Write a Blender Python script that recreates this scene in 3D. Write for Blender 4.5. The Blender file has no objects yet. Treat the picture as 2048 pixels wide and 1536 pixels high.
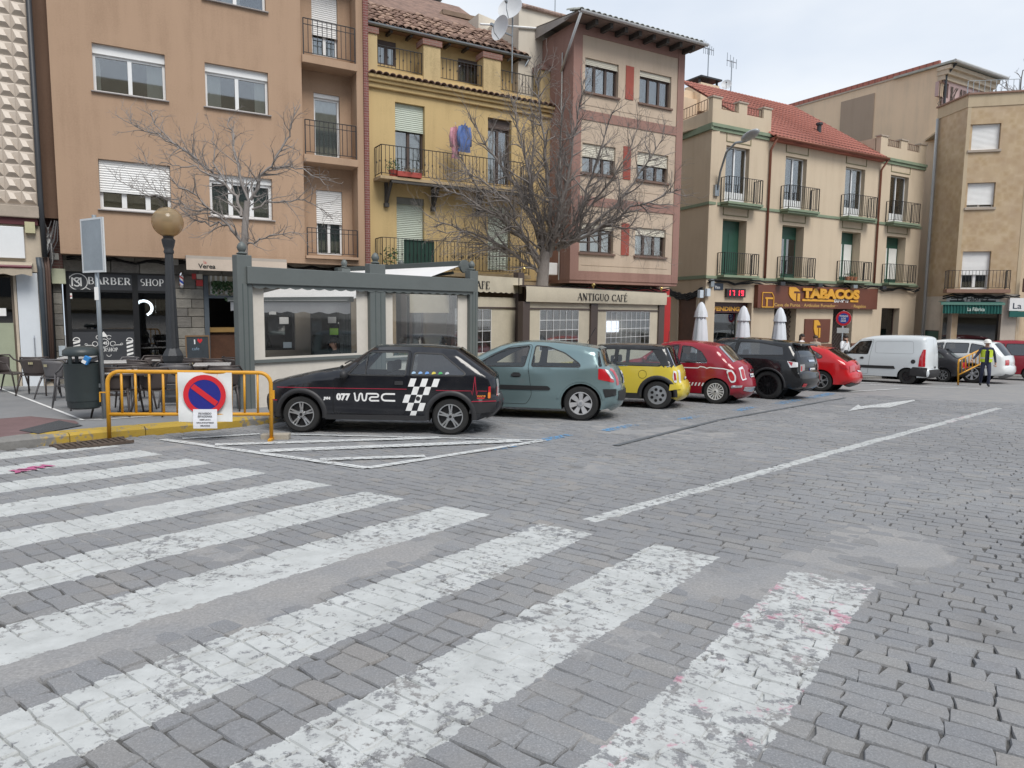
import bpy, bmesh, math, random
import numpy as np
from mathutils import Vector, Matrix, noise
from mathutils.geometry import delaunay_2d_cdt
rad, sin, cos, pi = math.radians, math.sin, math.cos, math.pi
random.seed(7); RNG = np.random.default_rng(7)
SC = bpy.context.scene
COL = SC.collection

# ------------------------------------------------------------------ camera
CAM_H = 1.55
FPX = 1400.0                                  # focal length in photo pixels (2048 wide)
_dn = Vector((-132.0, 13232.0, FPX)).normalized()          # world down in camera axes (x right, y down, z forward)
_up = -_dn
_fw = (Vector((0, 0, 1)) - _up * _up.z).normalized()
_rt = _fw.cross(_up)
if _rt.x < 0: _rt = -_rt
RW = Matrix((_rt, _fw, _up))                   # camera axes -> world (X right, Y ahead, Z up)
cam_data = bpy.data.cameras.new('camera'); cam = bpy.data.objects.new('camera', cam_data); COL.objects.link(cam)
cam_data.sensor_fit = 'HORIZONTAL'; cam_data.sensor_width = 36.0; cam_data.lens = 36.0 * FPX / 2048.0
cam_data.clip_start = 0.1; cam_data.clip_end = 2000
cx_, cy_, cz_ = RW @ Vector((1, 0, 0)), RW @ Vector((0, -1, 0)), RW @ Vector((0, 0, -1))
cam.matrix_world = Matrix(((cx_.x, cy_.x, cz_.x, 0), (cx_.y, cy_.y, cz_.y, 0), (cx_.z, cy_.z, cz_.z, CAM_H), (0, 0, 0, 1)))
SC.camera = cam

# ------------------------------------------------------------------ world, sun, exposure (bright overcast)
SUN_EL, SUN_AZ = rad(52), rad(150)             # azimuth clockwise from +Y
wd = bpy.data.worlds.new('World'); SC.world = wd; wd.use_nodes = True
wn = wd.node_tree; wn.nodes.clear()
def wnode(t, **k):
    n = wn.nodes.new(t)
    for a, b in k.items(): setattr(n, a, b)
    return n
sky = wnode('ShaderNodeTexSky', sky_type='NISHITA', sun_disc=False, sun_elevation=SUN_EL, sun_rotation=SUN_AZ, altitude=900, air_density=1.0, dust_density=2.0, ozone_density=1.5)
tc = wnode('ShaderNodeTexCoord'); mp = wnode('ShaderNodeMapping'); mp.inputs['Scale'].default_value = (1, 1, 2.4)
nz = wnode('ShaderNodeTexNoise'); nz.inputs['Scale'].default_value = 1.7; nz.inputs['Detail'].default_value = 5; nz.inputs['Roughness'].default_value = .5
wn.links.new(tc.outputs['Generated'], mp.inputs['Vector']); wn.links.new(mp.outputs['Vector'], nz.inputs['Vector'])
crp = wnode('ShaderNodeValToRGB'); crp.color_ramp.elements[0].position = .36; crp.color_ramp.elements[1].position = .66
crp.color_ramp.elements[0].color = (3.45, 3.95, 4.7, 1); crp.color_ramp.elements[1].color = (5.2, 5.4, 5.6, 1)
wn.links.new(nz.outputs['Fac'], crp.inputs['Fac'])
mxw = wnode('ShaderNodeMix', data_type='RGBA'); mxw.inputs[0].default_value = .88
wn.links.new(sky.outputs['Color'], mxw.inputs[6]); wn.links.new(crp.outputs['Color'], mxw.inputs[7])
bg = wnode('ShaderNodeBackground'); bg.inputs['Strength'].default_value = .1
wo = wnode('ShaderNodeOutputWorld')
wn.links.new(mxw.outputs[2], bg.inputs['Color']); wn.links.new(bg.outputs[0], wo.inputs['Surface'])
sl = bpy.data.lights.new('sun', 'SUN'); sl.energy = 1.5; sl.angle = rad(28); sl.color = (1, .96, .9)
sun = bpy.data.objects.new('sun', sl); COL.objects.link(sun)
sun.rotation_euler = (pi/2 - SUN_EL, 0, pi - SUN_AZ + pi) if False else (0, 0, 0)
_sd = Vector((sin(SUN_AZ)*cos(SUN_EL), cos(SUN_AZ)*cos(SUN_EL), sin(SUN_EL)))
sun.rotation_euler = _sd.to_track_quat('Z', 'Y').to_euler(); sun.location = _sd * 60
vs = SC.view_settings
vs.view_transform = 'Standard'; vs.look = 'None'; vs.gamma = 1; vs.exposure = .9; vs.use_curve_mapping = False
SC.render.engine = 'CYCLES'
SC.cycles.use_denoising = True
SC.cycles.max_bounces = 7; SC.cycles.diffuse_bounces = 3; SC.cycles.glossy_bounces = 3; SC.cycles.transmission_bounces = 4; SC.cycles.transparent_max_bounces = 16
SC.cycles.caustics_reflective = False; SC.cycles.caustics_refractive = False

# ------------------------------------------------------------------ place geometry
GX, GY = -0.0080, -0.0370                      # the square falls gently away
def G(x, y): return GX * x + GY * y
def ray(px, py): return RW @ Vector(((px - 1024) / FPX, (py - 768) / FPX, 1))
def gnd(px, py, h=0.0):                        # photo pixel -> point on the ground (h above it)
    d = ray(px, py); t = (CAM_H - h) / (GX * d.x + GY * d.y - d.z)
    return Vector((d.x * t, d.y * t, CAM_H + d.z * t))
def proj(p):
    c = RW.transposed() @ (Vector(p) - Vector((0, 0, CAM_H)))
    return (1024 + FPX * c.x / c.z, 768 + FPX * c.y / c.z) if c.z > .01 else (-9e9, -9e9)
def at_depth(px, py, Y):
    d = ray(px, py); t = Y / d.y
    return Vector((d.x * t, Y, CAM_H + d.z * t))
class Fr:
    """Upright frame: origin o, local X along heading `ang` (degrees clockwise from +Y), local Y away from the square, Z up."""
    def __init__(s, o, ang):
        s.o = Vector(o); a = rad(ang); s.d = Vector((sin(a), cos(a), 0)); s.n = Vector((-cos(a), sin(a), 0))
        s.m = Matrix(((s.d.x, s.n.x, 0, s.o.x), (s.d.y, s.n.y, 0, s.o.y), (0, 0, 1, s.o.z), (0, 0, 0, 1)))
    def uv(s, px, py, y=0.0):                  # pixel -> (u, z) on the local plane Y = y
        d = ray(px, py); c = Vector((0, 0, CAM_H)); t = ((s.o + s.n * y) - c).dot(s.n) / d.dot(s.n)
        p = c + d * t - s.o
        return p.dot(s.d), p.z
    def rect(s, x0, y0, x1, y1, y=0.0):        # top-left and bottom-right pixel -> u0, u1, z0, z1
        a = s.uv(x0, y0, y); b = s.uv(x1, y1, y)
        return a[0], b[0], b[1], a[1]
    def w(s, x, y, z): return s.m @ Vector((x, y, z))

# ------------------------------------------------------------------ objects
def tag(o, label=None, cat=None, group=None, kind=None):
    if label: o['label'] = label
    if cat: o['category'] = cat
    if group: o['group'] = group
    if kind: o['kind'] = kind
    return o
def thing(name, label, cat, m=None, group=None):
    o = bpy.data.objects.new(name, None); COL.objects.link(o); o.empty_display_size = .1
    if m is not None: o.matrix_world = m if isinstance(m, Matrix) else Matrix.Translation(Vector(m))
    return tag(o, label, cat, group)
def link(name, me, parent=None, loc=None):
    o = bpy.data.objects.new(name, me); COL.objects.link(o)
    if parent: o.parent = parent
    if loc is not None: o.location = loc
    return o
def copy_tree(root, m=None):
    c = root.copy(); COL.objects.link(c)
    if m is not None: c.matrix_world = m
    for ch in root.children:
        d = ch.copy(); COL.objects.link(d); d.parent = c
        for g in ch.children:
            e = g.copy(); COL.objects.link(e); e.parent = d
    return c
class MB:
    def __init__(s): s.v = []; s.f = []; s.mi = []; s.cur = 0
    def add(s, vs, fs):
        b = len(s.v); s.v += [tuple(p) for p in vs]
        for f in fs: s.f.append(tuple(b + i for i in f)); s.mi.append(s.cur)
        return s
    def box(s, x0, x1, y0, y1, z0, z1, m=None):
        v = [(x0,y0,z0),(x1,y0,z0),(x1,y1,z0),(x0,y1,z0),(x0,y0,z1),(x1,y0,z1),(x1,y1,z1),(x0,y1,z1)]
        if m is not None: v = [m @ Vector(p) for p in v]
        return s.add(v, [(0,3,2,1),(4,5,6,7),(0,1,5,4),(1,2,6,5),(2,3,7,6),(3,0,4,7)])
    def bar(s, a, b, w, h=None, up=(0,0,1)):   # square bar between two points
        a, b = Vector(a), Vector(b); h = h or w; d = (b - a).normalized(); u = Vector(up)
        if abs(d.dot(u)) > .98: u = Vector((0, 1, 0))
        r = d.cross(u).normalized() * w/2; u = r.cross(d).normalized() * h/2
        v = [a-r-u, a+r-u, a+r+u, a-r+u, b-r-u, b+r-u, b+r+u, b-r+u]
        return s.add(v, [(0,1,2,3),(7,6,5,4),(0,4,5,1),(1,5,6,2),(2,6,7,3),(3,7,4,0)])
    def tube(s, pts, r, n=8, cap=True):
        pts = [Vector(p) for p in pts]; k = len(pts); R = r if isinstance(r, (list, tuple)) else [r] * k
        d0 = (pts[1] - pts[0]).normalized(); u = Vector((0,0,1)) if abs(d0.z) < .9 else Vector((1,0,0)); ring = []
        for i in range(k):
            d = (pts[min(i+1,k-1)] - pts[max(i-1,0)]).normalized()
            a = d.cross(u)
            if a.length < 1e-5: a = d.orthogonal()
            a.normalize(); b = a.cross(d); u = b
            ring += [pts[i] + (a * cos(2*pi*j/n) + b * sin(2*pi*j/n)) * R[i] for j in range(n)]
        f = [(i*n+j, i*n+(j+1)%n, (i+1)*n+(j+1)%n, (i+1)*n+j) for i in range(k-1) for j in range(n)]
        if cap: f += [tuple(range(n))[::-1], tuple(range((k-1)*n, k*n))]
        return s.add(ring, f)
    def lathe(s, prof, c=(0,0,0), n=16, m=None, close=False):   # prof (r,z)
        v = []; k = len(prof)
        for r, z in prof: v += [Vector((r*cos(2*pi*j/n), r*sin(2*pi*j/n), z)) for j in range(n)]
        v = [(m @ p if m is not None else p + Vector(c)) for p in v]
        f = [(i*n+j, i*n+(j+1)%n, (i+1)*n+(j+1)%n, (i+1)*n+j) for i in range(k-1) for j in range(n)]
        if not close: f += [tuple(range(n))[::-1], tuple(range((k-1)*n, k*n))]
        return s.add(v, f)
    def quad(s, *p): return s.add(p, [tuple(range(len(p)))])
    def prism(s, poly, y0, y1, m=None):        # polygon in x,z pushed along y
        n = len(poly); v = [Vector((x, y0, z)) for x, z in poly] + [Vector((x, y1, z)) for x, z in poly]
        if m is not None: v = [m @ p for p in v]
        return s.add(v, [tuple(range(n)), tuple(range(n, 2*n))[::-1]] + [(i, i+n, (i+1)%n+n, (i+1)%n) for i in range(n)])
    def grid(s, fn, nu, nv):
        v = [fn(i/nu, j/nv) for i in range(nu+1) for j in range(nv+1)]
        return s.add(v, [(i*(nv+1)+j, (i+1)*(nv+1)+j, (i+1)*(nv+1)+j+1, i*(nv+1)+j+1) for i in range(nu) for j in range(nv)])
    def mesh(s, name, mats, smooth=False, bevel=0):
        me = bpy.data.meshes.new(name); me.from_pydata(s.v, [], s.f)
        for m in (mats if isinstance(mats, (list, tuple)) else [mats]): me.materials.append(m)
        if any(s.mi): me.polygons.foreach_set('material_index', s.mi)
        bm = bmesh.new(); bm.from_mesh(me); bmesh.ops.recalc_face_normals(bm, faces=bm.faces)
        lv = [v for v in bm.verts if not v.link_faces]
        if lv: bmesh.ops.delete(bm, geom=lv, context='VERTS')
        if bevel: bmesh.ops.bevel(bm, geom=[e for e in bm.edges if len(e.link_faces) == 2 and e.calc_face_angle(0) > .6], offset=bevel, segments=2, affect='EDGES', profile=.5)
        bm.to_mesh(me); bm.free()
        if smooth:
            me.polygons.foreach_set('use_smooth', [True] * len(me.polygons))
            if smooth != 1: me.set_sharp_from_angle(angle=rad(smooth))
        me.update(); return me
    def build(s, name, mats, parent=None, smooth=False, bevel=0):
        return link(name, s.mesh(name, mats, smooth, bevel), parent)

# ------------------------------------------------------------------ materials
class NT:
    def __init__(s, name):
        s.m = bpy.data.materials.new(name); s.m.use_nodes = True; s.t = s.m.node_tree; s.t.nodes.clear()
        s.out = s.t.nodes.new('ShaderNodeOutputMaterial'); s._tc = None
    def n(s, t, ins=None, **k):
        nd = s.t.nodes.new(t)
        for a, b in k.items(): setattr(nd, a, b)
        for a, b in (ins or {}).items(): s.set(nd.inputs[a], b)
        return nd
    def set(s, i, v):
        if hasattr(v, 'is_linked') or hasattr(v, 'links'): s.t.links.new(v, i)
        elif isinstance(v, (tuple, list)) and len(v) == 3 and i.type == 'RGBA': i.default_value = (*v, 1)
        else: i.default_value = v
    def math(s, op, a, b=0.0, c=None, clamp=False):
        nd = s.n('ShaderNodeMath', {0: a, 1: b}, operation=op, use_clamp=clamp)
        if c is not None: s.set(nd.inputs[2], c)
        return nd.outputs[0]
    def obj(s):
        if not s._tc: s._tc = s.n('ShaderNodeTexCoord')
        return s._tc.outputs['Object']
    def pos(s): return s.n('ShaderNodeNewGeometry').outputs['Position']
    def map(s, vec, sc=(1,1,1), rot=(0,0,0), loc=(0,0,0)): return s.n('ShaderNodeMapping', {'Vector': vec, 'Scale': sc, 'Rotation': rot, 'Location': loc}).outputs[0]
    def noise(s, vec, scale, detail=3, rough=.55, out='Fac'): return s.n('ShaderNodeTexNoise', {'Vector': vec, 'Scale': scale, 'Detail': detail, 'Roughness': rough}).outputs[out]
    def ramp(s, f, *stops):
        r = s.n('ShaderNodeValToRGB', {'Fac': f}); e = r.color_ramp.elements
        while len(e) < len(stops): e.new(.5)
        for el, (p, c) in zip(e, stops): el.position = p; el.color = (*c, 1) if isinstance(c, (tuple, list)) else (c, c, c, 1)
        return r.outputs['Color']
    def mix(s, f, a, b, bt='MIX'):
        nd = s.n('ShaderNodeMix', data_type='RGBA', blend_type=bt); s.set(nd.inputs[0], f); s.set(nd.inputs[6], a); s.set(nd.inputs[7], b); return nd.outputs[2]
    def bump(s, h, st, dist=.02): return s.n('ShaderNodeBump', {'Height': h, 'Strength': st, 'Distance': dist}).outputs[0]
    def bsdf(s, col, rough=.6, metal=0, normal=None, **k):
        b = s.n('ShaderNodeBsdfPrincipled', {'Base Color': col, 'Roughness': rough, 'Metallic': metal})
        if normal is not None: s.set(b.inputs['Normal'], normal)
        for a, v in k.items(): s.set(b.inputs[a.replace('_', ' ')], v)
        return b.outputs[0]
    def done(s, sh): s.t.links.new(sh, s.out.inputs['Surface']); return s.m
_mc = {}
def M(name, col=(.5,.5,.5), rough=.6, metal=0, var=.08, vs=3.0, bump=0, bs=60, **k):
    if name in _mc: return _mc[name]
    t = NT(name); c = col; nrm = None
    if var:
        f = t.noise(t.obj(), vs, 4); f2 = t.noise(t.obj(), vs * 9, 2)
        f = t.math('ADD', t.math('MULTIPLY', f, .7), t.math('MULTIPLY', f2, .3))
        c = t.ramp(f, (.3, tuple(max(0, x*(1-var)) for x in col)), (.7, tuple(min(1, x*(1+var)) for x in col)))
    if bump: nrm = t.bump(t.noise(t.obj(), bs, 3), bump)
    _mc[name] = t.done(t.bsdf(c, rough, metal, nrm, **k)); return _mc[name]
def stucco(name, col, stain=.22, bump=.12, streak=None):
    if name in _mc: return _mc[name]
    t = NT(name); o = t.obj()
    big = t.noise(o, .45, 4, .6); st = t.noise(t.map(o, (1.6, 1.6, .16)), 1.5, 4, .65); fine = t.noise(o, 26, 2)
    f = t.math('ADD', t.math('ADD', t.math('MULTIPLY', big, .4), t.math('MULTIPLY', st, .42)), t.math('MULTIPLY', fine, .18))
    dk = streak or tuple(x * (1 - stain) * k for x, k in zip(col, (.97, .95, .93)))
    c = t.ramp(f, (.33, dk), (.5, col), (.68, tuple(min(1, x * 1.07) for x in col)))
    _mc[name] = t.done(t.bsdf(c, .88, 0, t.bump(t.math('ADD', fine, t.noise(o, 90, 2)), bump, .008), Specular_IOR_Level=.2)); return _mc[name]
def glass(name, tint=(.75,.8,.8), refl=.12, rough=.02, fr=.75):
    if name in _mc: return _mc[name]
    t = NT(name)
    lw = t.n('ShaderNodeLayerWeight', {'Blend': .35}).outputs['Fresnel']
    f = t.math('ADD', t.math('MULTIPLY', lw, fr), refl, clamp=True)
    a = t.n('ShaderNodeBsdfTransparent', {'Color': tint}).outputs[0]
    b = t.n('ShaderNodeBsdfGlossy', {'Color': (1,1,1), 'Roughness': rough}).outputs[0]
    x = t.n('ShaderNodeMixShader', {0: f, 1: a, 2: b}).outputs[0]
    _mc[name] = t.done(x); return _mc[name]
def emit(name, col, st=1.0):
    if name in _mc: return _mc[name]
    t = NT(name); _mc[name] = t.done(t.n('ShaderNodeEmission', {'Color': col, 'Strength': st}).outputs[0]); return _mc[name]
def paint(name, col, rough=.25, metal=.0):
    if name in _mc: return _mc[name]
    t = NT(name); o = t.obj(); f = t.noise(o, 2.5, 4, .6)
    c = t.mix(t.math('MULTIPLY', t.ramp(f, (.45, 0.), (.75, 1.)), .05), col, (.25, .24, .22))
    _mc[name] = t.done(t.bsdf(c, t.math('ADD', t.math('MULTIPLY', f, .08), rough - .1), metal, None, Coat_Weight=.15, Coat_Roughness=.04)); return _mc[name]
BLACK = M('black_rubber', (.015,.015,.016), .8, bump=.1)
BLKPL = M('black_plastic', (.025,.025,.027), .5, bump=.05)
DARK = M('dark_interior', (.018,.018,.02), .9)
CHROME = M('chrome', (.8,.8,.82), .12, 1, var=0)
ALU = M('aluminium', (.55,.56,.58), .38, 1, var=.06)
WHITE = M('white_paint', (.78,.78,.77), .5, var=.05)
WHITEPVC = M('white_pvc', (.74,.75,.75), .4, var=.04)
IRON = M('wrought_iron', (.03,.03,.032), .6, .2, bump=.2)
WINGLASS = glass('window_glass', (.84,.87,.86), .14)
GALV = M('galvanised_steel', (.33,.36,.38), .45, .75, var=.12, bump=.05)
WOODB = M('brown_wood', (.11,.05,.028), .6, var=.25, vs=5)

# ------------------------------------------------------------------ lettering
def text_mesh(s, size=1.0, bold=0.0, align='LEFT'):
    cu = bpy.data.curves.new('lettering', 'FONT'); cu.body = s; cu.size = size; cu.offset = bold; cu.align_x = align; cu.resolution_u = 3
    o = bpy.data.objects.new('lettering', cu); COL.objects.link(o)
    me = bpy.data.meshes.new_from_object(o.evaluated_get(bpy.context.evaluated_depsgraph_get()))
    bpy.data.objects.remove(o); bpy.data.curves.remove(cu)
    v = [tuple(p.co[:2]) for p in me.vertices]; f = [tuple(p.vertices) for p in me.polygons]; bpy.data.meshes.remove(me)
    return v, f
_T, _t = .17, .07
def _ser(x, y, w=.2): return ('S', x - w/2, y, x + w/2, y, .06)
GL = {
 'A': (.74, [('S',.06,.02,.37,1,_t),('S',.37,1,.68,.02,_T),('S',.17,.36,.56,.36,_t),_ser(.06,.03),_ser(.68,.03,.26)]),
 'N': (.8, [('S',.13,.02,.13,.97,_t),('S',.13,.97,.67,.03,_T),('S',.67,.03,.67,.97,_t),_ser(.13,.03),_ser(.67,.97),_ser(.07,.97,.14)]),
 'T': (.7, [('S',.35,.02,.35,.97,_T),('S',.03,.97,.67,.97,_t),('S',.05,.97,.05,.78,_t),('S',.65,.97,.65,.78,_t),_ser(.35,.03,.32)]),
 'I': (.36, [('S',.18,.02,.18,.97,_T),_ser(.18,.03,.32),_ser(.18,.97,.32)]),
 'G': (.8, [('C',.42,.5,.33,.45,40,320,_T),('S',.68,.06,.68,.42,_T),_ser(.66,.42,.3)]),
 'U': (.78, [('S',.15,.97,.15,.33,_T),('C',.39,.33,.24,.28,180,360,_t*1.3),('S',.63,.33,.63,.97,_t),_ser(.15,.97,.3),_ser(.63,.97,.24)]),
 'O': (.84, [('C',.42,.5,.34,.45,0,360,_T*.85)]),
 'C': (.74, [('C',.42,.5,.34,.45,42,318,_T*.9),('S',.67,.98,.67,.74,_t),('S',.67,.02,.67,.26,_t)]),
 'F': (.62, [('S',.16,.02,.16,.97,_T),('S',.1,.97,.56,.97,_t),('S',.16,.52,.44,.52,_t),('S',.55,.97,.55,.78,_t),_ser(.16,.03,.32)]),
 'E': (.66, [('S',.16,.02,.16,.97,_T),('S',.08,.97,.58,.97,_t),('S',.16,.52,.46,.52,_t),('S',.08,.03,.6,.03,_t),('S',.57,.97,.57,.78,_t),('S',.59,.03,.59,.24,_t)]),
 'B': (.72, [('S',.16,.02,.16,.97,_T),('S',.08,.97,.38,.97,_t),('S',.08,.03,.4,.03,_t),('S',.16,.52,.4,.52,_t),('C',.36,.745,.2,.225,-90,90,_T*.8),('C',.38,.275,.24,.245,-90,90,_T*.85)]),
 'R': (.76, [('S',.16,.02,.16,.97,_T),('S',.08,.97,.38,.97,_t),('S',.16,.48,.4,.48,_t),('C',.36,.725,.22,.245,-90,90,_T*.85),('S',.38,.48,.66,.02,_T),_ser(.16,.03,.3)]),
 'P': (.68, [('S',.16,.02,.16,.97,_T),('S',.08,.97,.38,.97,_t),('S',.16,.45,.4,.45,_t),('C',.36,.71,.22,.26,-90,90,_T*.85),_ser(.16,.03,.3)]),
 'S': (.6, [('C',.3,.73,.2,.23,60,270,_T*.75),('C',.3,.27,.22,.23,-120,90,_T*.8)]),
 'H': (.82, [('S',.16,.02,.16,.97,_T),('S',.66,.02,.66,.97,_T),('S',.16,.5,.66,.5,_t),_ser(.16,.03,.3),_ser(.16,.97,.3),_ser(.66,.03,.3),_ser(.66,.97,.3)]),
 'V': (.74, [('S',.07,.97,.38,.02,_T),('S',.38,.02,.67,.97,_t),_ser(.07,.97,.26),_ser(.67,.97,.22)]),
 'D': (.8, [('S',.16,.02,.16,.97,_T),('S',.08,.97,.36,.97,_t),('S',.08,.03,.36,.03,_t),('C',.34,.5,.36,.47,-90,90,_T*.85)]),
 'K': (.76, [('S',.16,.02,.16,.97,_T),('S',.2,.42,.62,.97,_t),('S',.32,.55,.68,.02,_T),_ser(.16,.03,.3),_ser(.16,.97,.3)]),
 ' ': (.4, []),
}
GL['\u00c9'] = (GL['E'][0], GL['E'][1] + [('S',.28,1.08,.46,1.3,.1)])
def serif_mesh(s, size=1.0, wide=1.0, gap=.06):
    V, F, x = [], [], 0.0; lay = [0]
    def stroke(pts, w):
        n = len(pts); b = len(V); lay[0] += 1; z = .0004 * (lay[0] % 9)
        for i, p in enumerate(pts):
            a, c = pts[max(i-1, 0)], pts[min(i+1, n-1)]; dx, dy = c[0]-a[0], c[1]-a[1]; L = math.hypot(dx, dy) or 1
            ww = w[i] if isinstance(w, list) else w; ox, oy = -dy/L*ww/2, dx/L*ww/2
            V.append(((x + p[0] + ox) * wide * size, (p[1] + oy) * size, z)); V.append(((x + p[0] - ox) * wide * size, (p[1] - oy) * size, z))
        for i in range(n - 1): F.append((b+2*i, b+2*i+1, b+2*i+3, b+2*i+2))
    for ch in s:
        w, st = GL[ch]
        for q in st:
            if q[0] == 'S': stroke([(q[1], q[2]), (q[3], q[4])], q[5])
            else:
                _, cx, cy, rx, ry, a0, a1, tw = q; k = 14
                ang = [rad(a0 + (a1-a0)*i/k) for i in range(k+1)]
                stroke([(cx + rx*cos(a), cy + ry*sin(a)) for a in ang], [_t + (tw-_t)*abs(cos(a)) for a in ang])
        x += w + gap
    return V, F, x * wide * size
def put_text(name, mat, parent, V, F, fn):
    """lettering mesh whose 2D points (a,b) are carried to 3D by fn(a,b,lift)"""
    mb = MB(); mb.add([fn(p[0], p[1], p[2] if len(p) > 2 else 0.0) for p in V], F)
    me = bpy.data.meshes.new(name); me.from_pydata(mb.v, [], mb.f); me.materials.append(mat)
    return link(name, me, parent)
def flat_text(name, s, mat, parent, u, z, y, size, bold=0.0, serif=False, fit=None, wide=1.0, align='LEFT'):
    """lettering on a local X-Z plane facing -Y"""
    if serif: V, F, w = serif_mesh(s, size, wide)
    else:
        V, F = text_mesh(s, size, bold); V = [(a*wide, b) for a, b in V]; w = max(a for a, b in V) if V else 1
    k = fit / w if fit else 1
    off = -w*k/2 if align == 'CENTER' else 0
    return put_text(name, mat, parent, V, F, lambda a, b, l: (u + off + a * k, y - l, z + b))
# ================================================================== ground
AS = rad(53.3); SD = (cos(AS), sin(AS)); TD = (sin(AS), -cos(AS))      # along / across the zebra bars
def road_shader(name, base):
    t = NT(name); p = t.pos()
    s = t.n('ShaderNodeVectorMath', {0: p, 1: (SD[0], SD[1], 0)}, operation='DOT_PRODUCT').outputs['Value']
    w = t.n('ShaderNodeVectorMath', {0: p, 1: (TD[0], TD[1], 0)}, operation='DOT_PRODUCT').outputs['Value']
    rag = t.math('MULTIPLY', t.math('SUBTRACT', t.noise(p, 9, 4, .7), .5), .10)
    wj = t.math('ADD', w, rag); sj = t.math('ADD', s, rag)
    f = t.math('FRACT', t.math('DIVIDE', t.math('ADD', wj, 41.21 - 40 + 39.56), .989))
    m = t.math('LESS_THAN', f, .505)
    for a in (t.math('LESS_THAN', wj, -.6), t.math('GREATER_THAN', wj, -10.3), t.math('GREATER_THAN', sj, -.6),
              t.math('LESS_THAN', sj, t.math('ADD', t.math('MULTIPLY', w, .072), 4.91))): m = t.math('MULTIPLY', m, a)
    # lane line, two straight pieces
    def seg(a, b, hw):
        ax, ay = a; dx, dy = b[0]-a[0], b[1]-a[1]; L = math.hypot(dx, dy); dx /= L; dy /= L
        u = t.math('SUBTRACT', t.n('ShaderNodeVectorMath', {0: p, 1: (dx, dy, 0)}, operation='DOT_PRODUCT').outputs['Value'], ax*dx+ay*dy)
        v = t.math('ADD', t.math('SUBTRACT', t.n('ShaderNodeVectorMath', {0: p, 1: (dy, -dx, 0)}, operation='DOT_PRODUCT').outputs['Value'], ax*dy-ay*dx), t.math('MULTIPLY', rag, .35))
        k = t.math('LESS_THAN', t.math('ABSOLUTE', v), hw)
        return t.math('MULTIPLY', k, t.math('MULTIPLY', t.math('GREATER_THAN', u, 0.0), t.math('LESS_THAN', u, L)))
    ln = t.math('MAXIMUM', seg((.66, 5.78), (4.73, 9.9), .072), seg((4.72, 9.89), (11.95, 17.03), .078))
    # wear: small chips, worn patches, more where the wheels roll
    chips = t.noise(t.map(p, (1, 1, 1)), 17, 6, .72); patch = t.noise(p, 1.7, 3, .6); traffic = t.math('MULTIPLY', t.math('ADD', w, 9.0, clamp=False), .016)
    thr = t.math('ADD', t.math('ADD', t.math('MULTIPLY', patch, .42), traffic), .1)
    ok = t.math('MULTIPLY', t.math('SUBTRACT', chips, thr), 14, clamp=True)
    thr2 = t.math('ADD', t.math('MULTIPLY', patch, .3), .25); ok2 = t.math('MULTIPLY', t.math('SUBTRACT', chips, thr2), 14, clamp=True)
    mask = t.math('MAXIMUM', t.math('MULTIPLY', m, ok), t.math('MULTIPLY', ln, ok2))
    grime = t.noise(p, 5, 5, .65)
    wht = t.mix(t.ramp(grime, (.35, 0.), (.75, .8)), (.52, .535, .53), (.36, .37, .365))
    pk = t.math('MULTIPLY', t.math('GREATER_THAN', w, -1.35), t.ramp(t.noise(p, 3.3, 5, .7), (.55, 0.), (.6, .7)))
    wht = t.mix(pk, wht, (.46, .17, .25))
    col, nrm = base(t, p)
    dm = t.math('MULTIPLY', t.math('MULTIPLY', t.math('ADD', w, .05), 1.1, clamp=True), t.math('MULTIPLY', t.math('SUBTRACT', 4.9, s), .8, clamp=True)); dm = t.math('MULTIPLY', dm, t.ramp(t.noise(p, 2.6, 5, .6), (.3, .15), (.6, .8)))
    col = t.mix(dm, col, (.4, .37, .34))                 # sand trodden over the setts at the right
    rough = t.math('ADD', t.math('MULTIPLY', mask, -.15), .86)
    t.done(t.bsdf(t.mix(mask, col, wht), rough, 0, nrm, Specular_IOR_Level=.3)); return t.m
def sett_base(t, p):
    tint = t.n('ShaderNodeAttribute', attribute_name='tint').outputs['Fac']; rnd = t.n('ShaderNodeObjectInfo').outputs['Random']
    k = t.math('FRACT', t.math('ADD', tint, rnd))
    sp = t.noise(p, 110, 4, .8); md = t.noise(p, 7, 4)
    c = t.ramp(k, (0., (.24,.247,.262)), (.35, (.285,.29,.298)), (.7, (.262,.268,.28)), (.93, (.3,.298,.294)), (1., (.315,.3,.285)))
    c = t.mix(t.math('MULTIPLY', t.ramp(sp, (.33, 1.), (.6, 0.)), .55), c, (.1, .105, .115))
    c = t.mix(t.math('MULTIPLY', t.ramp(sp, (.56, 0.), (.72, 1.)), .6), c, (.5, .5, .51))
    c = t.mix(t.math('MULTIPLY', t.ramp(md, (.4, 0.), (.75, 1.)), .4), c, (.27, .255, .24))
    big = t.noise(p, .33, 5, .62); c = t.mix(t.math('MULTIPLY', t.ramp(big, (.42, 1.), (.58, 0.)), .3), c, (.16,.16,.165)); st = t.noise(p, 1.25, 2, .5); c = t.mix(t.math('MULTIPLY', t.ramp(st, (.66, 0.), (.74, 1.)), .45), c, (.12,.12,.12))
    return c, t.bump(t.math('ADD', sp, t.math('MULTIPLY', t.noise(p, 28, 4), 1.6)), .5, .006)
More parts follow.
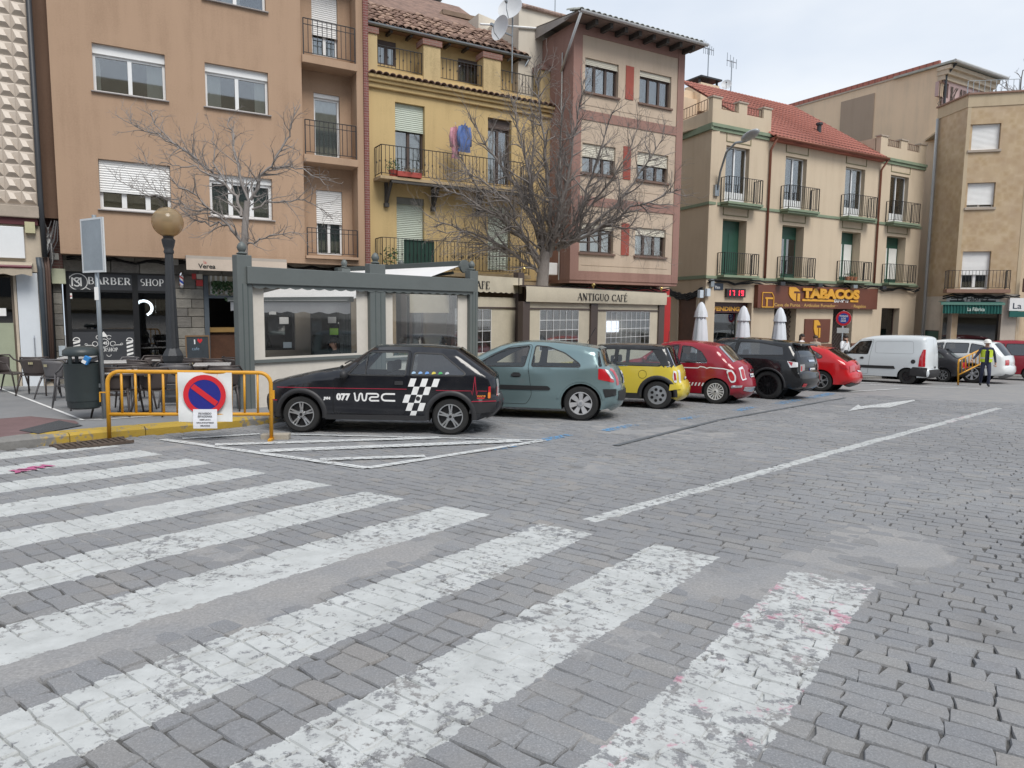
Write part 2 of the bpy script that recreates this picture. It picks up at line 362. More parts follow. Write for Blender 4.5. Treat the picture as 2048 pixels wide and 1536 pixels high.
def joint_base(t, p):
    d = t.n('ShaderNodeAttribute', attribute_name='dust').outputs['Fac']
    n1 = t.noise(p, 60, 4, .7); n2 = t.noise(p, 2.2, 4)
    lo = t.mix(n1, (.035,.034,.033), (.1,.097,.092)); hi = t.mix(t.ramp(n2, (.35, 0.), (.65, 1.)), (.28,.282,.288), (.33,.32,.31))
    hi = t.mix(t.math('MULTIPLY', t.ramp(n1, (.35, 1.), (.62, 0.)), .4), hi, (.12,.12,.122))
    hi = t.mix(t.math('MULTIPLY', t.ramp(n1, (.6, 0.), (.75, 1.)), .3), hi, (.45,.44,.42))
    return t.mix(d, lo, hi), t.bump(n1, .5, .005)
SETT = road_shader('granite_sett', sett_base); JOINT = road_shader('joint_dirt', joint_base)
PAINTW = None
def worn_paint(name, col, amount=.42):
    t = NT(name); p = t.pos(); ch = t.noise(p, 15, 6, .72); pa = t.noise(p, 1.6, 3)
    ok = t.math('MULTIPLY', t.math('SUBTRACT', ch, t.math('ADD', t.math('MULTIPLY', pa, .3), amount - .15)), 14, clamp=True)
    b = t.n('ShaderNodeTexBrick', {'Vector': t.map(p, (1, 1, 1), (0, 0, -AS + pi/2)), 'Color1': (1,1,1), 'Color2': (1,1,1), 'Mortar': (0,0,0), 'Scale': 1.0, 'Mortar Size': .005, 'Brick Width': .21, 'Row Height': .126}, offset=.5).outputs['Color']
    ok = t.math('MULTIPLY', ok, b)
    c = t.mix(t.noise(p, 6, 4), tuple(x*.75 for x in col), col)
    x = t.n('ShaderNodeMixShader', {0: ok, 1: t.n('ShaderNodeBsdfTransparent').outputs[0], 2: t.bsdf(c, .7)}).outputs[0]
    return t.done(x)
WORNW = worn_paint('worn_white_paint', (.64,.655,.65), .36); WORNB = worn_paint('worn_blue_paint', (.12,.36,.66), .5)

KP = [(-10.5,1.0),(-8.2,5.2),(-6.95,7.6),(-6.44,8.68),(-6.1,9.15),(-5.79,9.62),(-5.35,10.1),(-4.89,10.62),(-4.5,11.2),(-4.07,11.75),(-2.2,14.1),(1.5,18.4),(5,22.2),(8.5,25.3),(13,28.4),(21,33.0),(34,34.0)]
def dust_at(x, y):
    n = noise.noise(Vector((x*.55, y*.55, 3.1))) + .55*noise.noise(Vector((x*1.7, y*1.7, 9.2))) + .25*noise.noise(Vector((x*6, y*6, 1.2)))
    s, w = x*SD[0]+y*SD[1], x*TD[0]+y*TD[1]
    e = 1.0*math.exp(-((w+3.62)/.3)**2) * (1 if s < 3.3 else math.exp(-((s-3.3)/.5)**2))      # the filled strip between two bars
    e += .55*math.exp(-((w-.75)/.75)**2 - ((s-2.6)/1.3)**2)                                         # dusty corner on the right
    n += .25*math.exp(-((x-3.5)/2.6)**2 - ((y-10.5)/2.2)**2)
    return n + e, e
def sm(a, b, x): k = min(1, max(0, (x-a)/(b-a))); return k*k*(3-2*k)
SETT_R = 23.0
def base_sheet():
    xs = [-160,-90,-50,-30,-20,-14] + list(np.arange(-9.5, 9.5, .075)) + list(np.arange(9.5, 26, .6)) + [30,45,70,110,160]
    ys = [-120,-60,-25,-8,-2] + list(np.arange(.6, 13.5, .075)) + list(np.arange(13.5, 32, .5)) + [34,38,45,60,90,150]
    V, D = [], []
    for x in xs:
        for y in ys:
            far = math.hypot(x, y) > SETT_R - 1 or y < .4
            if far: V.append((x, y, G(x, y) - .002)); D.append(.93)
            else:
                n, ex = dust_at(x, y); k = sm(.08, .5, n)
                V.append((x, y, G(x, y) - .0115 + .0108 * k + .006 * sm(.35, .9, ex) * k)); D.append(min(1, .1 + .9 * sm(.0, .4, n)))
    ny = len(ys); F = [(i*ny+j, (i+1)*ny+j, (i+1)*ny+j+1, i*ny+j+1) for i in range(len(xs)-1) for j in range(ny-1)]
    me = bpy.data.meshes.new('road'); me.from_pydata(V, [], F); me.materials.append(JOINT)
    me.attributes.new('dust', 'FLOAT', 'POINT').data.foreach_set('value', D)
    me.polygons.foreach_set('use_smooth', [True]*len(F))
    return link('road', me)
ROAD = tag(base_sheet(), 'grey cobbled roadway of the square', None, None, 'structure')

def left_of_kerb(x, y, m=.02):
    for (x0, y0), (x1, y1) in zip(KP, KP[1:]):
        if y0 <= y < y1: return x < x0 + (x1-x0)*(y-y0)/(y1-y0) + m
    return False
def setts():
    S = []
    s = -2.0; r = 0
    while s < 34:
        rs = random.Random(r); pitch = .127 + rs.uniform(-.006, .006)
        w = -22 + rs.uniform(0, .2)
        while w < 16:
            L = rs.uniform(.15, .245)
            wob = .035*noise.noise(Vector((w*.35, s*.25, 5))) + .012*noise.noise(Vector((w*1.3, s*1.1, 2)))
            ss, ww = s + wob, w + L/2
            x, y = SD[0]*ss + TD[0]*ww, SD[1]*ss + TD[1]*ww
            w += L + rs.uniform(.002, .008)
            d = math.hypot(x, y)
            if y < 1.0 or d > SETT_R or left_of_kerb(x, y): continue
            px, py = proj((x, y, G(x, y)))
            if not (-500 < px < 2900 and py < 2300): continue
            S.append((x, y, L, pitch - rs.uniform(.003, .008), px, py, d))
        s += pitch; r += 1
    return S
SL = setts()
def stone_verts(L, W, rs, rich):
    """one rounded granite block, top at z=0"""
    j = lambda a: rs.uniform(-a, a)
    hl, hw = L/2, W/2
    out = [(-hl+j(.014), -hw+j(.01)), (0+j(.03), -hw+j(.007)), (hl+j(.014), -hw+j(.01)), (hl+j(.009), j(.015)), (hl+j(.014), hw+j(.01)), (j(.03), hw+j(.007)), (-hl+j(.014), hw+j(.01)), (-hl+j(.009), j(.015))]
    V = [(a, b, -.05) for a, b in out] + [(a*.995, b*.99, -.011 + j(.002)) for a, b in out] + [(a*.955, b*.925, -.0008 + j(.0006)) for a, b in out] + [(0, 0, .0004)]
    F = [(i, (i+1) % 8, 8+(i+1) % 8, 8+i) for i in range(8)] + [(8+i, 8+(i+1) % 8, 16+(i+1) % 8, 16+i) for i in range(8)] + [(16+i, 16+(i+1) % 8, 24) for i in range(8)]
    return V, F
ang0 = math.atan2(TD[1], TD[0])
inview = sorted([q for q in SL if -10 < q[4] < 2058 and q[5] < 1560], key=lambda q: q[6])[:300]
near = set(id(q) for q in inview)
protos = []
for k in range(14):
    rs = random.Random(100 + k); V, F = stone_verts(.2, .115, rs, True)
    me = bpy.data.meshes.new('paving_stone'); me.from_pydata(V, [], F); me.materials.append(SETT)
    protos.append(me)
TILT = Vector((0,0,1)).rotation_difference(Vector((-GX, -GY, 1)).normalized()).to_matrix().to_4x4()
BV, BF, BT, BS = [], [], [], 0
for n_, q in enumerate(SL):
    x, y, L, W, px, py, d = q; rs = random.Random(n_)
    dz = .0022*rs.gauss(0, 1) + .012*noise.noise(Vector((x*.8, y*.8, 7))) * .6
    tx, ty = rs.gauss(0, .012), rs.gauss(0, .009); a = ang0 + rs.gauss(0, .035)
    if id(q) in near:
        o = link('paving_stone', protos[n_ % 14], ROAD)
        o.matrix_world = Matrix.Translation((x, y, G(x, y) + dz)) @ TILT @ Matrix.Rotation(a, 4, 'Z') @ Matrix.Rotation(tx, 4, 'X') @ Matrix.Rotation(ty, 4, 'Y') @ Matrix.Diagonal((L/.2, W/.115, 1, 1))
    else:
        V, F = stone_verts(L, W, rs, False)
        ca, sa = cos(a), sin(a); z0 = G(x, y) + dz; b = len(BV)
        for (u, v, z) in V:
            X, Y = u*ca - v*sa, u*sa + v*ca
            BV.append((x+X, y+Y, z0 + z + GX*X + GY*Y + tx*v - ty*u))
        BF += [tuple(b+i for i in f) for f in F]; BT += [rs.random()]*len(V)
me = bpy.data.meshes.new('paving_setts'); me.from_pydata(BV, [], BF); me.materials.append(SETT)
me.attributes.new('tint', 'FLOAT', 'POINT').data.foreach_set('value', BT)
tag(link('paving_setts', me, ROAD), kind='stuff')

def strip(name, pts, wdt, mat, parent, lift=.012, h=0.0):
    mb = MB(); P = [Vector((p[0], p[1])) for p in pts]
    for i, p in enumerate(P):
        a, b = P[max(0, i-1)], P[min(len(P)-1, i+1)]; d = (b - a).normalized(); n = Vector((-d.y, d.x)) * wdt/2
        for q in (p + n, p - n): mb.v.append((q.x, q.y, G(q.x, q.y) + h + lift))
    for i in range(len(P)-1): mb.f.append((2*i, 2*i+1, 2*i+3, 2*i+2)); mb.mi.append(0)
    return mb.build(name, mat, parent)
def sheet(name, pts, mat, parent, lift=.012, h=0.0):
    mb = MB(); mb.add([(x, y, G(x, y) + h + lift) for x, y in pts], [tuple(range(len(pts)))]); return mb.build(name, mat, parent)
def gp(px, py, h=0): p = gnd(px, py, h); return (p.x, p.y)
# hatched no-stopping triangle in front of the black car
HT = [(gp(326,880), gp(735,937.5), .13), (gp(735,937.5), gp(1088,882), .13), (gp(365,878.5), gp(520,869), .13), (gp(545,869), gp(1085,882), .085),
      (gp(430,891), gp(880,876.5), .2), (gp(520,904), gp(1040,883), .24), (gp(640,921), gp(850,914), .16)]
for a, b, w_ in HT: strip('painted_line', [a, b], w_, WORNW, ROAD, .0115 + .0008*HT.index((a, b, w_)))
# arrow
sheet('painted_arrow', [gp(1697,823), gp(1716,810), gp(1722,813.5), gp(1829,800), gp(1830,802.5), gp(1778,816), gp(1742,816)], WORNW, ROAD, .012)
# blue bay marks
for c, l, w_ in (((1110,876), 60, .12), ((1240,856), 62, .14), ((1380,836), 42, .14), ((1490,818), 36, .16), ((1575,804), 42, .18), ((1640,792), 50, .2), ((1010,897), 40, .06)):
    a = gp(c[0]-l/2, c[1]+l*.1); b = gp(c[0]+l/2, c[1]-l*.1); strip('painted_line', [a, b], w_*1.5, WORNB, ROAD, .009)
for a, b in (((1690,768), (1760,765)), ((1700,784), (1800,778)), ((1740,770), (1960,778))):
    strip('painted_line', [gp(*a), gp(*b)], .16, WORNW, ROAD, .013)
# letters sprayed on the second bar
V, F = text_mesh('HAY', .3, .02)
p0, p1 = gp(95, 931.5), gp(15, 946)
def _hay(a, b, l):
    d = Vector((p1[0]-p0[0], p1[1]-p0[1])); L = d.length; d /= L; n = Vector((d.y, -d.x)) * -1
    x, y = p0[0] + d.x*a*L/.62 + n.x*(b*.8-.05), p0[1] + d.y*a*L/.62 + n.y*(b*.8-.05); return (x, y, G(x, y) + .012)
put_text('sprayed_letters', M('magenta_spray', (.42,.1,.22), .7), ROAD, V, F, _hay)
# long darker sealed joint along the bays
strip('sealed_joint', [gp(1230,892), gp(1440,840), gp(1690,796)], .09, M('sealant', (.11,.12,.13), .8), ROAD, .011)

# ------------------------------------------------------------------ pavement with kerb
def HS(x, y): return .03 + .10 * sm(5.8, 7.9, y)
def pave():
    t = NT('pavement_concrete'); p = t.pos(); a = t.noise(p, .6, 5, .6); b = t.noise(p, 40, 3, .7); c = t.noise(p, 7, 4)
    k = t.mix(t.ramp(a, (.35, 0.), (.65, 1.)), (.165,.17,.178), (.225,.225,.228)); k = t.mix(t.math('MULTIPLY', t.ramp(c, (.5, 0.), (.7, 1.)), .4), k, (.14,.14,.14))
    k = t.mix(t.math('MULTIPLY', b, .3), k, (.3,.3,.3)); PV = t.done(t.bsdf(k, .85, 0, t.bump(b, .3, .004)))
    mb = MB(); K = []
    for (x0, y0), (x1, y1) in zip(KP, KP[1:]):
        n = max(1, int(math.hypot(x1-x0, y1-y0)/.8))
        for i in range(n): K.append((x0+(x1-x0)*i/n, y0+(y1-y0)*i/n))
    K.append(KP[-1]); offs = [.28, 1.2, 3, 6, 12, 30]
    for x, y in K:
        for o in offs: X, Y = x - .77*o, y + .64*o; mb.v.append((X, Y, G(X, Y) + HS(x, y)))
    m = len(offs)
    for i in range(len(K)-1):
        for j in range(m-1): mb.f.append((i*m+j, (i+1)*m+j, (i+1)*m+j+1, i*m+j+1)); mb.mi.append(0)
    o = mb.build('pavement', PV); tag(o, 'grey concrete pavement along the buildings', None, None, 'structure'); return o
PAVE = pave()
def kerbmat():
    t = NT('kerb_stone'); p = t.pos(); y = t.n('ShaderNodeSeparateXYZ', {0: p}).outputs[1]
    n = t.noise(p, 11, 5, .7); big = t.noise(p, 2.5, 4)
    c = t.mix(n, (.14,.135,.125), (.27,.265,.255))
    zone = t.math('MULTIPLY', t.math('MULTIPLY', t.math('SUBTRACT', y, 9.0), 2.2, clamp=True), t.math('MULTIPLY', t.math('SUBTRACT', 11.9, y), 1.6, clamp=True))
    ok = t.math('MULTIPLY', t.math('SUBTRACT', t.math('ADD', n, t.math('MULTIPLY', zone, .27)), t.math('ADD', t.math('MULTIPLY', big, .6), .3)), 9, clamp=True)
    return t.done(t.bsdf(t.mix(t.math('MULTIPLY', ok, t.math('GREATER_THAN', zone, .02)), c, (.43,.29,.045)), .8, 0, t.bump(n, .9, .012)))
KERB = kerbmat()
K = []; acc = 0
dens = []
for (x0, y0), (x1, y1) in zip(KP[1:], KP[2:]):
    n = max(1, int(math.hypot(x1-x0, y1-y0)/.1))
    for i in range(n): dens.append(Vector((x0+(x1-x0)*i/n, y0+(y1-y0)*i/n)))
step = 9; i = 0
while i + step < len(dens) and dens[i].y < 34.2:
    pts = [dens[i + k] for k in range(0, step+1, 3)]; mb = MB(); ring = []
    for q, p in enumerate(pts):
        d = (dens[min(i + q*3 + 1, len(dens)-1)] - dens[max(i + q*3 - 1, 0)]).normalized(); nn = Vector((-d.y, d.x)); sh = .006 if q == 0 else (-.006 if q == len(pts)-1 else 0)
        h = HS(p.x, p.y); jt = [noise.noise(Vector((p.x*4, p.y*4, z*7)))*.012 for z in range(4)]
        for o_, z in ((0+jt[0], -.08), (.0+jt[1], h-.035), (.035+jt[2], h+.004), (.30, h+.006), (.30, -.08)):
            P = p + d*sh + nn*o_; ring.append((P.x, P.y, G(P.x, P.y) + z))
    n = len(pts); mb.add(ring, [(a*5+b, (a+1)*5+b, (a+1)*5+(b+1) % 5, a*5+(b+1) % 5) for a in range(n-1) for b in range(5)] + [(0,1,2,3,4), tuple(5*(n-1)+b for b in (4,3,2,1,0))])
    mb.build('kerb_stone', KERB, PAVE, smooth=35); i += step
REDP = M('red_paving', (.16,.1,.1), .85, var=.2, vs=2, bump=.2); ASPH = M('asphalt_patch', (.06,.062,.066), .9, var=.15, bump=.6, bs=90)
sheet('red_paving', [gp(0,838,.13), gp(60,833,.13), gp(150,842,.13), gp(158,847,.13), gp(115,857,.13), gp(60,867,.13), gp(0,875,.13), gp(-80,890,.13), gp(-80,845,.13)], REDP, PAVE, .006, .13)
sheet('asphalt_patch', [gp(38,862,.13), gp(118,842,.13), gp(166,852,.13), gp(76,869,.13)], ASPH, PAVE, .012, .13)
strip('painted_line', [gp(-60,755,.13), gp(0,777,.13), gp(166,841,.13), gp(200,840,.13), gp(360,829,.13)], .055, M('white_line', (.7,.7,.69), .7, var=.15), PAVE, .008, .13)
strip('painted_line', [gp(0,776,.13), gp(70,773,.13), gp(190,771,.13)], .045, M('white_line'), PAVE, .009, .13)
# drain grate at the kerb
gr = thing('drain_grate', 'rusty iron drain grate in the gutter below the yellow kerb', 'drain grate', Matrix.Translation(gnd(185, 890) + Vector((0, 0, .02))) @ Matrix.Rotation(rad(47), 4, 'Z'))
mb = MB()
for k in range(13): mb.box(-.42 + k*.066, -.42 + k*.066 + .035, -.17, .17, -.01, .014)
mb.build('bar', M('rusty_iron', (.1,.075,.06), .8, .3, var=.3, bump=.3), gr); MB().box(-.45,.45,-.2,-.17,-.02,.016).box(-.45,.45,.17,.2,-.02,.016).build('frame', M('rusty_iron'), gr)
# ================================================================== buildings
FA = 59.66                                      # the row of facades runs this way
FN = Vector((-cos(rad(FA)), sin(rad(FA)), 0))
def fac(D, px, ang=FA, base=0.0):
    d = ray(px, 620); t = D / (d.x*FN.x + d.y*FN.y); x, y = d.x*t, d.y*t
    return Fr((x, y, G(x, y) + base), ang)
def wall_holes(name, mat, parent, u0, u1, z0, z1, holes, y=0.0, reveal=.28):
    us = sorted({u0, u1, *[h[0] for h in holes], *[h[1] for h in holes]}); zs = sorted({z0, z1, *[h[2] for h in holes], *[h[3] for h in holes]})
    us = [u for u in us if u0 <= u <= u1]; zs = [z for z in zs if z0 <= z <= z1]; mb = MB()
    for a, b in zip(us, us[1:]):
        for c, d in zip(zs, zs[1:]):
            m, n = (a+b)/2, (c+d)/2
            if any(h[0] < m < h[1] and h[2] < n < h[3] for h in holes): continue
            mb.quad((a,y,c), (b,y,c), (b,y,d), (a,y,d))
    for a, b, c, d in holes:
        Y = y + reveal; mb.quad((a,y,c),(a,Y,c),(a,Y,d),(a,y,d)); mb.quad((b,y,c),(b,y,d),(b,Y,d),(b,Y,c)); mb.quad((a,y,d),(a,Y,d),(b,Y,d),(b,y,d)); mb.quad((a,y,c),(b,y,c),(b,Y,c),(a,Y,c))
    me = bpy.data.meshes.new(name); me.from_pydata(mb.v, [], mb.f); me.materials.append(mat)
    return link(name, me, parent)
CURT = M('net_curtain', (.7,.7,.66), .9, var=.06); GCURT = M('green_curtain', (.27,.33,.3), .9, var=.1); BCURT = M('beige_curtain', (.42,.36,.24), .9, var=.15)
SHUT = M('shutter_white', (.72,.72,.71), .5, var=.05); SHUTG = M('shutter_greenish', (.5,.55,.47), .55, var=.06); SHUTC = M('shutter_cream', (.6,.57,.48), .55, var=.06)
BRF = M('brown_frame', (.075,.05,.04), .5)
def shutter(parent, u0, u1, z0, z1, y, mat):
    mb = MB(); n = max(2, int((z1-z0)/.055)); h = (z1-z0)/n
    for i in range(n): z = z0 + i*h; mb.quad((u0,y,z),(u1,y,z),(u1,y-.014,z+h*.5),(u0,y-.014,z+h*.5)); mb.quad((u0,y-.014,z+h*.5),(u1,y-.014,z+h*.5),(u1,y,z+h),(u0,y,z+h))
    mb.box(u0, u1, y-.02, y+.01, z0-.03, z0)
    return mb.build('roller_shutter', mat, parent)
def drape(parent, u0, u1, z0, z1, y, mat):
    mb = MB(); n = max(4, int((u1-u0)/.05)); mb.grid(lambda a, b: (u0+(u1-u0)*a, y + .018*sin(a*n*1.6+b), z0+(z1-z0)*b), n, 1)
    return mb.build('curtain', mat, parent, smooth=1)
def window(root, r, n=2, y=.14, fm=None, fw=.06, shut=0.0, sm_=None, box=0.0, curt=(), sill=None, gl=None, name='window', split=None, sillw=.05):
    """opening r=(u0,u1,z0,z1): frame with n sashes, panes, shutter from the top, curtains, sill"""
    u0, u1, z0, z1 = r; fm = fm or WHITEPVC; zt = z1 - box
    mb = MB(); mb.box(u0, u1, y, y+.06, z0, z0+fw).box(u0, u1, y, y+.06, zt-fw, zt).box(u0, u0+fw, y+.001, y+.059, z0+fw, zt-fw).box(u1-fw, u1, y+.001, y+.059, z0+fw, zt-fw)
    if box: mb.box(u0, u1, y-.05, y+.08, zt, z1)
    w = (u1-u0)/n
    for i in range(1, n): mb.box(u0+i*w-fw*.75, u0+i*w+fw*.75, y-.006, y+.055, z0+fw, zt-fw)
    if split: zz = z0 + (zt-z0)*split; mb.box(u0+fw, u1-fw, y-.003, y+.05, zz-fw*.5, zz+fw*.5)
    o = mb.build(name, fm, root)
    for i in range(n): MB().box(u0+i*w+fw*.5, u0+(i+1)*w-fw*.5, y+.028, y+.034, z0+fw*.5, zt-fw*.5).build('pane', gl or WINGLASS, o)
    if shut: shutter(o, u0+.01, u1-.01, z1-(z1-z0)*shut, z1-.002, y-.055, sm_ or SHUT)
    for c in curt:                                # (from, to, material) fractions of the width
        drape(o, u0+(u1-u0)*c[0], u0+(u1-u0)*c[1], z0+.05, zt-.03, y+.12, c[2])
    if sill: MB().box(u0-.06, u1+.06, -.07, y+.02, z0-sillw, z0-.002).build('window_sill', sill, o, bevel=.006)
    return o
def railing(parent, pts, h, mat=IRON, sp=.11, bar=.014, rail=.032, low=.08, name='railing', knob=False, mid=None):
    """pts: local polyline of the railing foot (x,y,z)"""
    mb = MB()
    for a, b in zip(pts, pts[1:]):
        a, b = Vector(a), Vector(b); L = (b-a).length; d = (b-a)/L; n = max(1, round(L/sp))
        up = Vector((0,0,1))
        mb.bar(a+up*h, b+up*h, rail, rail*.6); mb.bar(a+up*low, b+up*low, rail*.7, rail*.5)
        if mid: mb.bar(a+up*mid, b+up*mid, rail*.6, rail*.5)
        for i in range(n+1):
            p = a + d*(L*i/n); w = bar*1.7 if i in (0, n) else bar
            mb.bar(p+up*(0 if i in (0, n) else low), p+up*h, w)
            if knob and i % 2: mb.bar(p+up*(h*.5-.025), p+up*(h*.5+.025), bar*2.4)
    return mb.build(name, mat, parent)
def balcony(root, u0, u1, z, out, h, slab=.12, mat=None, sp=.11, y0=0.0, sides=True, under=None, **k):
    mb = MB().box(u0, u1, y0-out, y0-.001, z-slab, z)
    if under: mb.box(u0+.06, u1-.06, y0-out+.06, y0-.001, z-slab-under, z-slab-.001)
    o = mb.build('balcony', mat, root, bevel=.008); e = .05
    pts = [(u0+e, y0-out+e, z), (u1-e, y0-out+e, z)]
    if sides: pts = [(u0+e, y0-.02, z)] + pts + [(u1-e, y0-.02, z)]
    railing(o, pts, h, sp=sp, **k); return o
def core(root, u0, u1, z0, z1, mat, depth=8.0, y=.9, roof=True, left=True, right=True):
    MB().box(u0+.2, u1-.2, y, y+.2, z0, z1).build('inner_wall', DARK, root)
    mb = MB()
    if left: mb.box(u0, u0+.2, .002, depth, z0, z1-.002)
    if right: mb.box(u1-.2, u1, .002, depth, z0, z1-.002)
    mb.box(u0, u1, depth, depth+.2, z0, z1-.002)
    if mb.v: mb.build('side_wall', mat, root)
    MB().box(u0, u1, .004, depth+.2, z1-.001, z1+.15).build('roof_slab', mat, root)
_last = [None]
def blocks(root, r, y, course=.3, lmin=.35, lmax=.75, mat=None, seed=1, th=.08):
    rs = random.Random(seed); u0, u1, z0, z1 = r; z = z0; out = []
    while z < z1-.04:
        h = min(course*rs.uniform(.8, 1.2), z1-z)
        if z1-z-h < .1: h = z1-z
        u = u0
        while u < u1-.02:
            l = rs.uniform(lmin, lmax)
            if u1-u-l < .18: l = u1-u
            p = rs.uniform(0, .025); _last[0] = MB().box(u+.006, u+l-.006, y-p, y+th, z+.006, z+h-.006).build('stone_block', mat, root, bevel=.012); out.append(_last[0]); u += l
        z += h
    return out
STONE = []
for k, c in enumerate(((.2,.185,.16), (.25,.235,.205), (.165,.155,.14))): STONE.append(M('wall_stone_%s' % 'abc'[k], c, .85, var=.22, vs=6, bump=.7, bs=22))
def sblocks(root, r, y, **k):
    for i, o in enumerate(blocks(root, r, y, mat=STONE[0], **k)): o.data.materials[0] = STONE[(i*7+i//3) % 3]
def cable(parent, pts, r=.012, mat=None, name='cable'):
    return MB().tube(pts, r, 5).build(name, mat or BLACK, parent, smooth=1)
# ---------------------------------------------------------------- orange apartment house with the barber shop
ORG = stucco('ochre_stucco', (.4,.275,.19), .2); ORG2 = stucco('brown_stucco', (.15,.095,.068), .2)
DO = 20.45
FO = fac(DO, 110)
bo = thing('apartment_building', 'orange brown apartment house above the barber shop', 'building', FO.m)
e0 = FO.uv(120.3, 495); u_l = e0[0]; zb = e0[1]; u_s = FO.uv(610, 480)[0]; u_r = FO.uv(728, 300)[0]; ztop = FO.uv(120, -60)[1] + 1.5
WIN = {k: FO.rect(*v) for k, v in dict(a1=(183,84,333,202), b1=(409,124,538,231), a2=(196,317,344,428), b2=(418,346,546,441), b0=(405,-85,532,24)).items()}
WIN['a0'] = (WIN['a1'][0], WIN['a1'][1], WIN['b0'][2], WIN['b0'][3])
wall_holes('wall', ORG, bo, u_l, u_s, zb, ztop, list(WIN.values()))
REC = .55
DR = [FO.rect(*v, y=REC) for v in ((622,-25,676,118), (627,184,681,318), (632,379,686,511))]
wall_holes('wall', ORG, bo, u_s-.3, u_r, zb, ztop, DR, y=REC, reveal=.22)
MB().box(u_s-.25, u_s, .002, REC, zb, ztop).build('wall', ORG, bo); MB().box(u_l, u_r, .001, 7, zb-.14, zb-.001).build('soffit', ORG, bo); MB().box(u_l, u_l+.25, .002, 8, zb, ztop).build('side_wall', ORG, bo)
core(bo, u_l+.01, u_r, zb-.1, ztop, ORG, left=False)
SILLG = M('grey_sill', (.3,.28,.27), .7)
window(bo, WIN['a1'], 2, box=.22, curt=((.74,.99,CURT),(.0,.1,CURT)), sill=SILLG, sillw=.03)
window(bo, WIN['b1'], 2, box=.2, curt=((.0,.26,CURT),(.8,1,CURT)), sill=SILLG, sillw=.03)
window(bo, WIN['b0'], 2, box=.2, curt=((.3,.6,CURT),), sill=SILLG, sillw=.03); window(bo, WIN['a0'], 2, box=.2, sill=SILLG, sillw=.03)
window(bo, WIN['a2'], 3, fw=.075, shut=.62, curt=((0,1,BCURT),), sill=SILLG, sillw=.03)
window(bo, WIN['b2'], 3, fw=.075, box=.16, curt=((0,1,GCURT),), sill=SILLG, sillw=.03)
window(bo, DR[0], 2, y=REC+.1, shut=.68, name='balcony_door', curt=((0,1,CURT),)); window(bo, DR[1], 1, y=REC+.1, box=.12, name='balcony_door', curt=((.0,1,CURT),)); window(bo, DR[2], 2, y=REC+.1, shut=.5, name='balcony_door', curt=((0,1,GCURT),))
ub = FO.uv(712, 130)[0]
for (xa, ya), h in (((601,110), .98), ((608,309), .95), ((613,511), .78)):
    z = FO.uv(xa, ya)[1]; balcony(bo, u_s-.001, ub, z, REC+.12, h, .2 if h > .8 else .08, ORG, sp=.13, y0=REC, sides=False, bar=.016, mid=h*.84)
# brown recess on the left and brick strip on the right
ul0 = FO.uv(60, 300)[0]
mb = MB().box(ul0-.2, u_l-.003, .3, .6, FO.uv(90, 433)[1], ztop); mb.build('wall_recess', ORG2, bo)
def brickmat(name, a, b, mort, sc=1.0, w=.24, h=.07):
    t = NT(name); o = t.map(t.obj(), (1, 1, 1), (pi/2, 0, 0)); br = t.n('ShaderNodeTexBrick', {'Vector': o, 'Color1': a, 'Color2': b, 'Mortar': mort, 'Scale': sc, 'Mortar Size': .008, 'Brick Width': w, 'Row Height': h})
    c = t.mix(t.math('MULTIPLY', t.noise(t.obj(), 8, 4), .4), br.outputs['Color'], (.12,.08,.07)); return t.done(t.bsdf(c, .85, 0, t.bump(br.outputs['Fac'], -.4, .01)))
BRICK = brickmat('red_brick', (.22,.06,.05), (.17,.045,.04), (.3,.22,.2))
MB().box(u_r+.001, FO.uv(737.5, 300)[0], -.06, .5, zb-.3, ztop).build('brick_pilaster', BRICK, bo)
# ground floor
GY0 = .6
zg0 = -.3; R_ = lambda *a: FO.rect(*a, y=GY0)
zsg = FO.uv(200, 545, GY0)[1]
MB().box(ul0-.5, u_r+.2, GY0+.09, GY0+.2, zsg-.05, zb-.12).build('lintel_wall', STONE[2], bo)
sblocks(bo, (u_l-.05, FO.uv(470,530,GY0)[0], zsg, zb-.13), GY0, course=.34, lmin=.5, lmax=.9, seed=4)
pl = R_(104,560,133,745); sblocks(bo, (pl[0], pl[1], zg0, zsg-.005), GY0, course=.3, lmin=.3, lmax=.5, seed=2)
pr = R_(338,545,413,745); sblocks(bo, (pr[0], pr[1], zg0, zsg-.005), GY0, course=.27, lmin=.35, lmax=.7, seed=3)
MB().box(pl[0]-.4, pl[1], GY0+.09, GY0+.2, zg0, zsg).build('wall', STONE[2], bo); MB().box(pr[0], pr[1], GY0+.09, GY0+.2, zg0, zsg).build('wall', STONE[2], bo)
BLKF = M('black_frame', (.018,.019,.021), .35, var=.1); PANEL = M('anthracite_panel', (.05,.053,.06), .45, var=.05); LETW = M('letter_white', (.85,.85,.83), .5, var=0)
DGL = glass('shop_glass', (.35,.38,.4), .07)
s1, s2 = R_(133,546,266,581), R_(272,550,336,583); wn_, lp, dr_ = R_(133,584,268,659), R_(135,661,270,748), R_(272,585,336,748)
uA, uM, uM2, uB = s1[0], s1[1], s2[0], s2[1]; z1_, z2_, z3_ = s1[2], wn_[2], zg0
mb = MB().box(uA-.03, uA+.05, GY0-.02, GY0+.1, zg0, zsg).box(uM-.02, uM2+.03, GY0-.02, GY0+.1, zg0, zsg).box(uB-.05, uB+.06, GY0-.02, GY0+.1, zg0, zsg).box(uA+.05, uB-.05, GY0-.018, GY0+.1, s1[3], zsg-.002).box(uA+.05, uB-.05, GY0-.018, GY0+.1, z1_-.06, z1_)
mb.box(uA+.05, uM-.02, GY0-.017, GY0+.1, z2_-.04, z2_+.02)
sf = mb.build('shopfront', BLKF, bo)
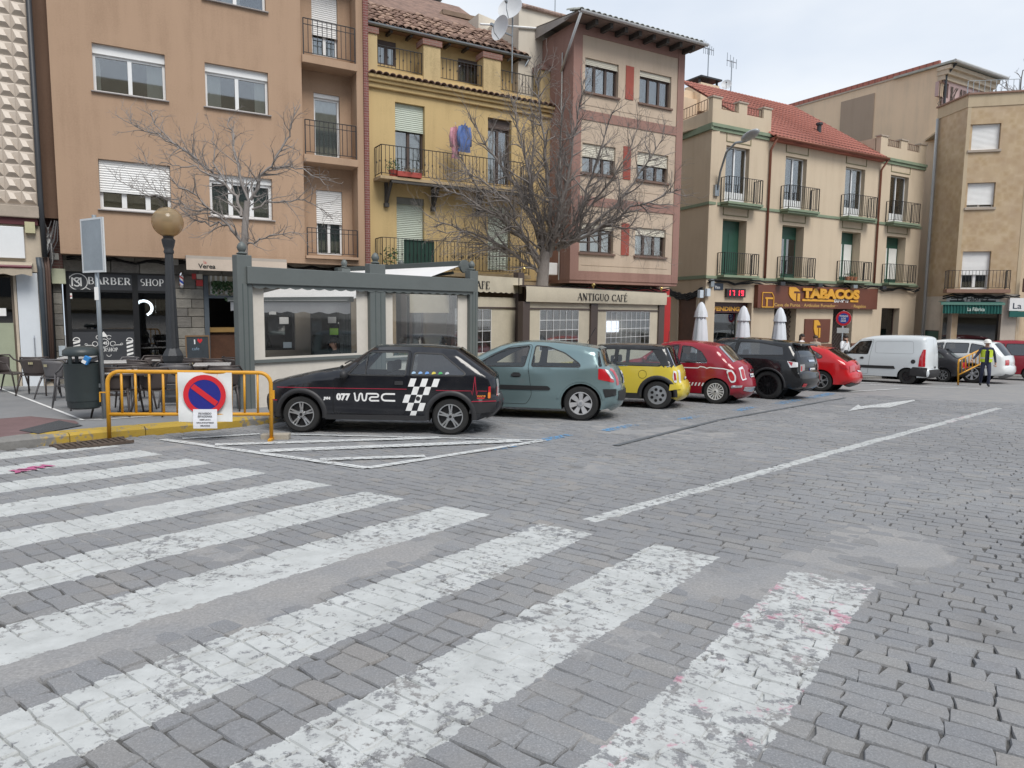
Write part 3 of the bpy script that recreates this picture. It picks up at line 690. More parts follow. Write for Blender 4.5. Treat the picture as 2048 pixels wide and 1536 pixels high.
MB().box(uA+.05, uM-.02, GY0-.01, GY0+.05, z1_, s1[3]).build('sign_panel', PANEL, sf); MB().box(uM2+.03, uB-.05, GY0-.01, GY0+.05, z1_, s1[3]).build('sign_panel', PANEL, sf)
MB().box(uA+.05, uM-.02, GY0-.008, GY0+.05, zg0, z2_-.04).build('lower_panel', PANEL, sf)
MB().box(uA+.05, uM-.02, GY0+.03, GY0+.04, z2_+.02, z1_-.06).build('pane', DGL, sf); MB().box(uM2+.03, uB-.05, GY0+.03, GY0+.04, zg0, z1_-.06).build('pane', DGL, sf)
yT = GY0-.0125
k0 = FO.uv(175.5, 572, GY0); k1 = FO.uv(263, 572, GY0); hB = (FO.uv(220,557,GY0)[1] - FO.uv(220,571,GY0)[1])
flat_text('sign_lettering', 'BARBER', LETW, sf, k0[0], s1[2]+.14, yT, hB, serif=True, fit=k1[0]-k0[0], wide=1.2)
k0 = FO.uv(281, 575, GY0); k1 = FO.uv(329, 575, GY0); flat_text('sign_lettering', 'SHOP', LETW, sf, k0[0], s1[2]+.13, yT, hB, serif=True, fit=k1[0]-k0[0])
def ring(mb, c, r, w, y, n=28, a0=0, a1=360):
    P = [(c[0]+q*cos(rad(a0+(a1-a0)*i/n)), y, c[1]+q*sin(rad(a0+(a1-a0)*i/n))) for i in range(n+1) for q in (r-w/2, r+w/2)]
    return mb.add(P, [(2*i, 2*i+1, 2*i+3, 2*i+2) for i in range(n)])
c = FO.uv(156, 563.5, GY0); mb = ring(MB(), c, .205, .018, yT); mb.bar((c[0]-.26, yT, c[1]+.2), (c[0]-.17, yT, c[1]+.12), .016, .002, (0,1,0)).bar((c[0]+.15, yT, c[1]-.13), (c[0]+.27, yT, c[1]-.2), .016, .002, (0,1,0)); mb.build('sign_emblem', LETW, sf)
flat_text('sign_lettering', 'M', LETW, sf, c[0]-.17, c[1]-.11, yT-.002, .32, wide=1.1); flat_text('sign_lettering', 'S', LETW, sf, c[0]-.1, c[1]-.12, yT-.004, .34)
# lower panel decorations: two poles, roundel, scrolls
for px in (154, 260):
    c = FO.uv(px, 697, GY0); mb = MB()
    for k in range(4): z = c[1]-.19+k*.1; mb.quad((c[0]-.075,yT,z),(c[0]+.075,yT,z+.045),(c[0]+.075,yT,z+.1),(c[0]-.075,yT,z+.055))
    ring(mb, (c[0], c[1]+.21), .07, .02, yT, 14, 0, 180).box(c[0]-.085, c[0]+.085, yT-.001, yT, c[1]+.2, c[1]+.215).box(c[0]-.085, c[0]+.085, yT-.001, yT, c[1]-.22, c[1]-.205)
    mb.build('barber_pole_decal', LETW, sf)
c = FO.uv(208, 686, GY0); mb = ring(MB(), c, .105, .014, yT)
for sx in (-1, 1):
    ring(mb, (c[0]+sx*.2, c[1]-.02), .06, .012, yT, 14, 0, 300 if sx > 0 else 360); ring(mb, (c[0]+sx*.12, c[1]+.15), .05, .012, yT, 12, 20, 320); mb.box(c[0]+(.22 if sx > 0 else -.4), c[0]+(.4 if sx > 0 else -.22), yT-.001, yT, c[1]-.06, c[1]-.045); ring(mb, (c[0]+sx*.4, c[1]-.03), .025, .01, yT, 10); ring(mb, (c[0]+sx*.1, c[1]-.3), .05, .01, yT, 10, 180, 360)
mb.quad((c[0]-.09,yT,c[1]+.16),(c[0]+.09,yT,c[1]+.16),(c[0]+.06,yT,c[1]+.22),(c[0],yT,c[1]+.3),(c[0]-.06,yT,c[1]+.22)); mb.build('emblem_decal', LETW, sf)
flat_text('emblem_lettering', '345', LETW, sf, c[0], c[1]-.035, yT-.001, .1, .003, align='CENTER'); flat_text('emblem_lettering', 'BARBERSHOP', LETW, sf, c[0], c[1]-.22, yT-.001, .095, serif=True, fit=.62, align='CENTER')
c = FO.uv(139.5, 591, GY0); MB().box(c[0]-.05, c[0]+.05, yT, yT+.01, c[1]-.08, c[1]+.06).build('notice', LETW, sf); MB().box(c[0]-.045, c[0]+.045, yT-.002, yT-.001, c[1]-.03, c[1]).build('notice_print', M('sticker_red', (.5,.05,.05), .5), sf)
# inside the barber shop: ring lamp and shelves
c = FO.uv(288, 616, GY0+1.3); mb = MB(); P = [(c[0]+.2*cos(rad(a)), GY0+1.3, c[1]+.2*sin(rad(a))) for a in range(-70, 181, 10)]; mb.tube(P, .035, 8).build('ring_lamp', emit('ring_light', (1,.96,.92), 9), bo)
for k, (px, py, w, h, cl) in enumerate(((316,612,.12,.4,(.3,.35,.3)),(309,640,.2,.3,(.25,.28,.25)),(300,672,.35,.06,(.35,.3,.2)),(286,700,.3,.12,(.3,.22,.1)),(296,716,.12,.2,(.5,.4,.15)),(240,655,.5,.2,(.1,.08,.06)),(330,690,.14,.5,(.5,.55,.55)))):
    c = FO.uv(px, py, GY0+.9); MB().box(c[0]-w/2, c[0]+w/2, GY0+.85, GY0+1.05, c[1]-h/2, c[1]+h/2).build('shop_fitting', M('fitting_%s' % 'abcdefg'[k], cl, .6), bo, bevel=.02)
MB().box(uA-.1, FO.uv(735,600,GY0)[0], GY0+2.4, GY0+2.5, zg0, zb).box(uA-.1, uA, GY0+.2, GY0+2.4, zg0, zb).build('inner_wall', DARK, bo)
# bar opening, counter, awning with script
ba, bb = FO.uv(415,600,GY0)[0], FO.uv(520,600,GY0)[0]; zc_ = FO.uv(440, 593, GY0)[1]
MB().box(pr[1], ba+.03, GY0-.02, GY0+.1, zg0, zsg).box(ba+.03, bb, GY0, GY0+.08, zc_-.05, zc_+.03).build('bar_frame', M('grey_blue_frame', (.09,.11,.13), .5), bo)
MB().box(ba, bb, GY0+.5, GY0+.8, zg0, FO.uv(440,662,GY0+.5)[1]).build('bar_counter', WOODB, bo); z = FO.uv(440,655,GY0+.5)[1]; MB().box(ba, bb, GY0+.42, GY0+.85, z-.13, z).build('bar_top', M('pine_wood', (.42,.26,.09), .5, var=.15), bo)
MB().box(ba+.03, bb, GY0+.06, GY0+.08, zc_+.03, zsg).build('transom_panel', M('cream_print', (.5,.45,.36), .6, var=.15), bo)
for k in range(4): u = ba+.08+k*.13; MB().box(u, u+.06, GY0+.04, GY0+.055, zc_+.06, zc_+.62).build('white_slat', WHITE, bo)
mb = MB()
rs = random.Random(5)
for k in range(260):
    u = ba+.1+rs.random()*.85; z = zsg-.12-abs(rs.gauss(0, .16)); y = GY0-.02-rs.random()*.14; a, b_ = rs.uniform(-.05,.05), rs.uniform(-.05,.05); mb.quad((u,y,z),(u+.045,y+a,z-.015),(u+.03,y+b_,z-.06),(u-.015,y,z-.04))
mb.build('hanging_foliage', M('ivy_leaf', (.045,.1,.035), .6, var=.4), bo)
a0 = FO.rect(372,518,480,543,y=-.15); aw = MB().box(a0[0], bb+.6, -.15, GY0, a0[3]-.0, a0[3]+.1).build('awning_cassette', M('awning_bar', (.36,.32,.28), .6), bo)
MB().box(a0[0], bb+.6, -.17, -.15, a0[2], a0[3]+.02).build('awning_valance', M('beige_canvas', (.5,.42,.35), .9, var=.08), bo)
flat_text('awning_lettering', 'Verea', BLACK, bo, FO.uv(397,540,-.17)[0], a0[2]+.05, -.175, .17, .004, fit=.42); flat_text('awning_lettering', 'la', M('sticker_red'), bo, FO.uv(407,530,-.17)[0], a0[2]+.17, -.175, .12)
for px, py, w, h in ((388,553,.1,.15),(399,553,.15,.13),(399,566,.17,.17)):
    c = FO.uv(px, py, GY0-.04); MB().box(c[0]-w/2, c[0]+w/2, GY0-.05, GY0-.03, c[1]-h/2, c[1]+h/2).build('plaque', M('sticker_red') if px < 390 or py > 560 else M('cream_plaque', (.6,.55,.48), .5), bo)
# rest of the ground floor (seen through the terrace plastic)
g0, g1 = bb, u_r
H = [FO.rect(620,585,700,760,y=GY0), FO.rect(528,600,592,700,y=GY0)]; H[0] = (H[0][0], H[0][1], zg0+.02, H[0][3]); 
wall_holes('wall', M('stone_render', (.27,.235,.19), .85, var=.15, bump=.4), bo, g0, g1+.1, zg0, zb-.14, H, y=GY0+.02, reveal=.2)
for h in H: window(bo, h, 1, y=GY0+.12, fm=BLKF, gl=DGL, name='shop_window')
c = FO.uv(668, 663, GY0-.05)
for px, py, w, h, m in ((668,663,.26,.2,M('lime_poster', (.32,.62,.06), .6)),(664,640,.25,.19,WHITE),(680,646,.12,.06,WHITE),(568,641,.26,.2,WHITE),(545,622,.2,.2,WHITE),(575,690,.24,.17,M('pale_blue_sheet', (.5,.6,.68), .6))):
    c = FO.uv(px, py, GY0+.1); MB().box(c[0]-w/2, c[0]+w/2, GY0+.095, GY0+.105, c[1]-h/2, c[1]+h/2).build('poster', m, bo)
# facade cables under the overhang
P = [(u_l+.1+(u_r-u_l)*k/30, GY0-.03, zb-.2+.05*sin(k*1.9)+.03*sin(k*.7)) for k in range(31)]
for q in range(3): cable(bo, [(a, b-.02*q, c_-.03*q+.02*sin(a*3+q)) for a, b, c_ in P], .016)
# cabling nest and pipes at the joint to the left house
rs = random.Random(9)
for q in range(16):
    a = FO.uv(78+rs.random()*40, 440+rs.random()*40, .25); b = FO.uv(76+rs.random()*34, 505+rs.random()*30, .2); c = FO.uv(78+rs.random()*26, 560+rs.random()*40, .4)
    cable(bo, [(a[0], .25, a[1]), ((a[0]+b[0])/2+rs.uniform(-.1,.1), .1, (a[1]+b[1])/2), (b[0], .15, b[1]), ((b[0]+c[0])/2+rs.uniform(-.08,.08), .25, (b[1]+c[1])/2), (c[0], .4, c[1])], rs.uniform(.008,.022), M('grey_cable', (.09,.09,.095), .7) if q % 3 else M('white_cable', (.45,.45,.44), .6))
MB().box(FO.uv(76,500,.5)[0], u_l+.02, .5, .7, zsg, FO.uv(90,433,.5)[1]).build('wall', brickmat('dark_brick', (.1,.04,.035), (.07,.03,.025), (.12,.1,.09)), bo)
c = FO.rect(102,537,132,568,y=GY0-.15); MB().box(c[0], c[1], GY0-.18, GY0, c[2], c[3]).build('meter_box', M('cream_green_box', (.48,.5,.36), .5), bo, bevel=.01)
for px, py in ((105,512),(112,513),(352,524)): c = FO.uv(px, py, GY0-.1); MB().box(c[0]-.06, c[0]+.06, GY0-.12, GY0, c[1]-.08, c[1]+.08).build('junction_box', M('grey_box', (.45,.45,.43), .6), bo, bevel=.01)
c = FO.rect(117,692,131,712,y=GY0-.1); MB().box(c[0], c[1], GY0-.06, GY0, c[2], c[3]).build('meter_box', M('pale_box', (.55,.62,.68), .5), bo)
for px0, px1, r, m in ((80,92,.055,M('blue_grey_pipe', (.06,.075,.09), .5)),(87,97,.028,M('grey_cable')),(93,102,.03,M('rust_pipe', (.1,.06,.045), .7)),(98,106,.03,M('rust_pipe'))):
    a = FO.uv(px0, 540, -.02); b = FO.uv(px1, 714, -.02); MB().tube([(a[0]-.02, -.02, a[1]+.3), (a[0], -.02, a[1]), (b[0], -.02, b[1]-.6)], r, 8).build('wall_pipe', m, bo, smooth=1)
bpole = thing('barber_pole', 'red white and blue striped barber pole on the stone pillar', 'barber pole', Matrix.Translation(FO.w(FO.uv(363,560,GY0-.12)[0], GY0-.12, FO.uv(363,560,GY0-.12)[1])))
t = NT('barber_stripes'); o_ = t.n('ShaderNodeSeparateXYZ', {0: t.obj()}); a_ = t.math('ARCTAN2', o_.outputs[1], o_.outputs[0]); f_ = t.math('FRACT', t.math('ADD', t.math('MULTIPLY', a_, 1/(2*pi)), t.math('MULTIPLY', o_.outputs[2], 4.4)))
rp = t.n('ShaderNodeValToRGB', {'Fac': f_}); rp.color_ramp.interpolation = 'CONSTANT'; e = rp.color_ramp.elements; e[0].color = (.55,.03,.04,1); e[1].position = .2; e[1].color = (.75,.75,.75,1); x = e.new(.45); x.color = (.03,.08,.45,1); x = e.new(.75); x.color = (.75,.75,.75,1)
STR = t.done(t.bsdf(rp.outputs[0], .3))
MB().lathe([(.05,-.14),(.05,.12)], n=14, close=True).build('glass_cylinder', STR, bpole, smooth=1)
MB().lathe([(.0,-.23),(.03,-.21),(.06,-.19),(.065,-.14)], n=14).lathe([(.065,.12),(.06,.17),(.05,.2),(.035,.23),(0,.24)], n=14).build('end_cap', CHROME, bpole, smooth=40); MB().box(-.02,.02,0,.13,-.2,.2).build('bracket', CHROME, bpole)
# ---------------------------------------------------------------- tiled house on the far left
FL = fac(DO-.05, 64)
bl = thing('apartment_building', 'pale house with relief tiles at the left edge', 'building', FL.m)
uR = FL.uv(63, 200)[0]; zT = FL.uv(75, 412)[1]; uL = uR-6
CRT = M('cream_tile', (.5,.43,.36), .45, var=.12, vs=2)
MB().box(uL, uR, .02, 6, zT, zT+9).build('wall', M('cream_grout', (.4,.35,.3), .8), bl)
tm = MB().add([(0,0,0),(.3,0,0),(.3,0,.3),(0,0,.3),(.02,-.012,.02),(.28,-.012,.02),(.28,-.012,.28),(.02,-.012,.28),(.09,-.075,.1),(.21,-.075,.1),(.15,-.02,.24)], [(0,1,5,4),(1,2,6,5),(2,3,7,6),(3,0,4,7),(4,5,9,8),(5,6,10,9),(6,7,10),(7,4,8,10),(8,9,10)]).mesh('relief_tile', CRT)
for i in range(5):
    for j in range(20): link('relief_tile', tm, bl, (uR-.305*(i+1), .018, zT+.02+.305*j))
MB().box(uL, uR+.02, -.12, 6, zT-.3, zT-.02).build('cornice', M('stone_ledge', (.38,.32,.26), .8, var=.15), bl, bevel=.02); MB().box(uL, uR-.02, -.04, 6, zT-.46, zT-.301).build('fascia_band', M('maroon', (.09,.02,.025), .5), bl)
LW = M('left_render', (.5,.43,.34), .85, var=.12, vs=2); zl = FL.uv(40, 545)[1]
LH = [(uL+1, FL.uv(28,600)[0], -.25, zl), (FL.uv(33.5,600)[0], FL.uv(79,620)[0], -.1, zl+.02)]
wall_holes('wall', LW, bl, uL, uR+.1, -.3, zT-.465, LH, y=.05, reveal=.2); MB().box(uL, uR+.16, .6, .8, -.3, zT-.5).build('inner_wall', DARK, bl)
c = FL.rect(-60,448,50.5,517,y=-.05); MB().box(c[0], c[1], -.05, .05, c[2], c[3]).build('blank_sign', M('sign_white', (.72,.74,.75), .4, var=.03), bl, bevel=.01)
z = FL.uv(30,533,-.35)[1]; MB().tube([(uL, -.35, z), (FL.uv(63,533,-.35)[0], -.35, z)], .035, 8).build('awning_bar', M('maroon_bar', (.13,.02,.035), .5), bl)
mb = MB(); n = 40; ue = FL.uv(64,540,-.35)[0]; mb.grid(lambda a, b: (ue-3*(1-a), -.35-.004*sin(a*60), z-.03-b*(.16+.02*sin(a*52))), 60, 1); mb.grid(lambda a, b: (ue-3*(1-a), -.35+b*.38, z+.03+b*.1), 10, 1); mb.build('awning_valance', M('beige_canvas2', (.42,.36,.28), .9, var=.12), bl, smooth=1)
window(bl, LH[0], 1, y=.16, fm=M('wood_frame', (.16,.13,.1), .6), name='shop_window', gl=DGL); h = LH[0]; zz = FL.uv(20,646,.1)[1]; MB().box(h[0]+.05, h[1]-.05, .12, .15, h[2], zz).build('window_screen', M('sage_film', (.33,.36,.26), .7, var=.08), bl); c = FL.rect(-30,616,13,632,y=.1); MB().box(c[0], c[1], .09, .1, c[2], c[3]).build('notice', WHITE, bl)
h = LH[1]; dd = MB().box(h[0]+.01, h[1]-.01, .06, .1, h[2], h[3]-.02).build('door', M('door_white', (.66,.7,.74), .4, var=.03), bl); MB().tube([(h[1]-.14,.02,.75),(h[1]-.14,0,.8),(h[1]-.14,0,1.3),(h[1]-.14,.02,1.35)], .012, 6).build('handle', ALU, dd)
c = FL.uv(60,455,-.05); MB().box(c[0]-.1, c[0]+.1, -.08, .05, c[1]-.13, c[1]+.13).build('meter_box', M('cream_box', (.46,.43,.27), .6), bl)
a = FL.uv(57,0,-.06); MB().tube([(a[0], -.06, zT+8), (a[0], -.06, zT+.1), (a[0]+.02, -.06, zT-1.2)], .06, 8).build('drainpipe', M('dark_pipe', (.03,.033,.038), .5), bl, smooth=1)
# ---------------------------------------------------------------- yellow house
YEL = stucco('yellow_stucco', (.54,.40,.20), .2); TILEM = M('old_clay_tile', (.2,.125,.095), .85, var=.45, vs=4, bump=.3); TILER = M('red_clay_tile', (.36,.12,.085), .8, var=.25, vs=2, bump=.2)
def tile_mesh(name, mat, w=.21, l=.42, h=.075, n=6):
    mb = MB()
    def ringp(y, ww, hh, dz): return [(-ww/2*cos(pi*i/n), y, hh*sin(pi*i/n)+dz) for i in range(n+1)]
    a, b, a2, b2 = ringp(0, w, h, 0), ringp(l, w*.8, h*.85, 0), ringp(0, w*.86, h*.8, 0), ringp(l, w*.68, h*.65, 0); k = n+1
    mb.add(a+b+a2+b2, [(i, i+1, k+i+1, k+i) for i in range(n)] + [(2*k+i, 3*k+i, 3*k+i+1, 2*k+i+1) for i in range(n)] + [(i, 2*k+i, 2*k+i+1, i+1) for i in range(n)])
    return mb.mesh(name, mat, smooth=1)
FY = fac(DO+.12, 736)
by = thing('apartment_building', 'yellow house with iron balconies and a tiled attic roof', 'building', FY.m)
y0, y1 = 0.02, FY.uv(1128, 400)[0]; zc = FY.uv(736, 150)[1]; zf1 = FY.uv(765, 531)[1]-.1; zf2 = FY.uv(775, 350)[1]; zgr = -.4
DD = [FY.rect(*v) for v in ((790,203,850,352), (976,232,1022,378), (793,393,849,535), (976,419,1019,545))]
d2 = DD[0]; DD[1] = (DD[1][0], DD[1][1], d2[2], d2[3]); DD[3] = (DD[3][0], DD[3][1], DD[2][2], DD[2][3])
wall_holes('wall', YEL, by, y0, y1, zf1-.2, zc, DD, reveal=.3)
core(by, y0, y1, zgr, zc, YEL, depth=9)
GH = [FY.rect(800,590,850,700), FY.rect(1000,600,1080,720)]
wall_holes('wall', M('beige_render', (.42,.33,.22), .85, var=.12), by, y0, y1, zgr, zf1-.2, GH, y=.03, reveal=.25)
for h in GH: window(by, h, 2, fm=BRF, gl=DGL, name='shop_window')
window(by, DD[0], 2, y=.18, fm=BRF, shut=.37, sm_=SHUTG, box=.12, name='balcony_door', curt=((0,.9,CURT),)); window(by, DD[1], 2, y=.18, fm=BRF, box=.3, name='balcony_door', curt=((.1,.5,CURT),))
window(by, DD[2], 2, y=.18, fm=BRF, shut=.97, sm_=SHUTG, name='balcony_door'); window(by, DD[3], 2, y=.18, fm=BRF, shut=.97, sm_=SHUTG, name='balcony_door')
MB().box(DD[2][0], DD[2][1], .05, .16, DD[2][3]-.2, DD[2][3]).build('shutter_box', M('grey_box2', (.17,.17,.15), .6), by)
# balconies
ue = FY.uv(1064, 330, -.6)[0]; us_ = FY.uv(760, 290, -.6)[0]; SLABY = stucco('worn_slab', (.42,.32,.2), .45)
zb2 = FY.uv(780, 352, -.6)[1]; b2 = balcony(by, us_, ue, zb2, .62, .88, .09, SLABY, sp=.125, knob=True, bar=.013); 
zb1 = FY.uv(780, 540, -.6)[1]; b1 = balcony(by, us_, ue, zb1, .62, .95, .12, SLABY, sp=.125, knob=True, bar=.013)
MB().box(us_+.35, ue, -.6, -.52, zb2-.17, zb2-.092).build('balcony_beam', M('dark_beam', (.06,.055,.05), .7), by)
for px in (776, 870, 960):
    u = FY.uv(px, 380, -.2)[0]; MB().bar((u,-.05,zb2-.75),(u,-.05,zb2-.1),.09).bar((u,-.05,zb2-.7),(u,-.5,zb2-.12),.08).box(u-.07,u+.07,-.12,-.001,zb2-.82,zb2-.7).build('bracket', M('dark_beam'), by)
a, b = DD[2][0]+.02, DD[2][1]+.1; MB().box(a, b, -.53, -.525, zb1+.08, zb1+.93).build('balcony_screen', M('green_mesh', (.02,.06,.045), .8, var=.2), b1)
# scroll ornament on the lower railing
mb = MB(); uc = FY.uv(932,508,-.6)[0]
for sx in (-1, 1):
    for cx, r in ((.22,.11), (.42,.07), (.1,.05)):
        mb.tube([(uc+sx*(cx + r*(1-k/26)*cos(k*.5)), -.585, zb1+.48 + r*(1-k/26)*sin(k*.5)) for k in range(22)], .009, 4)
mb.build('railing_scroll', IRON, b1)
# flower boxes and pots
for k, px in enumerate((806, 826)):
    c = FY.uv(px, 347, -.5); p = MB().box(c[0]-.22, c[0]+.22, -.66, -.5, zb2+.02, zb2+.17).build('flower_box', M('terracotta_red', (.35,.06,.045), .6), by, bevel=.01)
def leaves(name, parent, c, r, n, mat, seed=0, size=.06, flat=1.0):
    rs = random.Random(seed); mb = MB()
    for k in range(n):
        d = Vector((rs.gauss(0,1), rs.gauss(0,1), rs.gauss(0,1))).normalized() * r * rs.random()**.4; d.z *= flat; p = Vector(c) + d
        a = Vector((rs.gauss(0,1), rs.gauss(0,1), rs.gauss(0,.6))).normalized(); b = a.cross(Vector((rs.gauss(0,1), rs.gauss(0,1), rs.gauss(0,1)))).normalized(); s_ = size*rs.uniform(.6,1.4)
        mb.quad(p, p+a*s_*.5+b*s_*.25, p+a*s_, p+a*s_*.5-b*s_*.25)
    return tag(mb.build(name, mat, parent), kind='stuff')
LEAF = M('pot_leaf', (.05,.11,.04), .6, var=.4, vs=8); LEAF2 = M('dry_leaf', (.2,.17,.12), .7, var=.3)
leaves('pot_plant', by, (us_+.45,-.45,zb2+.3), .24, 160, LEAF, 1); leaves('pot_plant', by, (us_+.9,-.55,zb2+.24), .24, 120, LEAF2, 2, flat=.5); leaves('pot_plant', by, (us_+1.3,-.55,zb2+.22), .2, 100, LEAF2, 3, flat=.5); leaves('pot_plant', by, (us_+.35,-.4,zb1+.42), .24, 110, LEAF, 4, .09, 1.5)
MB().lathe([(.1,0),(.14,.2),(.15,.2)], (us_+.45,-.45,zb2), 10).build('flower_pot', M('terracotta_red'), by)
# cornice with tile course, attic terrace
mb = MB().box(y0, y1, -.1, .002, zc-.34, zc-.2).box(y0, y1, -.18, .001, zc-.2, zc-.1).box(y0, y1, -.26, 0, zc-.1, zc); mb.build('cornice', YEL, by, bevel=.025)
tc_ = tile_mesh('cornice_tile', TILEM, .2, .45, .08)
n = int((y1-y0)/.205)
for i in range(n): o = link('roof_tile', tc_, by, (y0+.1+i*.205, -.33, zc+.0)); o.rotation_euler = (rad(8), 0, random.gauss(0, .03))
zt = zc+.14
MB().box(y0, y1, .1, .26, zc, zt+.16).build('parapet', YEL, by)
PL = [FY.rect(728,64,754,130,y=.1), FY.rect(846,92,880,165,y=.1), FY.rect(966,122,1000,190,y=.1), FY.rect(1080,150,1112,212,y=.1)]; zpt = PL[0][3]
BCAP = brickmat('cap_brick', (.26,.12,.09), (.2,.09,.07), (.25,.2,.17))
for a, b, _, _ in PL:
    a = max(a, y0); p = MB().box(a, b, .06, .5, zt, zpt).build('parapet_pillar', stucco('worn_yellow', (.5,.385,.21), .4), by); MB().box(a-.04, b+.04, .02, .54, zpt, zpt+.17).build('brick_cap', BCAP, p)
for (a, b) in zip(PL, PL[1:]): railing(by, [(a[1]+.01, .18, zt+.22), (b[0]-.01, .18, zt+.22)], .62, sp=.125, knob=True, low=.02)
# set-back attic wall and its roof
SB = .95; zea = FY.uv(733, 42, SB-.45)[1]; AW = [FY.rect(754,78,792,134,y=SB), FY.rect(916,116,957,170,y=SB)]; uae = FY.uv(1030, 120, SB)[0]
wall_holes('attic_wall', YEL, by, y0, uae, zc, zea+.1, AW, y=SB, reveal=.15); MB().box(y0, uae, SB+.4, SB+.5, zc, zea).build('inner_wall', DARK, by); MB().box(uae-.15, uae, SB+.002, SB+5, zc, zea+.3).build('attic_wall', YEL, by)
for h in AW: window(by, h, 2, y=SB+.06, fm=BRF, box=.12, curt=((0,1,CURT),))
PIT = rad(33); nrow = 7; ncol = int((uae+.3-y0)/.235)
tl = tile_mesh('roof_tile', TILEM, .23, .46, .085); tl2 = tile_mesh('roof_tile', M('old_clay_tile_pale', (.3,.2,.15), .85, var=.5, vs=5, bump=.3), .23, .46, .085)
mb = MB().quad((y0, SB-.45, zea-.01), (uae+.3, SB-.45, zea-.01), (uae+.3, SB+5, zea-.01+5.45*math.tan(PIT)), (y0, SB+5, zea-.01+5.45*math.tan(PIT))).quad((y0, SB-.45, zea-.1), (uae+.3, SB-.45, zea-.1), (uae+.3, SB+.1, zea-.02), (y0, SB+.1, zea-.02)); mb.build('roof', TILEM, by)
rs = random.Random(3)
for j in range(nrow):
    for i in range(ncol):
        o = link('roof_tile', tl if rs.random() < .6 else tl2, by, (y0+.12+i*.235+rs.gauss(0,.012), SB-.5+j*.36*cos(PIT)+rs.gauss(0,.012), zea+.02+j*.36*sin(PIT)+rs.gauss(0,.008))); o.rotation_euler = (PIT-.05, 0, rs.gauss(0,.05))
mb = MB(); g = [(.075*cos(rad(a)), .075*sin(rad(a))) for a in range(180, 361, 30)]
for (ya, za), (yb, zb_) in zip(g, g[1:]): mb.quad((y0, SB-.5+ya, zea-.02+za), (uae+.3, SB-.5+ya, zea-.02+za), (uae+.3, SB-.5+yb, zea-.02+zb_), (y0, SB-.5+yb, zea-.02+zb_))
mb.tube([(uae+.25, SB-.5, zea-.1), (uae+.1, SB-.1, zea-.55), (uae+.05, SB-.05, zc)], .04, 8); mb.build('gutter', GALV, by, smooth=1)
for i in range(9): u = y0+.35+i*(uae-y0-.4)/8; MB().box(u-.04, u+.04, SB-.42, SB, zea-.16, zea-.08).build('rafter_end', M('dark_beam'), by)
# laundry and pot on balcony rail
def shirt(name, label, cat, u, z, y, w, h, mat, seed):
    o = thing(name, label, cat, FY.m @ Matrix.Translation((u, y, z))); rs = random.Random(seed); mb = MB()
    def f(a, b):
        x = (a-.5)*w*(1 if b > .28 else .55+.45*b/.28); return (x + .02*sin(b*9+a*4), .03*sin(a*17+seed)+.02*sin(b*7), -b*h + (.06 if .4 < a < .6 and b < .05 else 0))
    mb.grid(f, 16, 14); mb.build('cloth', mat, o, smooth=1)
    for s_ in (-1, 1): MB().tube([(s_*w*.36, 0, -.05), (s_*w*.48, .02, -.3), (s_*w*.46, -.01, -.62)], [.05,.055,.045], 7).build('sleeve', mat, o, smooth=1)
    MB().tube([(0,0,.06),(.02,0,.1),(0,0,.13),(-.02,0,.1)], .006, 5).build('hanger', ALU, o); return o
c = FY.uv(930, 250, -.75); shirt('shirt', 'blue shirt hung to dry above the upper balcony', 'shirt', c[0], c[1], -.72, .42, .8, M('denim_blue', (.1,.16,.36), .9, var=.2), 2)
c = FY.uv(913, 252, -.68); shirt('shirt', 'pink patterned shirt hung to dry beside the blue one', 'shirt', c[0], c[1], -.6, .3, .95, M('pink_cloth', (.5,.25,.3), .9, var=.35, vs=12), 5)
# ---------------------------------------------------------------- houses behind the yellow one
def behind(name, label, D, px, base=0.0): F = fac(D, px, base=base); return F, thing(name, label, 'building', F.m)
FB, bb_ = behind('house', 'house with a red tiled roof and dormers behind the yellow one', 33, 560)
zr0 = FB.uv(760, 60)[1]; zr1 = FB.uv(735, -14, 5)[1]; u0_, u1_ = -1.0, FB.uv(958, 40)[0]
MB().box(u0_, u1_, .2, 9, 0, zr0-.1).build('wall', stucco('pale_render', (.5,.43,.36)), bb_)
def redroof(name):
    t = NT(name); o = t.obj(); x = t.n('ShaderNodeSeparateXYZ', {0: o}); w1 = t.math('ABSOLUTE', t.math('SINE', t.math('MULTIPLY', x.outputs[0], 13.5))); w2 = t.math('FRACT', t.math('MULTIPLY', x.outputs[1], 2.6))
    n_ = t.noise(o, 5, 4); c = t.mix(n_, (.27,.085,.06), (.42,.16,.12)); c = t.mix(t.math('MULTIPLY', t.math('LESS_THAN', w2, .16), .55), c, (.1,.04,.035)); c = t.mix(t.math('MULTIPLY', t.math('LESS_THAN', w1, .2), .5), c, (.12,.05,.04))
    return t.done(t.bsdf(c, .8, 0, t.bump(t.math('ADD', w1, w2), .8, .06)))
RROOF = redroof('far_red_roof')
MB().quad((u0_,-.2,zr0-1.5), (u1_,-.2,zr0-1.5), (u1_,5,zr1), (u0_,5,zr1)).quad((u0_,5,zr1),(u1_,5,zr1),(u1_,10,zr0),(u0_,10,zr0)).build('roof', RROOF, bb_); MB().tube([(u0_,5,zr1),(u1_,5,zr1)], .12, 6).build('ridge', M('pale_ridge', (.42,.3,.25), .8), bb_)
DORM = M('slate_lead', (.07,.07,.075), .7)
for px, py in ((752, 14), (826, 30)):
    u, z = FB.uv(px, py, 2.0); MB().prism([(u-.7, z-.4), (u+.7, z-.4), (u+.25, z+.12), (u+.12, z+.3), (u-.12, z+.3), (u-.22, z+.12)], 1.6, 4.2).build('dormer', DORM, bb_)
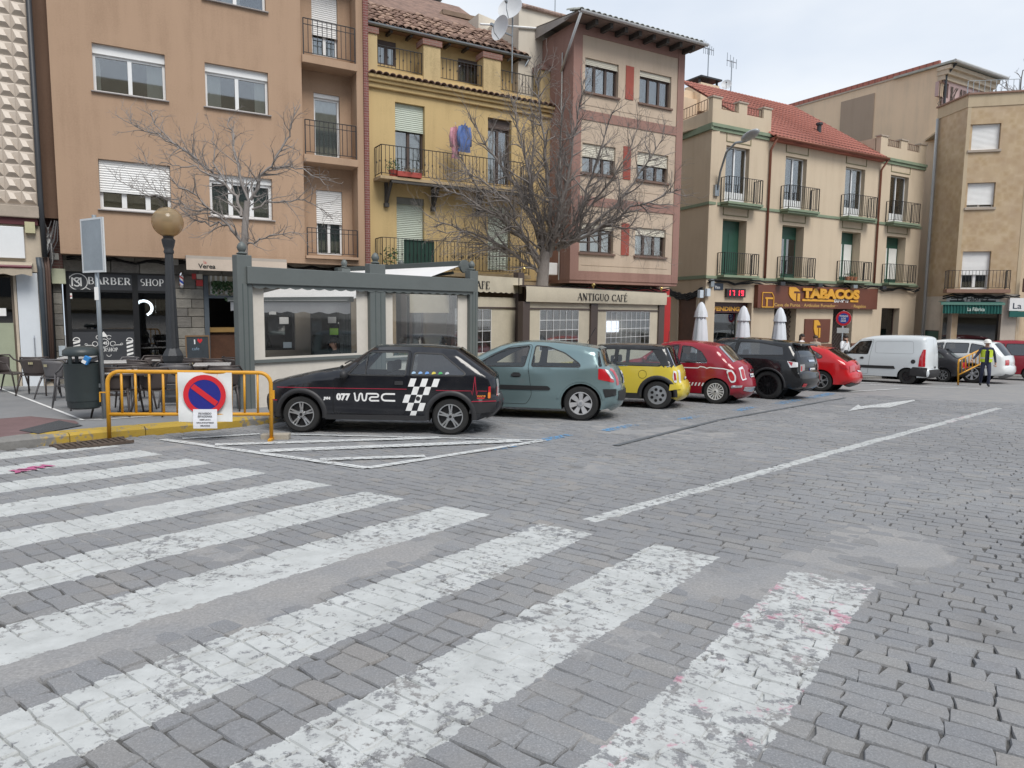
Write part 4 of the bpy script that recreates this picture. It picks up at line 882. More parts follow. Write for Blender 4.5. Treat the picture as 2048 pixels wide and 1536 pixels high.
u, z = FB.uv(864, 30, 2.6); ch = MB().box(u-.4, u+.4, 2.4, 3.1, z-2, z+.5).build('chimney', M('grey_render', (.25,.25,.25), .85, var=.2), bb_)
for k in range(3): MB().box(u-.45, u+.45, 2.3, 3.2, z+.5+k*.22, z+.62+k*.22).build('louvre', M('grey_render'), ch)
# timber roof frame
FT2 = fac(24.5, 880); ft = thing('roof_shelter', 'open timber shelter on the roof behind the yellow attic', 'shelter', FT2.m)
a, b, c, d = [FT2.uv(*p) for p in ((888,44),(958,60),(884,24),(956,40))]; TIM = M('old_timber', (.2,.14,.1), .8, var=.25)
mb = MB().bar((c[0],0,c[1]),(d[0],0,d[1]),.16); mb.build('beam', TIM, ft); MB().bar((c[0]-.5,0,a[1]-.3),(c[0],0,c[1]),.1).build('brace', TIM, ft)
for u, z0_, z1_2 in ((c[0]+.1,a[1],c[1]),(d[0]-.1,b[1],d[1])): MB().bar((u,0,z0_-1),(u,0,z1_2),.13).build('post', TIM, ft)
MB().quad((c[0]-.9,.3,a[1]-.55),(b[0],.3,b[1]-.4),(d[0],.1,d[1]-.1),(c[0],.1,c[1]-.05)).build('boarding', M('pale_boards', (.55,.46,.34), .8, var=.2, vs=6), ft)
# pale gable house between yellow and pink
FG, bg_ = behind('house', 'pale rendered house with satellite dishes behind the yellow roof', 21.15, 960)
zl_ = FG.uv(965, 26)[1]; zr_ = FG.uv(1120, 33)[1]; ur_ = FG.uv(1135, 60)[0]
PALE = stucco('pale_wall', (.6,.55,.47), .1); um_ = FG.uv(1037, 90)[0]; MB().prism([(um_,0),(ur_,0),(ur_,zr_),(um_,zr_)], 0, 6).build('wall', PALE, bg_); MB().prism([(FG.uv(957,60,2.2)[0],0),(um_+.5,0),(um_+.5,zr_+.3),(FG.uv(957,60,2.2)[0],FG.uv(962,28,2.2)[1])], 2.2, 6).build('wall', PALE, bg_)
mb = MB(); n = 16
for i in range(n): u = um_+(ur_-um_)*i/n; MB_ = mb.lathe([(.07,0),(.07,.22)], n=8, m=Matrix.Translation((u+.1,-.05,zr_+.02)) @ Matrix.Rotation(pi/2, 4, 'Y') @ Matrix.Rotation(pi/2, 4, 'Z'))
mb.build('coping_tiles', M('pale_ridge'), bg_); a = FG.uv(960,48,-.05); b = FG.uv(1105,59,-.05); MB().tube([(a[0],-.05,a[1]),(b[0],-.05,b[1])], .035, 6).build('wall_pipe', WHITE, bg_)
def dish(name, label, F, px, py, y, r, yaw, pitch=20):
    c = F.uv(px, py, y); o = thing(name, label, 'satellite dish', F.m @ Matrix.Translation((c[0], y, c[1])) @ Matrix.Rotation(rad(yaw), 4, 'Z') @ Matrix.Rotation(rad(90-pitch), 4, 'X'))
    prof = [(r*k/7, .16*r*(k/7)**2*1.6) for k in range(8)]; prof[0] = (.002, 0)
    mb = MB(); v = prof + [(r*.99, prof[-1][1]-.012)] + [(q, z-.012) for q, z in reversed(prof[:-1])]; mb.lathe(v, n=22, close=True); mb.build('reflector', M('dish_grey', (.55,.56,.57), .5), o, smooth=40)
    MB().tube([(0,-r*.9,.2*r),(0,-r*.6,r*.75),(0,-r*.1,r*.95)], .014, 5).box(-.035,.035,-.12*r-.03,-.12*r+.05,r*.9,r*.9+.12).build('feed_arm', GALV, o); MB().tube([(0,0,-.01),(0,0,-.15)], .03, 6).build('mount', GALV, o); return o
dish('satellite_dish', 'upper satellite dish on the mast above the pale house', FG, 1022, 20, -.35, .42, -52); dish('satellite_dish', 'lower satellite dish with its arm, on the pale house', FG, 1004, 58, -.45, .4, -78, 8)
c = FG.uv(1025, 40, -.3); mst = thing('antenna_mast', 'thin steel mast holding two satellite dishes', 'mast', FG.m @ Matrix.Translation((c[0], -.3, c[1]))); MB().tube([(0,0,-2.0),(0,0,1.3)], .025, 6).build('pole', GALV, mst); MB().bar((0,0,-.5),(-.35,-.1,-.5),.04).bar((0,0,-1.2),(0,.3,-1.2),.05).build('bracket', GALV, mst)
c = FG.uv(1110, 20, .3); mst = thing('antenna_mast', 'bare antenna rod above the pink house ridge', 'mast', FG.m @ Matrix.Translation((c[0], .3, zr_))); MB().tube([(0,0,-.1),(0,0,1.6)], .018, 6).build('pole', GALV, mst)
# ---------------------------------------------------------------- pink house
PKB = stucco('pink_band', (.3,.18,.15), .22); PKW = stucco('pink_beige', (.5,.405,.315), .2); PKR = M('red_panel', (.3,.07,.05), .8, var=.1)
DP = 19.3; FP = fac(DP, 1143)
bp = thing('apartment_building', 'pink framed beige house with red panels behind the large bare tree', 'building', FP.m)
p0 = FP.uv(1143, 300)[0]; p1 = FP.uv(1362, 330)[0]; zpb = FP.uv(1138, 559)[1]; zpe = FP.uv(1150, 45)[1]
PW = [FP.rect(*v) for v in ((1171,114,1236,196),(1280,140,1341,218),(1165,284,1230,352),(1275,303,1335,368),(1160,446,1226,508),(1271,453,1330,515))]
for r in (0, 2, 4): a, b = PW[r], PW[r+1]; z0_, z1_2 = (a[2]+b[2])/2, (a[3]+b[3])/2; PW[r] = (a[0], a[1], z0_, z1_2); PW[r+1] = (b[0], b[1], z0_, z1_2)
bw = .42; wall_holes('wall', PKW, bp, p0+.35, p1-.3, zpb+.3, zpe-.3, PW, y=.0, reveal=.22)
mb = MB().box(p0, p0+.351, -.03, .3, zpb, zpe); mb.build('pilaster', PKB, bp); MB().box(p1-.301, p1, -.03, .3, zpb, zpe).build('pilaster', PKB, bp)
for za, h in ((zpb, .3), (zpe-.3, .3), (FP.uv(1153, 409)[1], .3), (FP.uv(1153, 236)[1], .3)): MB().box(p0+.352, p1-.302, -.025, .28, za, za+h).build('band', PKB, bp)
MB().box(p0, p0+.2, .301, 6, zpb, zpe).build('side_wall', PKB, bp); MB().box(p0+.21, p1-.01, .7, .9, zpb+.02, zpe).build('inner_wall', DARK, bp); MB().box(p0+.01, p1-.01, .002, 6, zpb-.1, zpb-.002).build('soffit', PKB, bp); MB().box(p1-.2, p1, .301, 6, zpb, zpe).build('side_wall', PKW, bp)
SIL2 = M('brown_sill', (.16,.1,.075), .7)
for i, r in enumerate(PW): window(bp, r, 3, y=.12, fm=BRF, fw=.06, box=.0 if i in (3,) else .16, shut=(.16,.14,.42,.42,.16,.24)[i], sm_=SHUTC, curt=() if i == 0 else ((.0,.9,CURT),), sill=SIL2, sillw=.07)
for v in ((1252,131,1266,201),(1247,292,1260,360),(1243,446,1257,511)): c = FP.rect(*v); MB().box(c[0], c[1], -.02, .0, c[2], c[3]).build('red_panel', PKR, bp)
for r in (0, 2, 4):                              # fine grooves under the windows
    z = PW[r][2]-.42; MB().box(p0+.5, p1-.5, -.012, 0, z, z+.02).build('moulding', PKW, bp)
# eaves, gutter, roof
PITP = rad(17); zE = zpe+.02; mb = MB().box(p0-.3, p1+.35, -.62, .1, zE, zE+.05); mb.build('eaves_board', M('grey_brown_wood', (.2,.15,.13), .8), bp)
for i in range(8): u = p0+.5+i*(p1-p0-.6)/7; MB().box(u-.06, u+.06, -.55, -.031, zE-.16, zE-.001).build('rafter_end', M('dark_beam'), bp)
MB().quad((p0-.3,-.68,zE+.06),(p1+.35,-.68,zE+.06),(p1+.35,2,zE+.06+2.68*math.tan(rad(7))),(p0-.3,2,zE+.06+2.68*math.tan(rad(7)))).quad((p0-.3,-.6,zE+.04),(p0-.3,2,zE+.04+2.6*math.tan(rad(7))),(p0-.3,2,zE-.02),(p0-.3,0,zE-.02)).build('roof', M('grey_tile', (.3,.27,.25), .8, var=.2), bp)
mb = MB(); tp = tile_mesh('x', TILEM, .2, .42, .08)
gt = M('grey_green_tile', (.33,.34,.31), .8, var=.25)
nt = int((p1-p0+.6)/.22)
for j in range(2):
    for i in range(nt):
        R = Matrix.Translation((p0-.2+i*.22, -.72+j*.36, zE+.07+j*.11)) @ Matrix.Rotation(PITP, 4, 'X'); mb.add([R @ v.co for v in tp.vertices], [tuple(f.vertices) for f in tp.polygons])
tag(mb.build('roof_tiles', gt, bp, smooth=1), kind='stuff')
LG = M('light_gutter', (.5,.5,.5), .4, .5); mb = MB()
for (ya, za), (yb, zb_) in zip(g, g[1:]): mb.quad((p0-.3,-.74+ya,zE+.05+za),(p1+.35,-.74+ya,zE+.05+za),(p1+.35,-.74+yb,zE+.05+zb_),(p0-.3,-.74+yb,zE+.05+zb_))
mb.tube([(p0-.25,-.74,zE-.02),(p0-.12,.15,zE-.9),(p0-.05,.6,zE-1.4)], .045, 8); mb.build('gutter', LG, bp, smooth=1); MB().tube([(p0-.05,.55,zE-.8),(p0-.05,.55,zpb)], .02, 6).build('conduit', M('grey_box'), bp)
# recessed ground floor with the red cafe front
wall_holes('wall', M('cafe_wall', (.38,.3,.23), .85, var=.12), bp, p0-.6, p1-.2, -.6, zpb-.1, [FP.rect(1150,640,1190,720,y=1.2)], y=1.2, reveal=.2)
RED = M('cafe_red', (.42,.02,.02), .4, var=.06); ca = FP.rect(1175,574,1338,590,y=.75); MB().box(ca[0], ca[1], .72, 1.19, ca[2], ca[3]).build('cafe_fascia', RED, bp); a = FP.rect(1327,594,1338,690,y=.72); MB().box(a[0], a[1], .7, 1.19, -.6, a[3]).build('cafe_post', RED, bp)
c = FP.rect(1216,642,1256,664,y=1.1); MB().box(c[0], c[1], 1.1, 1.19, c[2], c[3]).build('lit_screen', emit('screen_glow', (.75,.82,.95), 1.1), bp)
MB().box(FP.uv(1338,600,.9)[0], p1-.2, .9, 1.15, -.6, zpb-.1).build('quoin', M('cream_quoin', (.5,.42,.32), .85, var=.1), bp)
c = FP.uv(1112, 537, .3); MB().box(c[0]-.2, c[0]+.2, .5, .8, c[1]-.2, c[1]+.2).build('ac_unit', WHITE, bp, bevel=.02)
P = [(p0+(p1-p0)*k/20, .4, zpb-.2+.05*sin(k*1.3)) for k in range(21)]
for q in range(3): cable(bp, [(a, b+.05*q, c_-.05*q+.03*sin(a*2+q*2)) for a, b, c_ in P], .022)
# ---------------------------------------------------------------- beige corner house with the tobacconist
TANW = stucco('tan_stucco', (.545,.45,.335), .1); GRN = M('green_cornice', (.2,.25,.17), .8, var=.12); DT = 21.3
FT = fac(DT, 1410)
bt = thing('corner_building', 'beige corner house with green cornices above the tobacconist', 'building', FT.m)
t0, t1 = 0.0, FT.uv(1846, 400)[0]; zlo = FT.uv(1412, 551)[1]; zmi = FT.uv(1412, 404)[1]; zhi = FT.uv(1419, 245)[1]; zpa = FT.uv(1419, 192)[1]
ua, ub2 = FT.uv(1540, 300)[0], FT.uv(1756, 380)[0]; zev = FT.uv(1552, 279)[1]
UD = [FT.rect(*v) for v in ((1453,289,1495,404),(1572,312,1609,422),(1692,333,1725,436),(1782,349,1812,447))]
LD = [FT.rect(*v) for v in ((1446,437,1489,552),(1565,451,1603,558),(1684,461,1716,563),(1774,471,1806,567))]
zu = sum(r[2] for r in UD)/4; zu1 = sum(r[3] for r in UD)/4; zd1 = sum(r[3] for r in LD)/4
UD = [(a, b, zmi+.06, zu1) for a, b, _, _ in UD]; LD = [(a, b, zlo+.03, zd1) for a, b, _, _ in LD]
wall_holes('wall', TANW, bt, t0, t1, zlo, zhi, UD+LD, reveal=.5)
zg = FT.uv(1830, 770)[1]-1.0
# the return wall that turns away at the corner
SA = -22.0; FS = Fr(FT.o, SA); ms = FT.m.inverted() @ FS.m
MB().box(0, 9, -.4, 0, zlo, zhi, ms).build('side_wall', TANW, bt)
def sidebox(name, mat, a, b, y, z0, z1, y2=-.001): return MB().box(a, b, y2, y, z0, z1, ms).build(name, mat, bt)
sidebox('cornice', GRN, -.06, 9, .05, zmi-.08, zmi+.04); sidebox('cornice', GRN, -.06, 9, .05, zlo-.12, zlo+.02); sidebox('cornice', GRN, -.1, 9, .1, zhi-.25, zhi); sidebox('parapet', TANW, 0.0, 9, -.02, zhi, zpa-.45, -.3)
railing(bt, [tuple(ms @ Vector((.5,-.1,zpa-.45))), tuple(ms @ Vector((4.5,-.1,zpa-.45)))], .5, M('rust_rail', (.12,.06,.045), .7), sp=.2)
MB().box(1.2, t1, .9, 1.1, zg, zhi).build('inner_wall', DARK, bt); MB().box(.02, t1, .01, 8, zhi-.02, zhi+.02).build('roof_slab', TANW, bt)
GDOOR = M('green_door', (.02,.075,.05), .5, var=.1)
for i, r in enumerate(UD): window(bt, r, 2, y=.2, fm=WHITEPVC, fw=.05, name='balcony_door', curt=((0,.4,CURT),) if i % 2 else ((.2,.9,CURT),)); MB().box(r[0]+.07, r[1]-.07, .19, .195, r[2]+.06, r[2]+.5).build('door_panel', WHITEPVC, bt)
for i, r in enumerate(LD):
    d = MB().box(r[0], r[1], .42, .47, r[2], r[3]).build('shutter_door', GDOOR, bt)
    for k in range(2): w_ = (r[1]-r[0])/2; MB().box(r[0]+w_*k+.08, r[0]+w_*(k+1)-.08, .405, .42, r[2]+.25, r[3]-.55).build('panel', GDOOR if i == 0 else (glass('door_glass', (.4,.45,.5), .2) if i == 1 else CURT), d)
MOULD = M('olive_mould', (.2,.18,.1), .8)
for r in UD+LD:
    a, b, z0_, z1_2 = r[0]-.02, r[1]+.06, r[3]+.14, r[3]+.52; MB().box(a,b,-.02,-.001,z0_,z0_+.035).box(a,b,-.02,-.001,z1_2-.035,z1_2).box(a,a+.035,-.02,-.001,z0_+.036,z1_2-.036).box(b-.035,b,-.02,-.001,z0_+.036,z1_2-.036).build('moulding', MOULD, bt)
for i, (r, q) in enumerate(zip(UD, LD)):
    balcony(bt, r[0]-.28, r[1]+.42, zmi+.06, .5, 1.0, .1, GRN, sp=.13, under=.08, bar=.018)
    balcony(bt, q[0]-.28, q[1]+.42, zlo+.04, .45, .92, .1, GRN, sp=.13, bar=.018)
MB().box(t0-.06, t1, -.05, -.001, zmi-.08, zmi+.04).build('cornice', GRN, bt, bevel=.01); MB().box(t0-.08, t1, -.07, -.001, zlo-.12, zlo+.0).build('cornice', GRN, bt, bevel=.01)
for a, b in ((t0-.1, ua), (ub2, t1)):
    MB().box(a, b, -.12, 0, zhi-.13, zhi).build('cornice', GRN, bt); MB().box(a, b, -.06, 0, zhi-.27, zhi-.131).build('cornice', GRN, bt)
    zz = zpa if a < 1 else zpa-.05
    MB().box(max(a,0), b, 0, .25, zhi, zz-.42).build('parapet', TANW, bt)
    n = 3; w_ = (b-max(a,0))
    for k in range(n): u = max(a,0)+w_*k/(n-1)*.86; MB().box(u, u+w_*.14+.001, .0, .25, zz-.421, zz).build('parapet_pillar', TANW, bt); MB().box(u-.04, u+w_*.14+.04, -.04, .29, zz, zz+.06).build('coping', M('stone_ledge'), bt)
    railing(bt, [(max(a,0)+w_*.14, .12, zz-.42), (b-w_*.14, .12, zz-.42)], .36, M('rust_rail'), sp=.16)
MB().box(ub2, ub2+.2, 0.3, 7, zhi, zpa-.1).box(ua-.2, ua, .3, 6, zhi, zpa-.4).build('parapet', TANW, bt)
# red tiled roof in the middle
zrt = FT.uv(1700, 242, 5.5)[1]
mb = MB(); ncol = int((ub2-ua+.3)/.24); sl_ = math.atan2(zrt-zev, 5.7); L_ = 5.8/cos(sl_); tr = tile_mesh('x2', TILER, .24, .5, .07, 4)
for j in range(int(L_/.42)):
    for i in range(ncol):
        R = Matrix.Translation((ua-.05+i*.24, -.3+j*.42*cos(sl_), zev+.04+j*.42*sin(sl_))) @ Matrix.Rotation(sl_-.03, 4, 'X'); mb.add([R @ v.co for v in tr.vertices], [tuple(f.vertices) for f in tr.polygons])
rf = mb.build('roof_tiles', redroof('red_clay_roof'), bt, smooth=1); tag(rf, kind='stuff'); MB().quad((ua-.1,-.3,zev),(ub2+.15,-.3,zev),(ub2+.15,5.5,zrt-.03),(ua-.1,5.5,zrt-.03)).box(ua-.1,ub2+.1,-.28,0,zev-.12,zev-.01).build('roof', TILER, bt)
COP = M('copper_pipe', (.22,.08,.05), .5, .3)
mb = MB().tube([(ua-.1,-.38,zev-.02),(ub2+.15,-.38,zev-.02)], .07, 8).tube([(ua-.02,-.38,zev-.05),(ua-.03,-.08,zev-.5),(ua-.03,-.08,zlo)], .05, 8).tube([(ub2+.1,-.38,zev-.05),(ub2+.05,-.08,zev-.5),(ub2+.05,-.08,zlo)], .05, 8); mb.build('gutter', COP, bt, smooth=1)
u, z = FT.uv(1638, 265, 1.5); MB().tube([(u,1.5,z-.6),(u,1.5,z+.35)], .1, 8).lathe([(.16,0),(.16,.1)], (u,1.5,z+.35), 8).build('flue', M('dark_pipe'), bt)
# ground floor
SPX = lambda x0,y0,x1,y1,y=0.0: FT.rect(x0,y0,x1,y1,y)
VN = SPX(1430,604,1499,720); L1 = SPX(1549,617,1588,720); L2 = SPX(1667,617,1700,720); W3 = SPX(1764,616,1794,700)
fixz = lambda r, z0: (r[0], r[1], z0, r[3])
GH = [fixz(VN, zg), fixz(L1, zg), fixz(L2, zg), (W3[0], W3[1], zg+1.5, W3[3])]
wall_holes('wall', TANW, bt, t0, t1, zg, zlo-.12, GH, y=.005, reveal=.6)
MB().box(0, 9, -.4, 0, zg, zlo-.12, ms).build('side_wall', TANW, bt)
PLI = M('brown_plinth', (.16,.07,.045), .7, var=.15); zpl = FT.uv(1720, 686)[1]
for a, b in ((ua, L1[0]), (L1[1], L2[0]), (L2[1], W3[0])): MB().box(a, b, -.035, .004, zg, zpl).build('plinth', PLI, bt)
# tobacconist fascia
fs = SPX(1517,570,1754,618,y=-.22); zf0, zf1_ = fs[2], fs[3]; z_t = FT.uv(1518,569,-.22)[1]; z_b = FT.uv(1518,618,-.22)[1]; z_t2 = FT.uv(1752,578,-.22)[1]; z_b2 = FT.uv(1752,617,-.22)[1]; zf0, zf1_ = (z_b+z_b2)/2, (z_t+z_t2)/2
BRN = M('brown_fascia', (.13,.042,.024), .5, var=.12, vs=1.5); GLD = M('amber_letters', (.66,.33,.03), .4, var=.03)
fa = MB().box(fs[0], fs[1], -.22, 0, zf0, zf1_).build('shop_fascia', BRN, bt, bevel=.01); hF = zf1_-zf0; uF = lambda px: FT.uv(px, 595, -.23)[0]
def logo(parent, u, z, w, h, y, mat, inv=None):
    mb = MB().prism([(u, z+h), (u+w*.55, z+h), (u+w*.8, z+h*.86), (u+w*.95, z+h*.7), (u+w*.42, z+h*.7), (u+w*.42, z+h*.56), (u+w*.62, z+h*.56), (u+w*.62, z+.0), (u+w*.42, z+h*.05), (u+w*.15, z+h*.25), (u, z+h*.5)], y-.03, y); mb.box(u+w*.74, u+w*.97, y-.03, y, z, z+h*.56); return mb.build('logo', mat, parent)
logo(fa, uF(1577), zf0+hF*.32, uF(1600)-uF(1577), hF*.62, -.222, GLD)
mb = MB(); a, b = uF(1524), uF(1548); za, zb3 = zf0+.02, zf0+hF*.68; mb.box(a, b, -.25, -.222, za, za+.04).box(a, a+.04, -.25, -.222, za+.041, zb3).box(a+.041, b-.15, -.25, -.222, zb3-.04, zb3).box(b-.04, b, -.25, -.222, za+.041, zb3-.2).bar((b-.15,-.24,zb3-.02),(b-.02,-.24,zb3-.2),.02,.04).box(a+.2, b-.08, -.25, -.222, zb3-.3, zb3-.22).box(a+.27, a+.36, -.25, -.222, za+.05, zb3-.301); mb.build('logo', GLD, fa)
def block_text(s, parent, u, z, size, fit, y, mat, bold, th=.05):
    V, F = text_mesh(s, size, bold); w = max(p[0] for p in V); k = fit/w; mb = MB(); mb.add([(u+p[0]*k, y-th, z+p[1]) for p in V], F)
    o = mb.build('sign_lettering', mat, parent); md = o.modifiers.new('thick', 'SOLIDIFY'); md.thickness = th; md.offset = 0; return o
block_text('TABACOS', fa, uF(1604), zf0+hF*.5, hF*.56, uF(1716)-uF(1604), -.235, GLD, .035)
MB().box(uF(1604), uF(1668), -.26, -.222, zf0+hF*.33, zf0+hF*.43).build('sign_bar', GLD, fa); MB().box(uF(1700), uF(1716), -.26, -.222, zf0+hF*.33, zf0+hF*.43).build('sign_bar', GLD, fa)
flat_text('sign_lettering', 'EXP-Nº 13', LETW, fa, uF(1669), zf0+hF*.31, -.226, hF*.2, .006, fit=uF(1697)-uF(1669)); FNT = M('faded_gold', (.45,.27,.08), .5)
flat_text('sign_lettering', 'Cava de Puros · Artículos Fumador ·', FNT, fa, uF(1549), zf0+hF*.08, -.225, hF*.2, .006, fit=uF(1676)-uF(1549)); flat_text('sign_lettering', '· Regalos', FNT, fa, uF(1704), zf0+hF*.08, -.225, hF*.2, .006, fit=uF(1733)-uF(1704))
for px in (1555, 1630, 1700, 1758): u = uF(px); MB().box(u-.15, u+.15, -.5, -.32, zf1_-.02, zf1_+.14).bar((u,-.32,zf1_+.05),(u,-.0,zf1_+.1),.04).build('spotlight', M('dark_pipe') if px != 1700 else GALV, bt, bevel=.01)
# lattice shutters, brown poster panel, window
def lattice(r, y):
    mb = MB(); u0, u1, z0, z1 = r; h = z1-z0; w = u1-u0; st = .22; k = -int(h/st)-1
    while k*st < w+h:
        for sg in (1, -1):
            a = k*st
            p = [(max(0, a), max(0, -a) if sg > 0 else 0)]
            x0_, x1_ = max(0, a), min(w, a+h)
            if x1_ > x0_:
                if sg > 0: mb.bar((u0+x0_, y, z0+x0_-a), (u0+x1_, y, z0+x1_-a), .03, .02)
                else: mb.bar((u0+x0_, y+.01, z1-(x0_-a)), (u0+x1_, y+.01, z1-(x1_-a)), .03, .02)
        k += 1
    mb.build('lattice_shutter', M('lattice_brown', (.06,.045,.04), .6), bt)
for r in (L1, L2): lattice((r[0], r[1], zg+.9, r[3]), .3)
c = SPX(1610,638,1658,684,y=-.03); pp = MB().box(c[0], c[1], -.05, .004, c[2], c[3]).build('poster_panel', BRN, bt); logo(pp, c[0]+(c[1]-c[0])*.33, c[2]+.22, .5, .82, -.052, GLD)
window(bt, GH[3], 1, y=.3, fm=BRF, gl=DGL); MB().box(L1[0], L1[1], .55, .6, zg, zlo-.3).box(L2[0], L2[1], .55, .6, zg, zlo-.3).build('shop_door', M('lattice_brown'), bt)
# vending shop
v = GH[0]; MB().box(v[0], v[1], .25, .3, v[3]-.45, v[3]).build('vending_sign', M('dark_red_sign', (.05,.01,.012), .4), bt); flat_text('sign_lettering', 'VENDING 24', GLD, bt, v[0]+.12, v[3]-.36, .247, .24, serif=False, bold=.012, fit=(v[1]-v[0])*.95)
MB().box(v[0]+.05, v[1]-.5, .45, .5, zg, v[3]-.5).build('pane', DGL, bt); MB().box(v[1]-.5, v[1]-.4, .4, .5, zg, v[3]-.45).build('door_frame', M('grey_box2'), bt)
MB().box(v[1]-.38, v[1], .42, .5, zg, v[3]-.45).build('vending_machine', M('vend_red', (.2,.02,.02), .4), bt); mb = MB()
for k in range(6): z = zg+.8+k*.28; mb.box(v[0]+.25, v[1]-.7, .7, .85, z, z+.14)
mb.build('shelf', M('shelf_goods', (.12,.16,.22), .5, var=.5, vs=9), bt)
c = FT.rect(1454,577,1491,595,y=-.12); ck = thing('clock_display', 'black digital clock with red numerals above the vending door', 'clock', FT.m @ Matrix.Translation(((c[0]+c[1])/2, -.12, c[2]))); w_, h_ = c[1]-c[0], c[3]-c[2]
MB().box(-w_/2, w_/2, 0, .11, 0, h_).build('case', M('clock_case', (.02,.008,.01), .4), ck); SEGR = emit('led_red', (1,.03,.06), 2.2); SG = {'1': 'bc', '7': 'abc', '9': 'abcdfg'}
mb = MB()
for ch, x in (('1',-.38),('7',-.16),('1',.1),('9',.32)):
    x *= w_; s_ = h_*.3; q = .035; cz = h_/2; D = dict(a=(x-s_*.4,x+s_*.4,cz+s_-q,cz+s_), g=(x-s_*.4,x+s_*.4,cz-q/2,cz+q/2), d=(x-s_*.4,x+s_*.4,cz-s_,cz-s_+q), b=(x+s_*.42,x+s_*.42+q,cz+.01,cz+s_), c=(x+s_*.42,x+s_*.42+q,cz-s_,cz-.01), f=(x-s_*.42-q,x-s_*.42,cz+.01,cz+s_), e=(0,0,0,0))
    for k in SG[ch]: a = D[k]; mb.box(a[0], a[1], -.006, -.001, a[2], a[3])
mb.build('numerals', SEGR, ck)
c = FT.rect(1428,566,1446,580,y=-.02); sp_ = MB().box(c[0], c[1], -.03, .003, c[2], c[3]).build('street_plate', M('navy_plate', (.015,.03,.06), .4), bt); flat_text('plate_lettering', 'Plaza', LETW, bt, c[0]+.06, c[3]-.22, -.033, .15, .003)
for px, py, m in ((1424,566,GALV),(1416,585,M('pale_box')),(1402,588,M('pale_box'))): c = FT.uv(px, py, -.1); MB().box(c[0]-.1, c[0]+.1, -.15, 0, c[1]-.16, c[1]+.16).build('junction_box', m, bt, bevel=.01)
P = [(t1*k/40, -.1, zlo-.3+.06*sin(k*1.1)+.03*sin(k*2.7)) for k in range(41)]
for q in range(3): cable(bt, [(a, b-.03*q, c_+.05*q+.04*sin(a+q*2)) for a, b, c_ in P], .03)
P = [tuple(ms @ Vector((.1+.12*k, .1, zlo-.75+.25*((k-10)/10)**2+.02*sin(k*2)))) for k in range(21)]
for q in range(4): cable(bt, [(a, b, c_-.07*q+.02*sin(k_+q)) for k_, (a, b, c_) in enumerate(P)], .04)
# wooden door in the return wall
a, b = .5, 1.75; dr = MB().box(a, b, .0, .05, zg, FT.uv(1405,0)[1]*0+FS.uv(1370, 594)[1], ms).build('door', WOODB, bt); zdt = FS.uv(1370,594)[1]
for k in range(9): z = zg+.1+k*.32; MB().box(a+.1, b-.1, .05, .075, z, z+.24, ms).build('door_panel', WOODB, bt)
MB().box(a-.14, a-.001, .0, .09, zg, zdt+.14, ms).box(b+.001, b+.14, 0, .09, zg, zdt+.14, ms).box(a, b, 0, .09, zdt+.001, zdt+.14, ms).build('door_frame', M('cream_quoin'), bt)
# flower pots on a lower balcony
r = LD[2]
for k in range(3): u = r[0]+.1+k*.28; MB().lathe([(.09,0),(.13,.18)], (u,-.36,zlo+.05), 9).build('flower_pot', M('terracotta', (.3,.12,.06), .7), bt); leaves('pot_plant', bt, (u,-.36,zlo+.33), .12, 40, LEAF, 20+k, .06)
# curved lamp on the corner
lm_ = thing('street_lamp', 'curved grey street lamp bracketed to the beige corner house', 'street lamp', FT.m @ Matrix.Translation((.3, -.12, FT.uv(1427, 375)[1])))
hd = FT.uv(1497, 280, -2.6); z0_ = FT.uv(1427,375)[1]; e_ = Vector((hd[0]-.3, -2.4, hd[1]-z0_)); MB().tube([(0,0,-.1), (.03,-.1,.6), tuple(e_*.3+Vector((0,0,.85))), tuple(e_*.62+Vector((0,0,.62))), tuple(e_*.88+Vector((0,0,.18))), tuple(e_)], .045, 8).build('arm', GALV, lm_, smooth=1)
R = Matrix.Translation(e_*1.1) @ Vector((e_.x, e_.y, .25)).to_track_quat('X','Z').to_matrix().to_4x4() @ Matrix.Diagonal((.62,.24,.15,1)); MB().lathe([(.001,-1),(.5,-.85),(.85,-.5),(1,0),(.85,.4),(.5,.75),(.001,1)], n=14, m=R).build('lamp_head', M('lamp_grey', (.4,.42,.43), .35, .4), lm_, smooth=1); MB().box(-.12,.12,-.02,.1,-.35,.1).build('bracket', GALV, lm_)
# ---------------------------------------------------------------- house with mosaic tiles at the right
pA = at_depth(1850, 600, 37.2); pB = at_depth(1907, 600, 35.0); pC = at_depth(2037, 600, 34.3); pD = Vector((pC.x+3.4, pC.y+3.0, 0))
def frame2(a, b, base): d = b-a; return Fr((a.x, a.y, base), math.degrees(math.atan2(d.x, d.y))), math.hypot(d.x, d.y)
zB = G(23, 35); F2, w2 = frame2(pB, pC, zB)
br_ = thing('apartment_building', 'ochre mosaic tiled house above the green awning shop', 'building', F2.m)
def mosaic():
    t = NT('mosaic_tile'); o = t.obj(); vor = t.n('ShaderNodeTexVoronoi', {'Vector': o, 'Scale': 3.2}, feature='F1', distance='CHEBYCHEV'); n_ = t.noise(o, 1.1, 4)
    c = t.mix(t.math('MULTIPLY', vor.outputs['Distance'], 1.3, clamp=True), (.4,.28,.15), (.53,.41,.27)); c = t.mix(t.ramp(n_, (.35, 0.), (.7, .6)), c, (.36,.25,.16)); return t.done(t.bsdf(c, .6, 0, t.bump(vor.outputs['Distance'], .3, .01)))
MOS = mosaic(); zpt2 = F2.uv(1910, 192)[1]; zps = F2.uv(1910, 216)[1]; zsh = F2.uv(1950, 588)[1]
RW2 = [F2.rect(*v) for v in ((1941,249,1999,298),(1935,366,1988,414),(1926,503,1977,579))]
wall_holes('wall', MOS, br_, 0, w2, zsh, zps, RW2, reveal=.3); PAR = stucco('parapet_beige', (.48,.39,.27), .12)
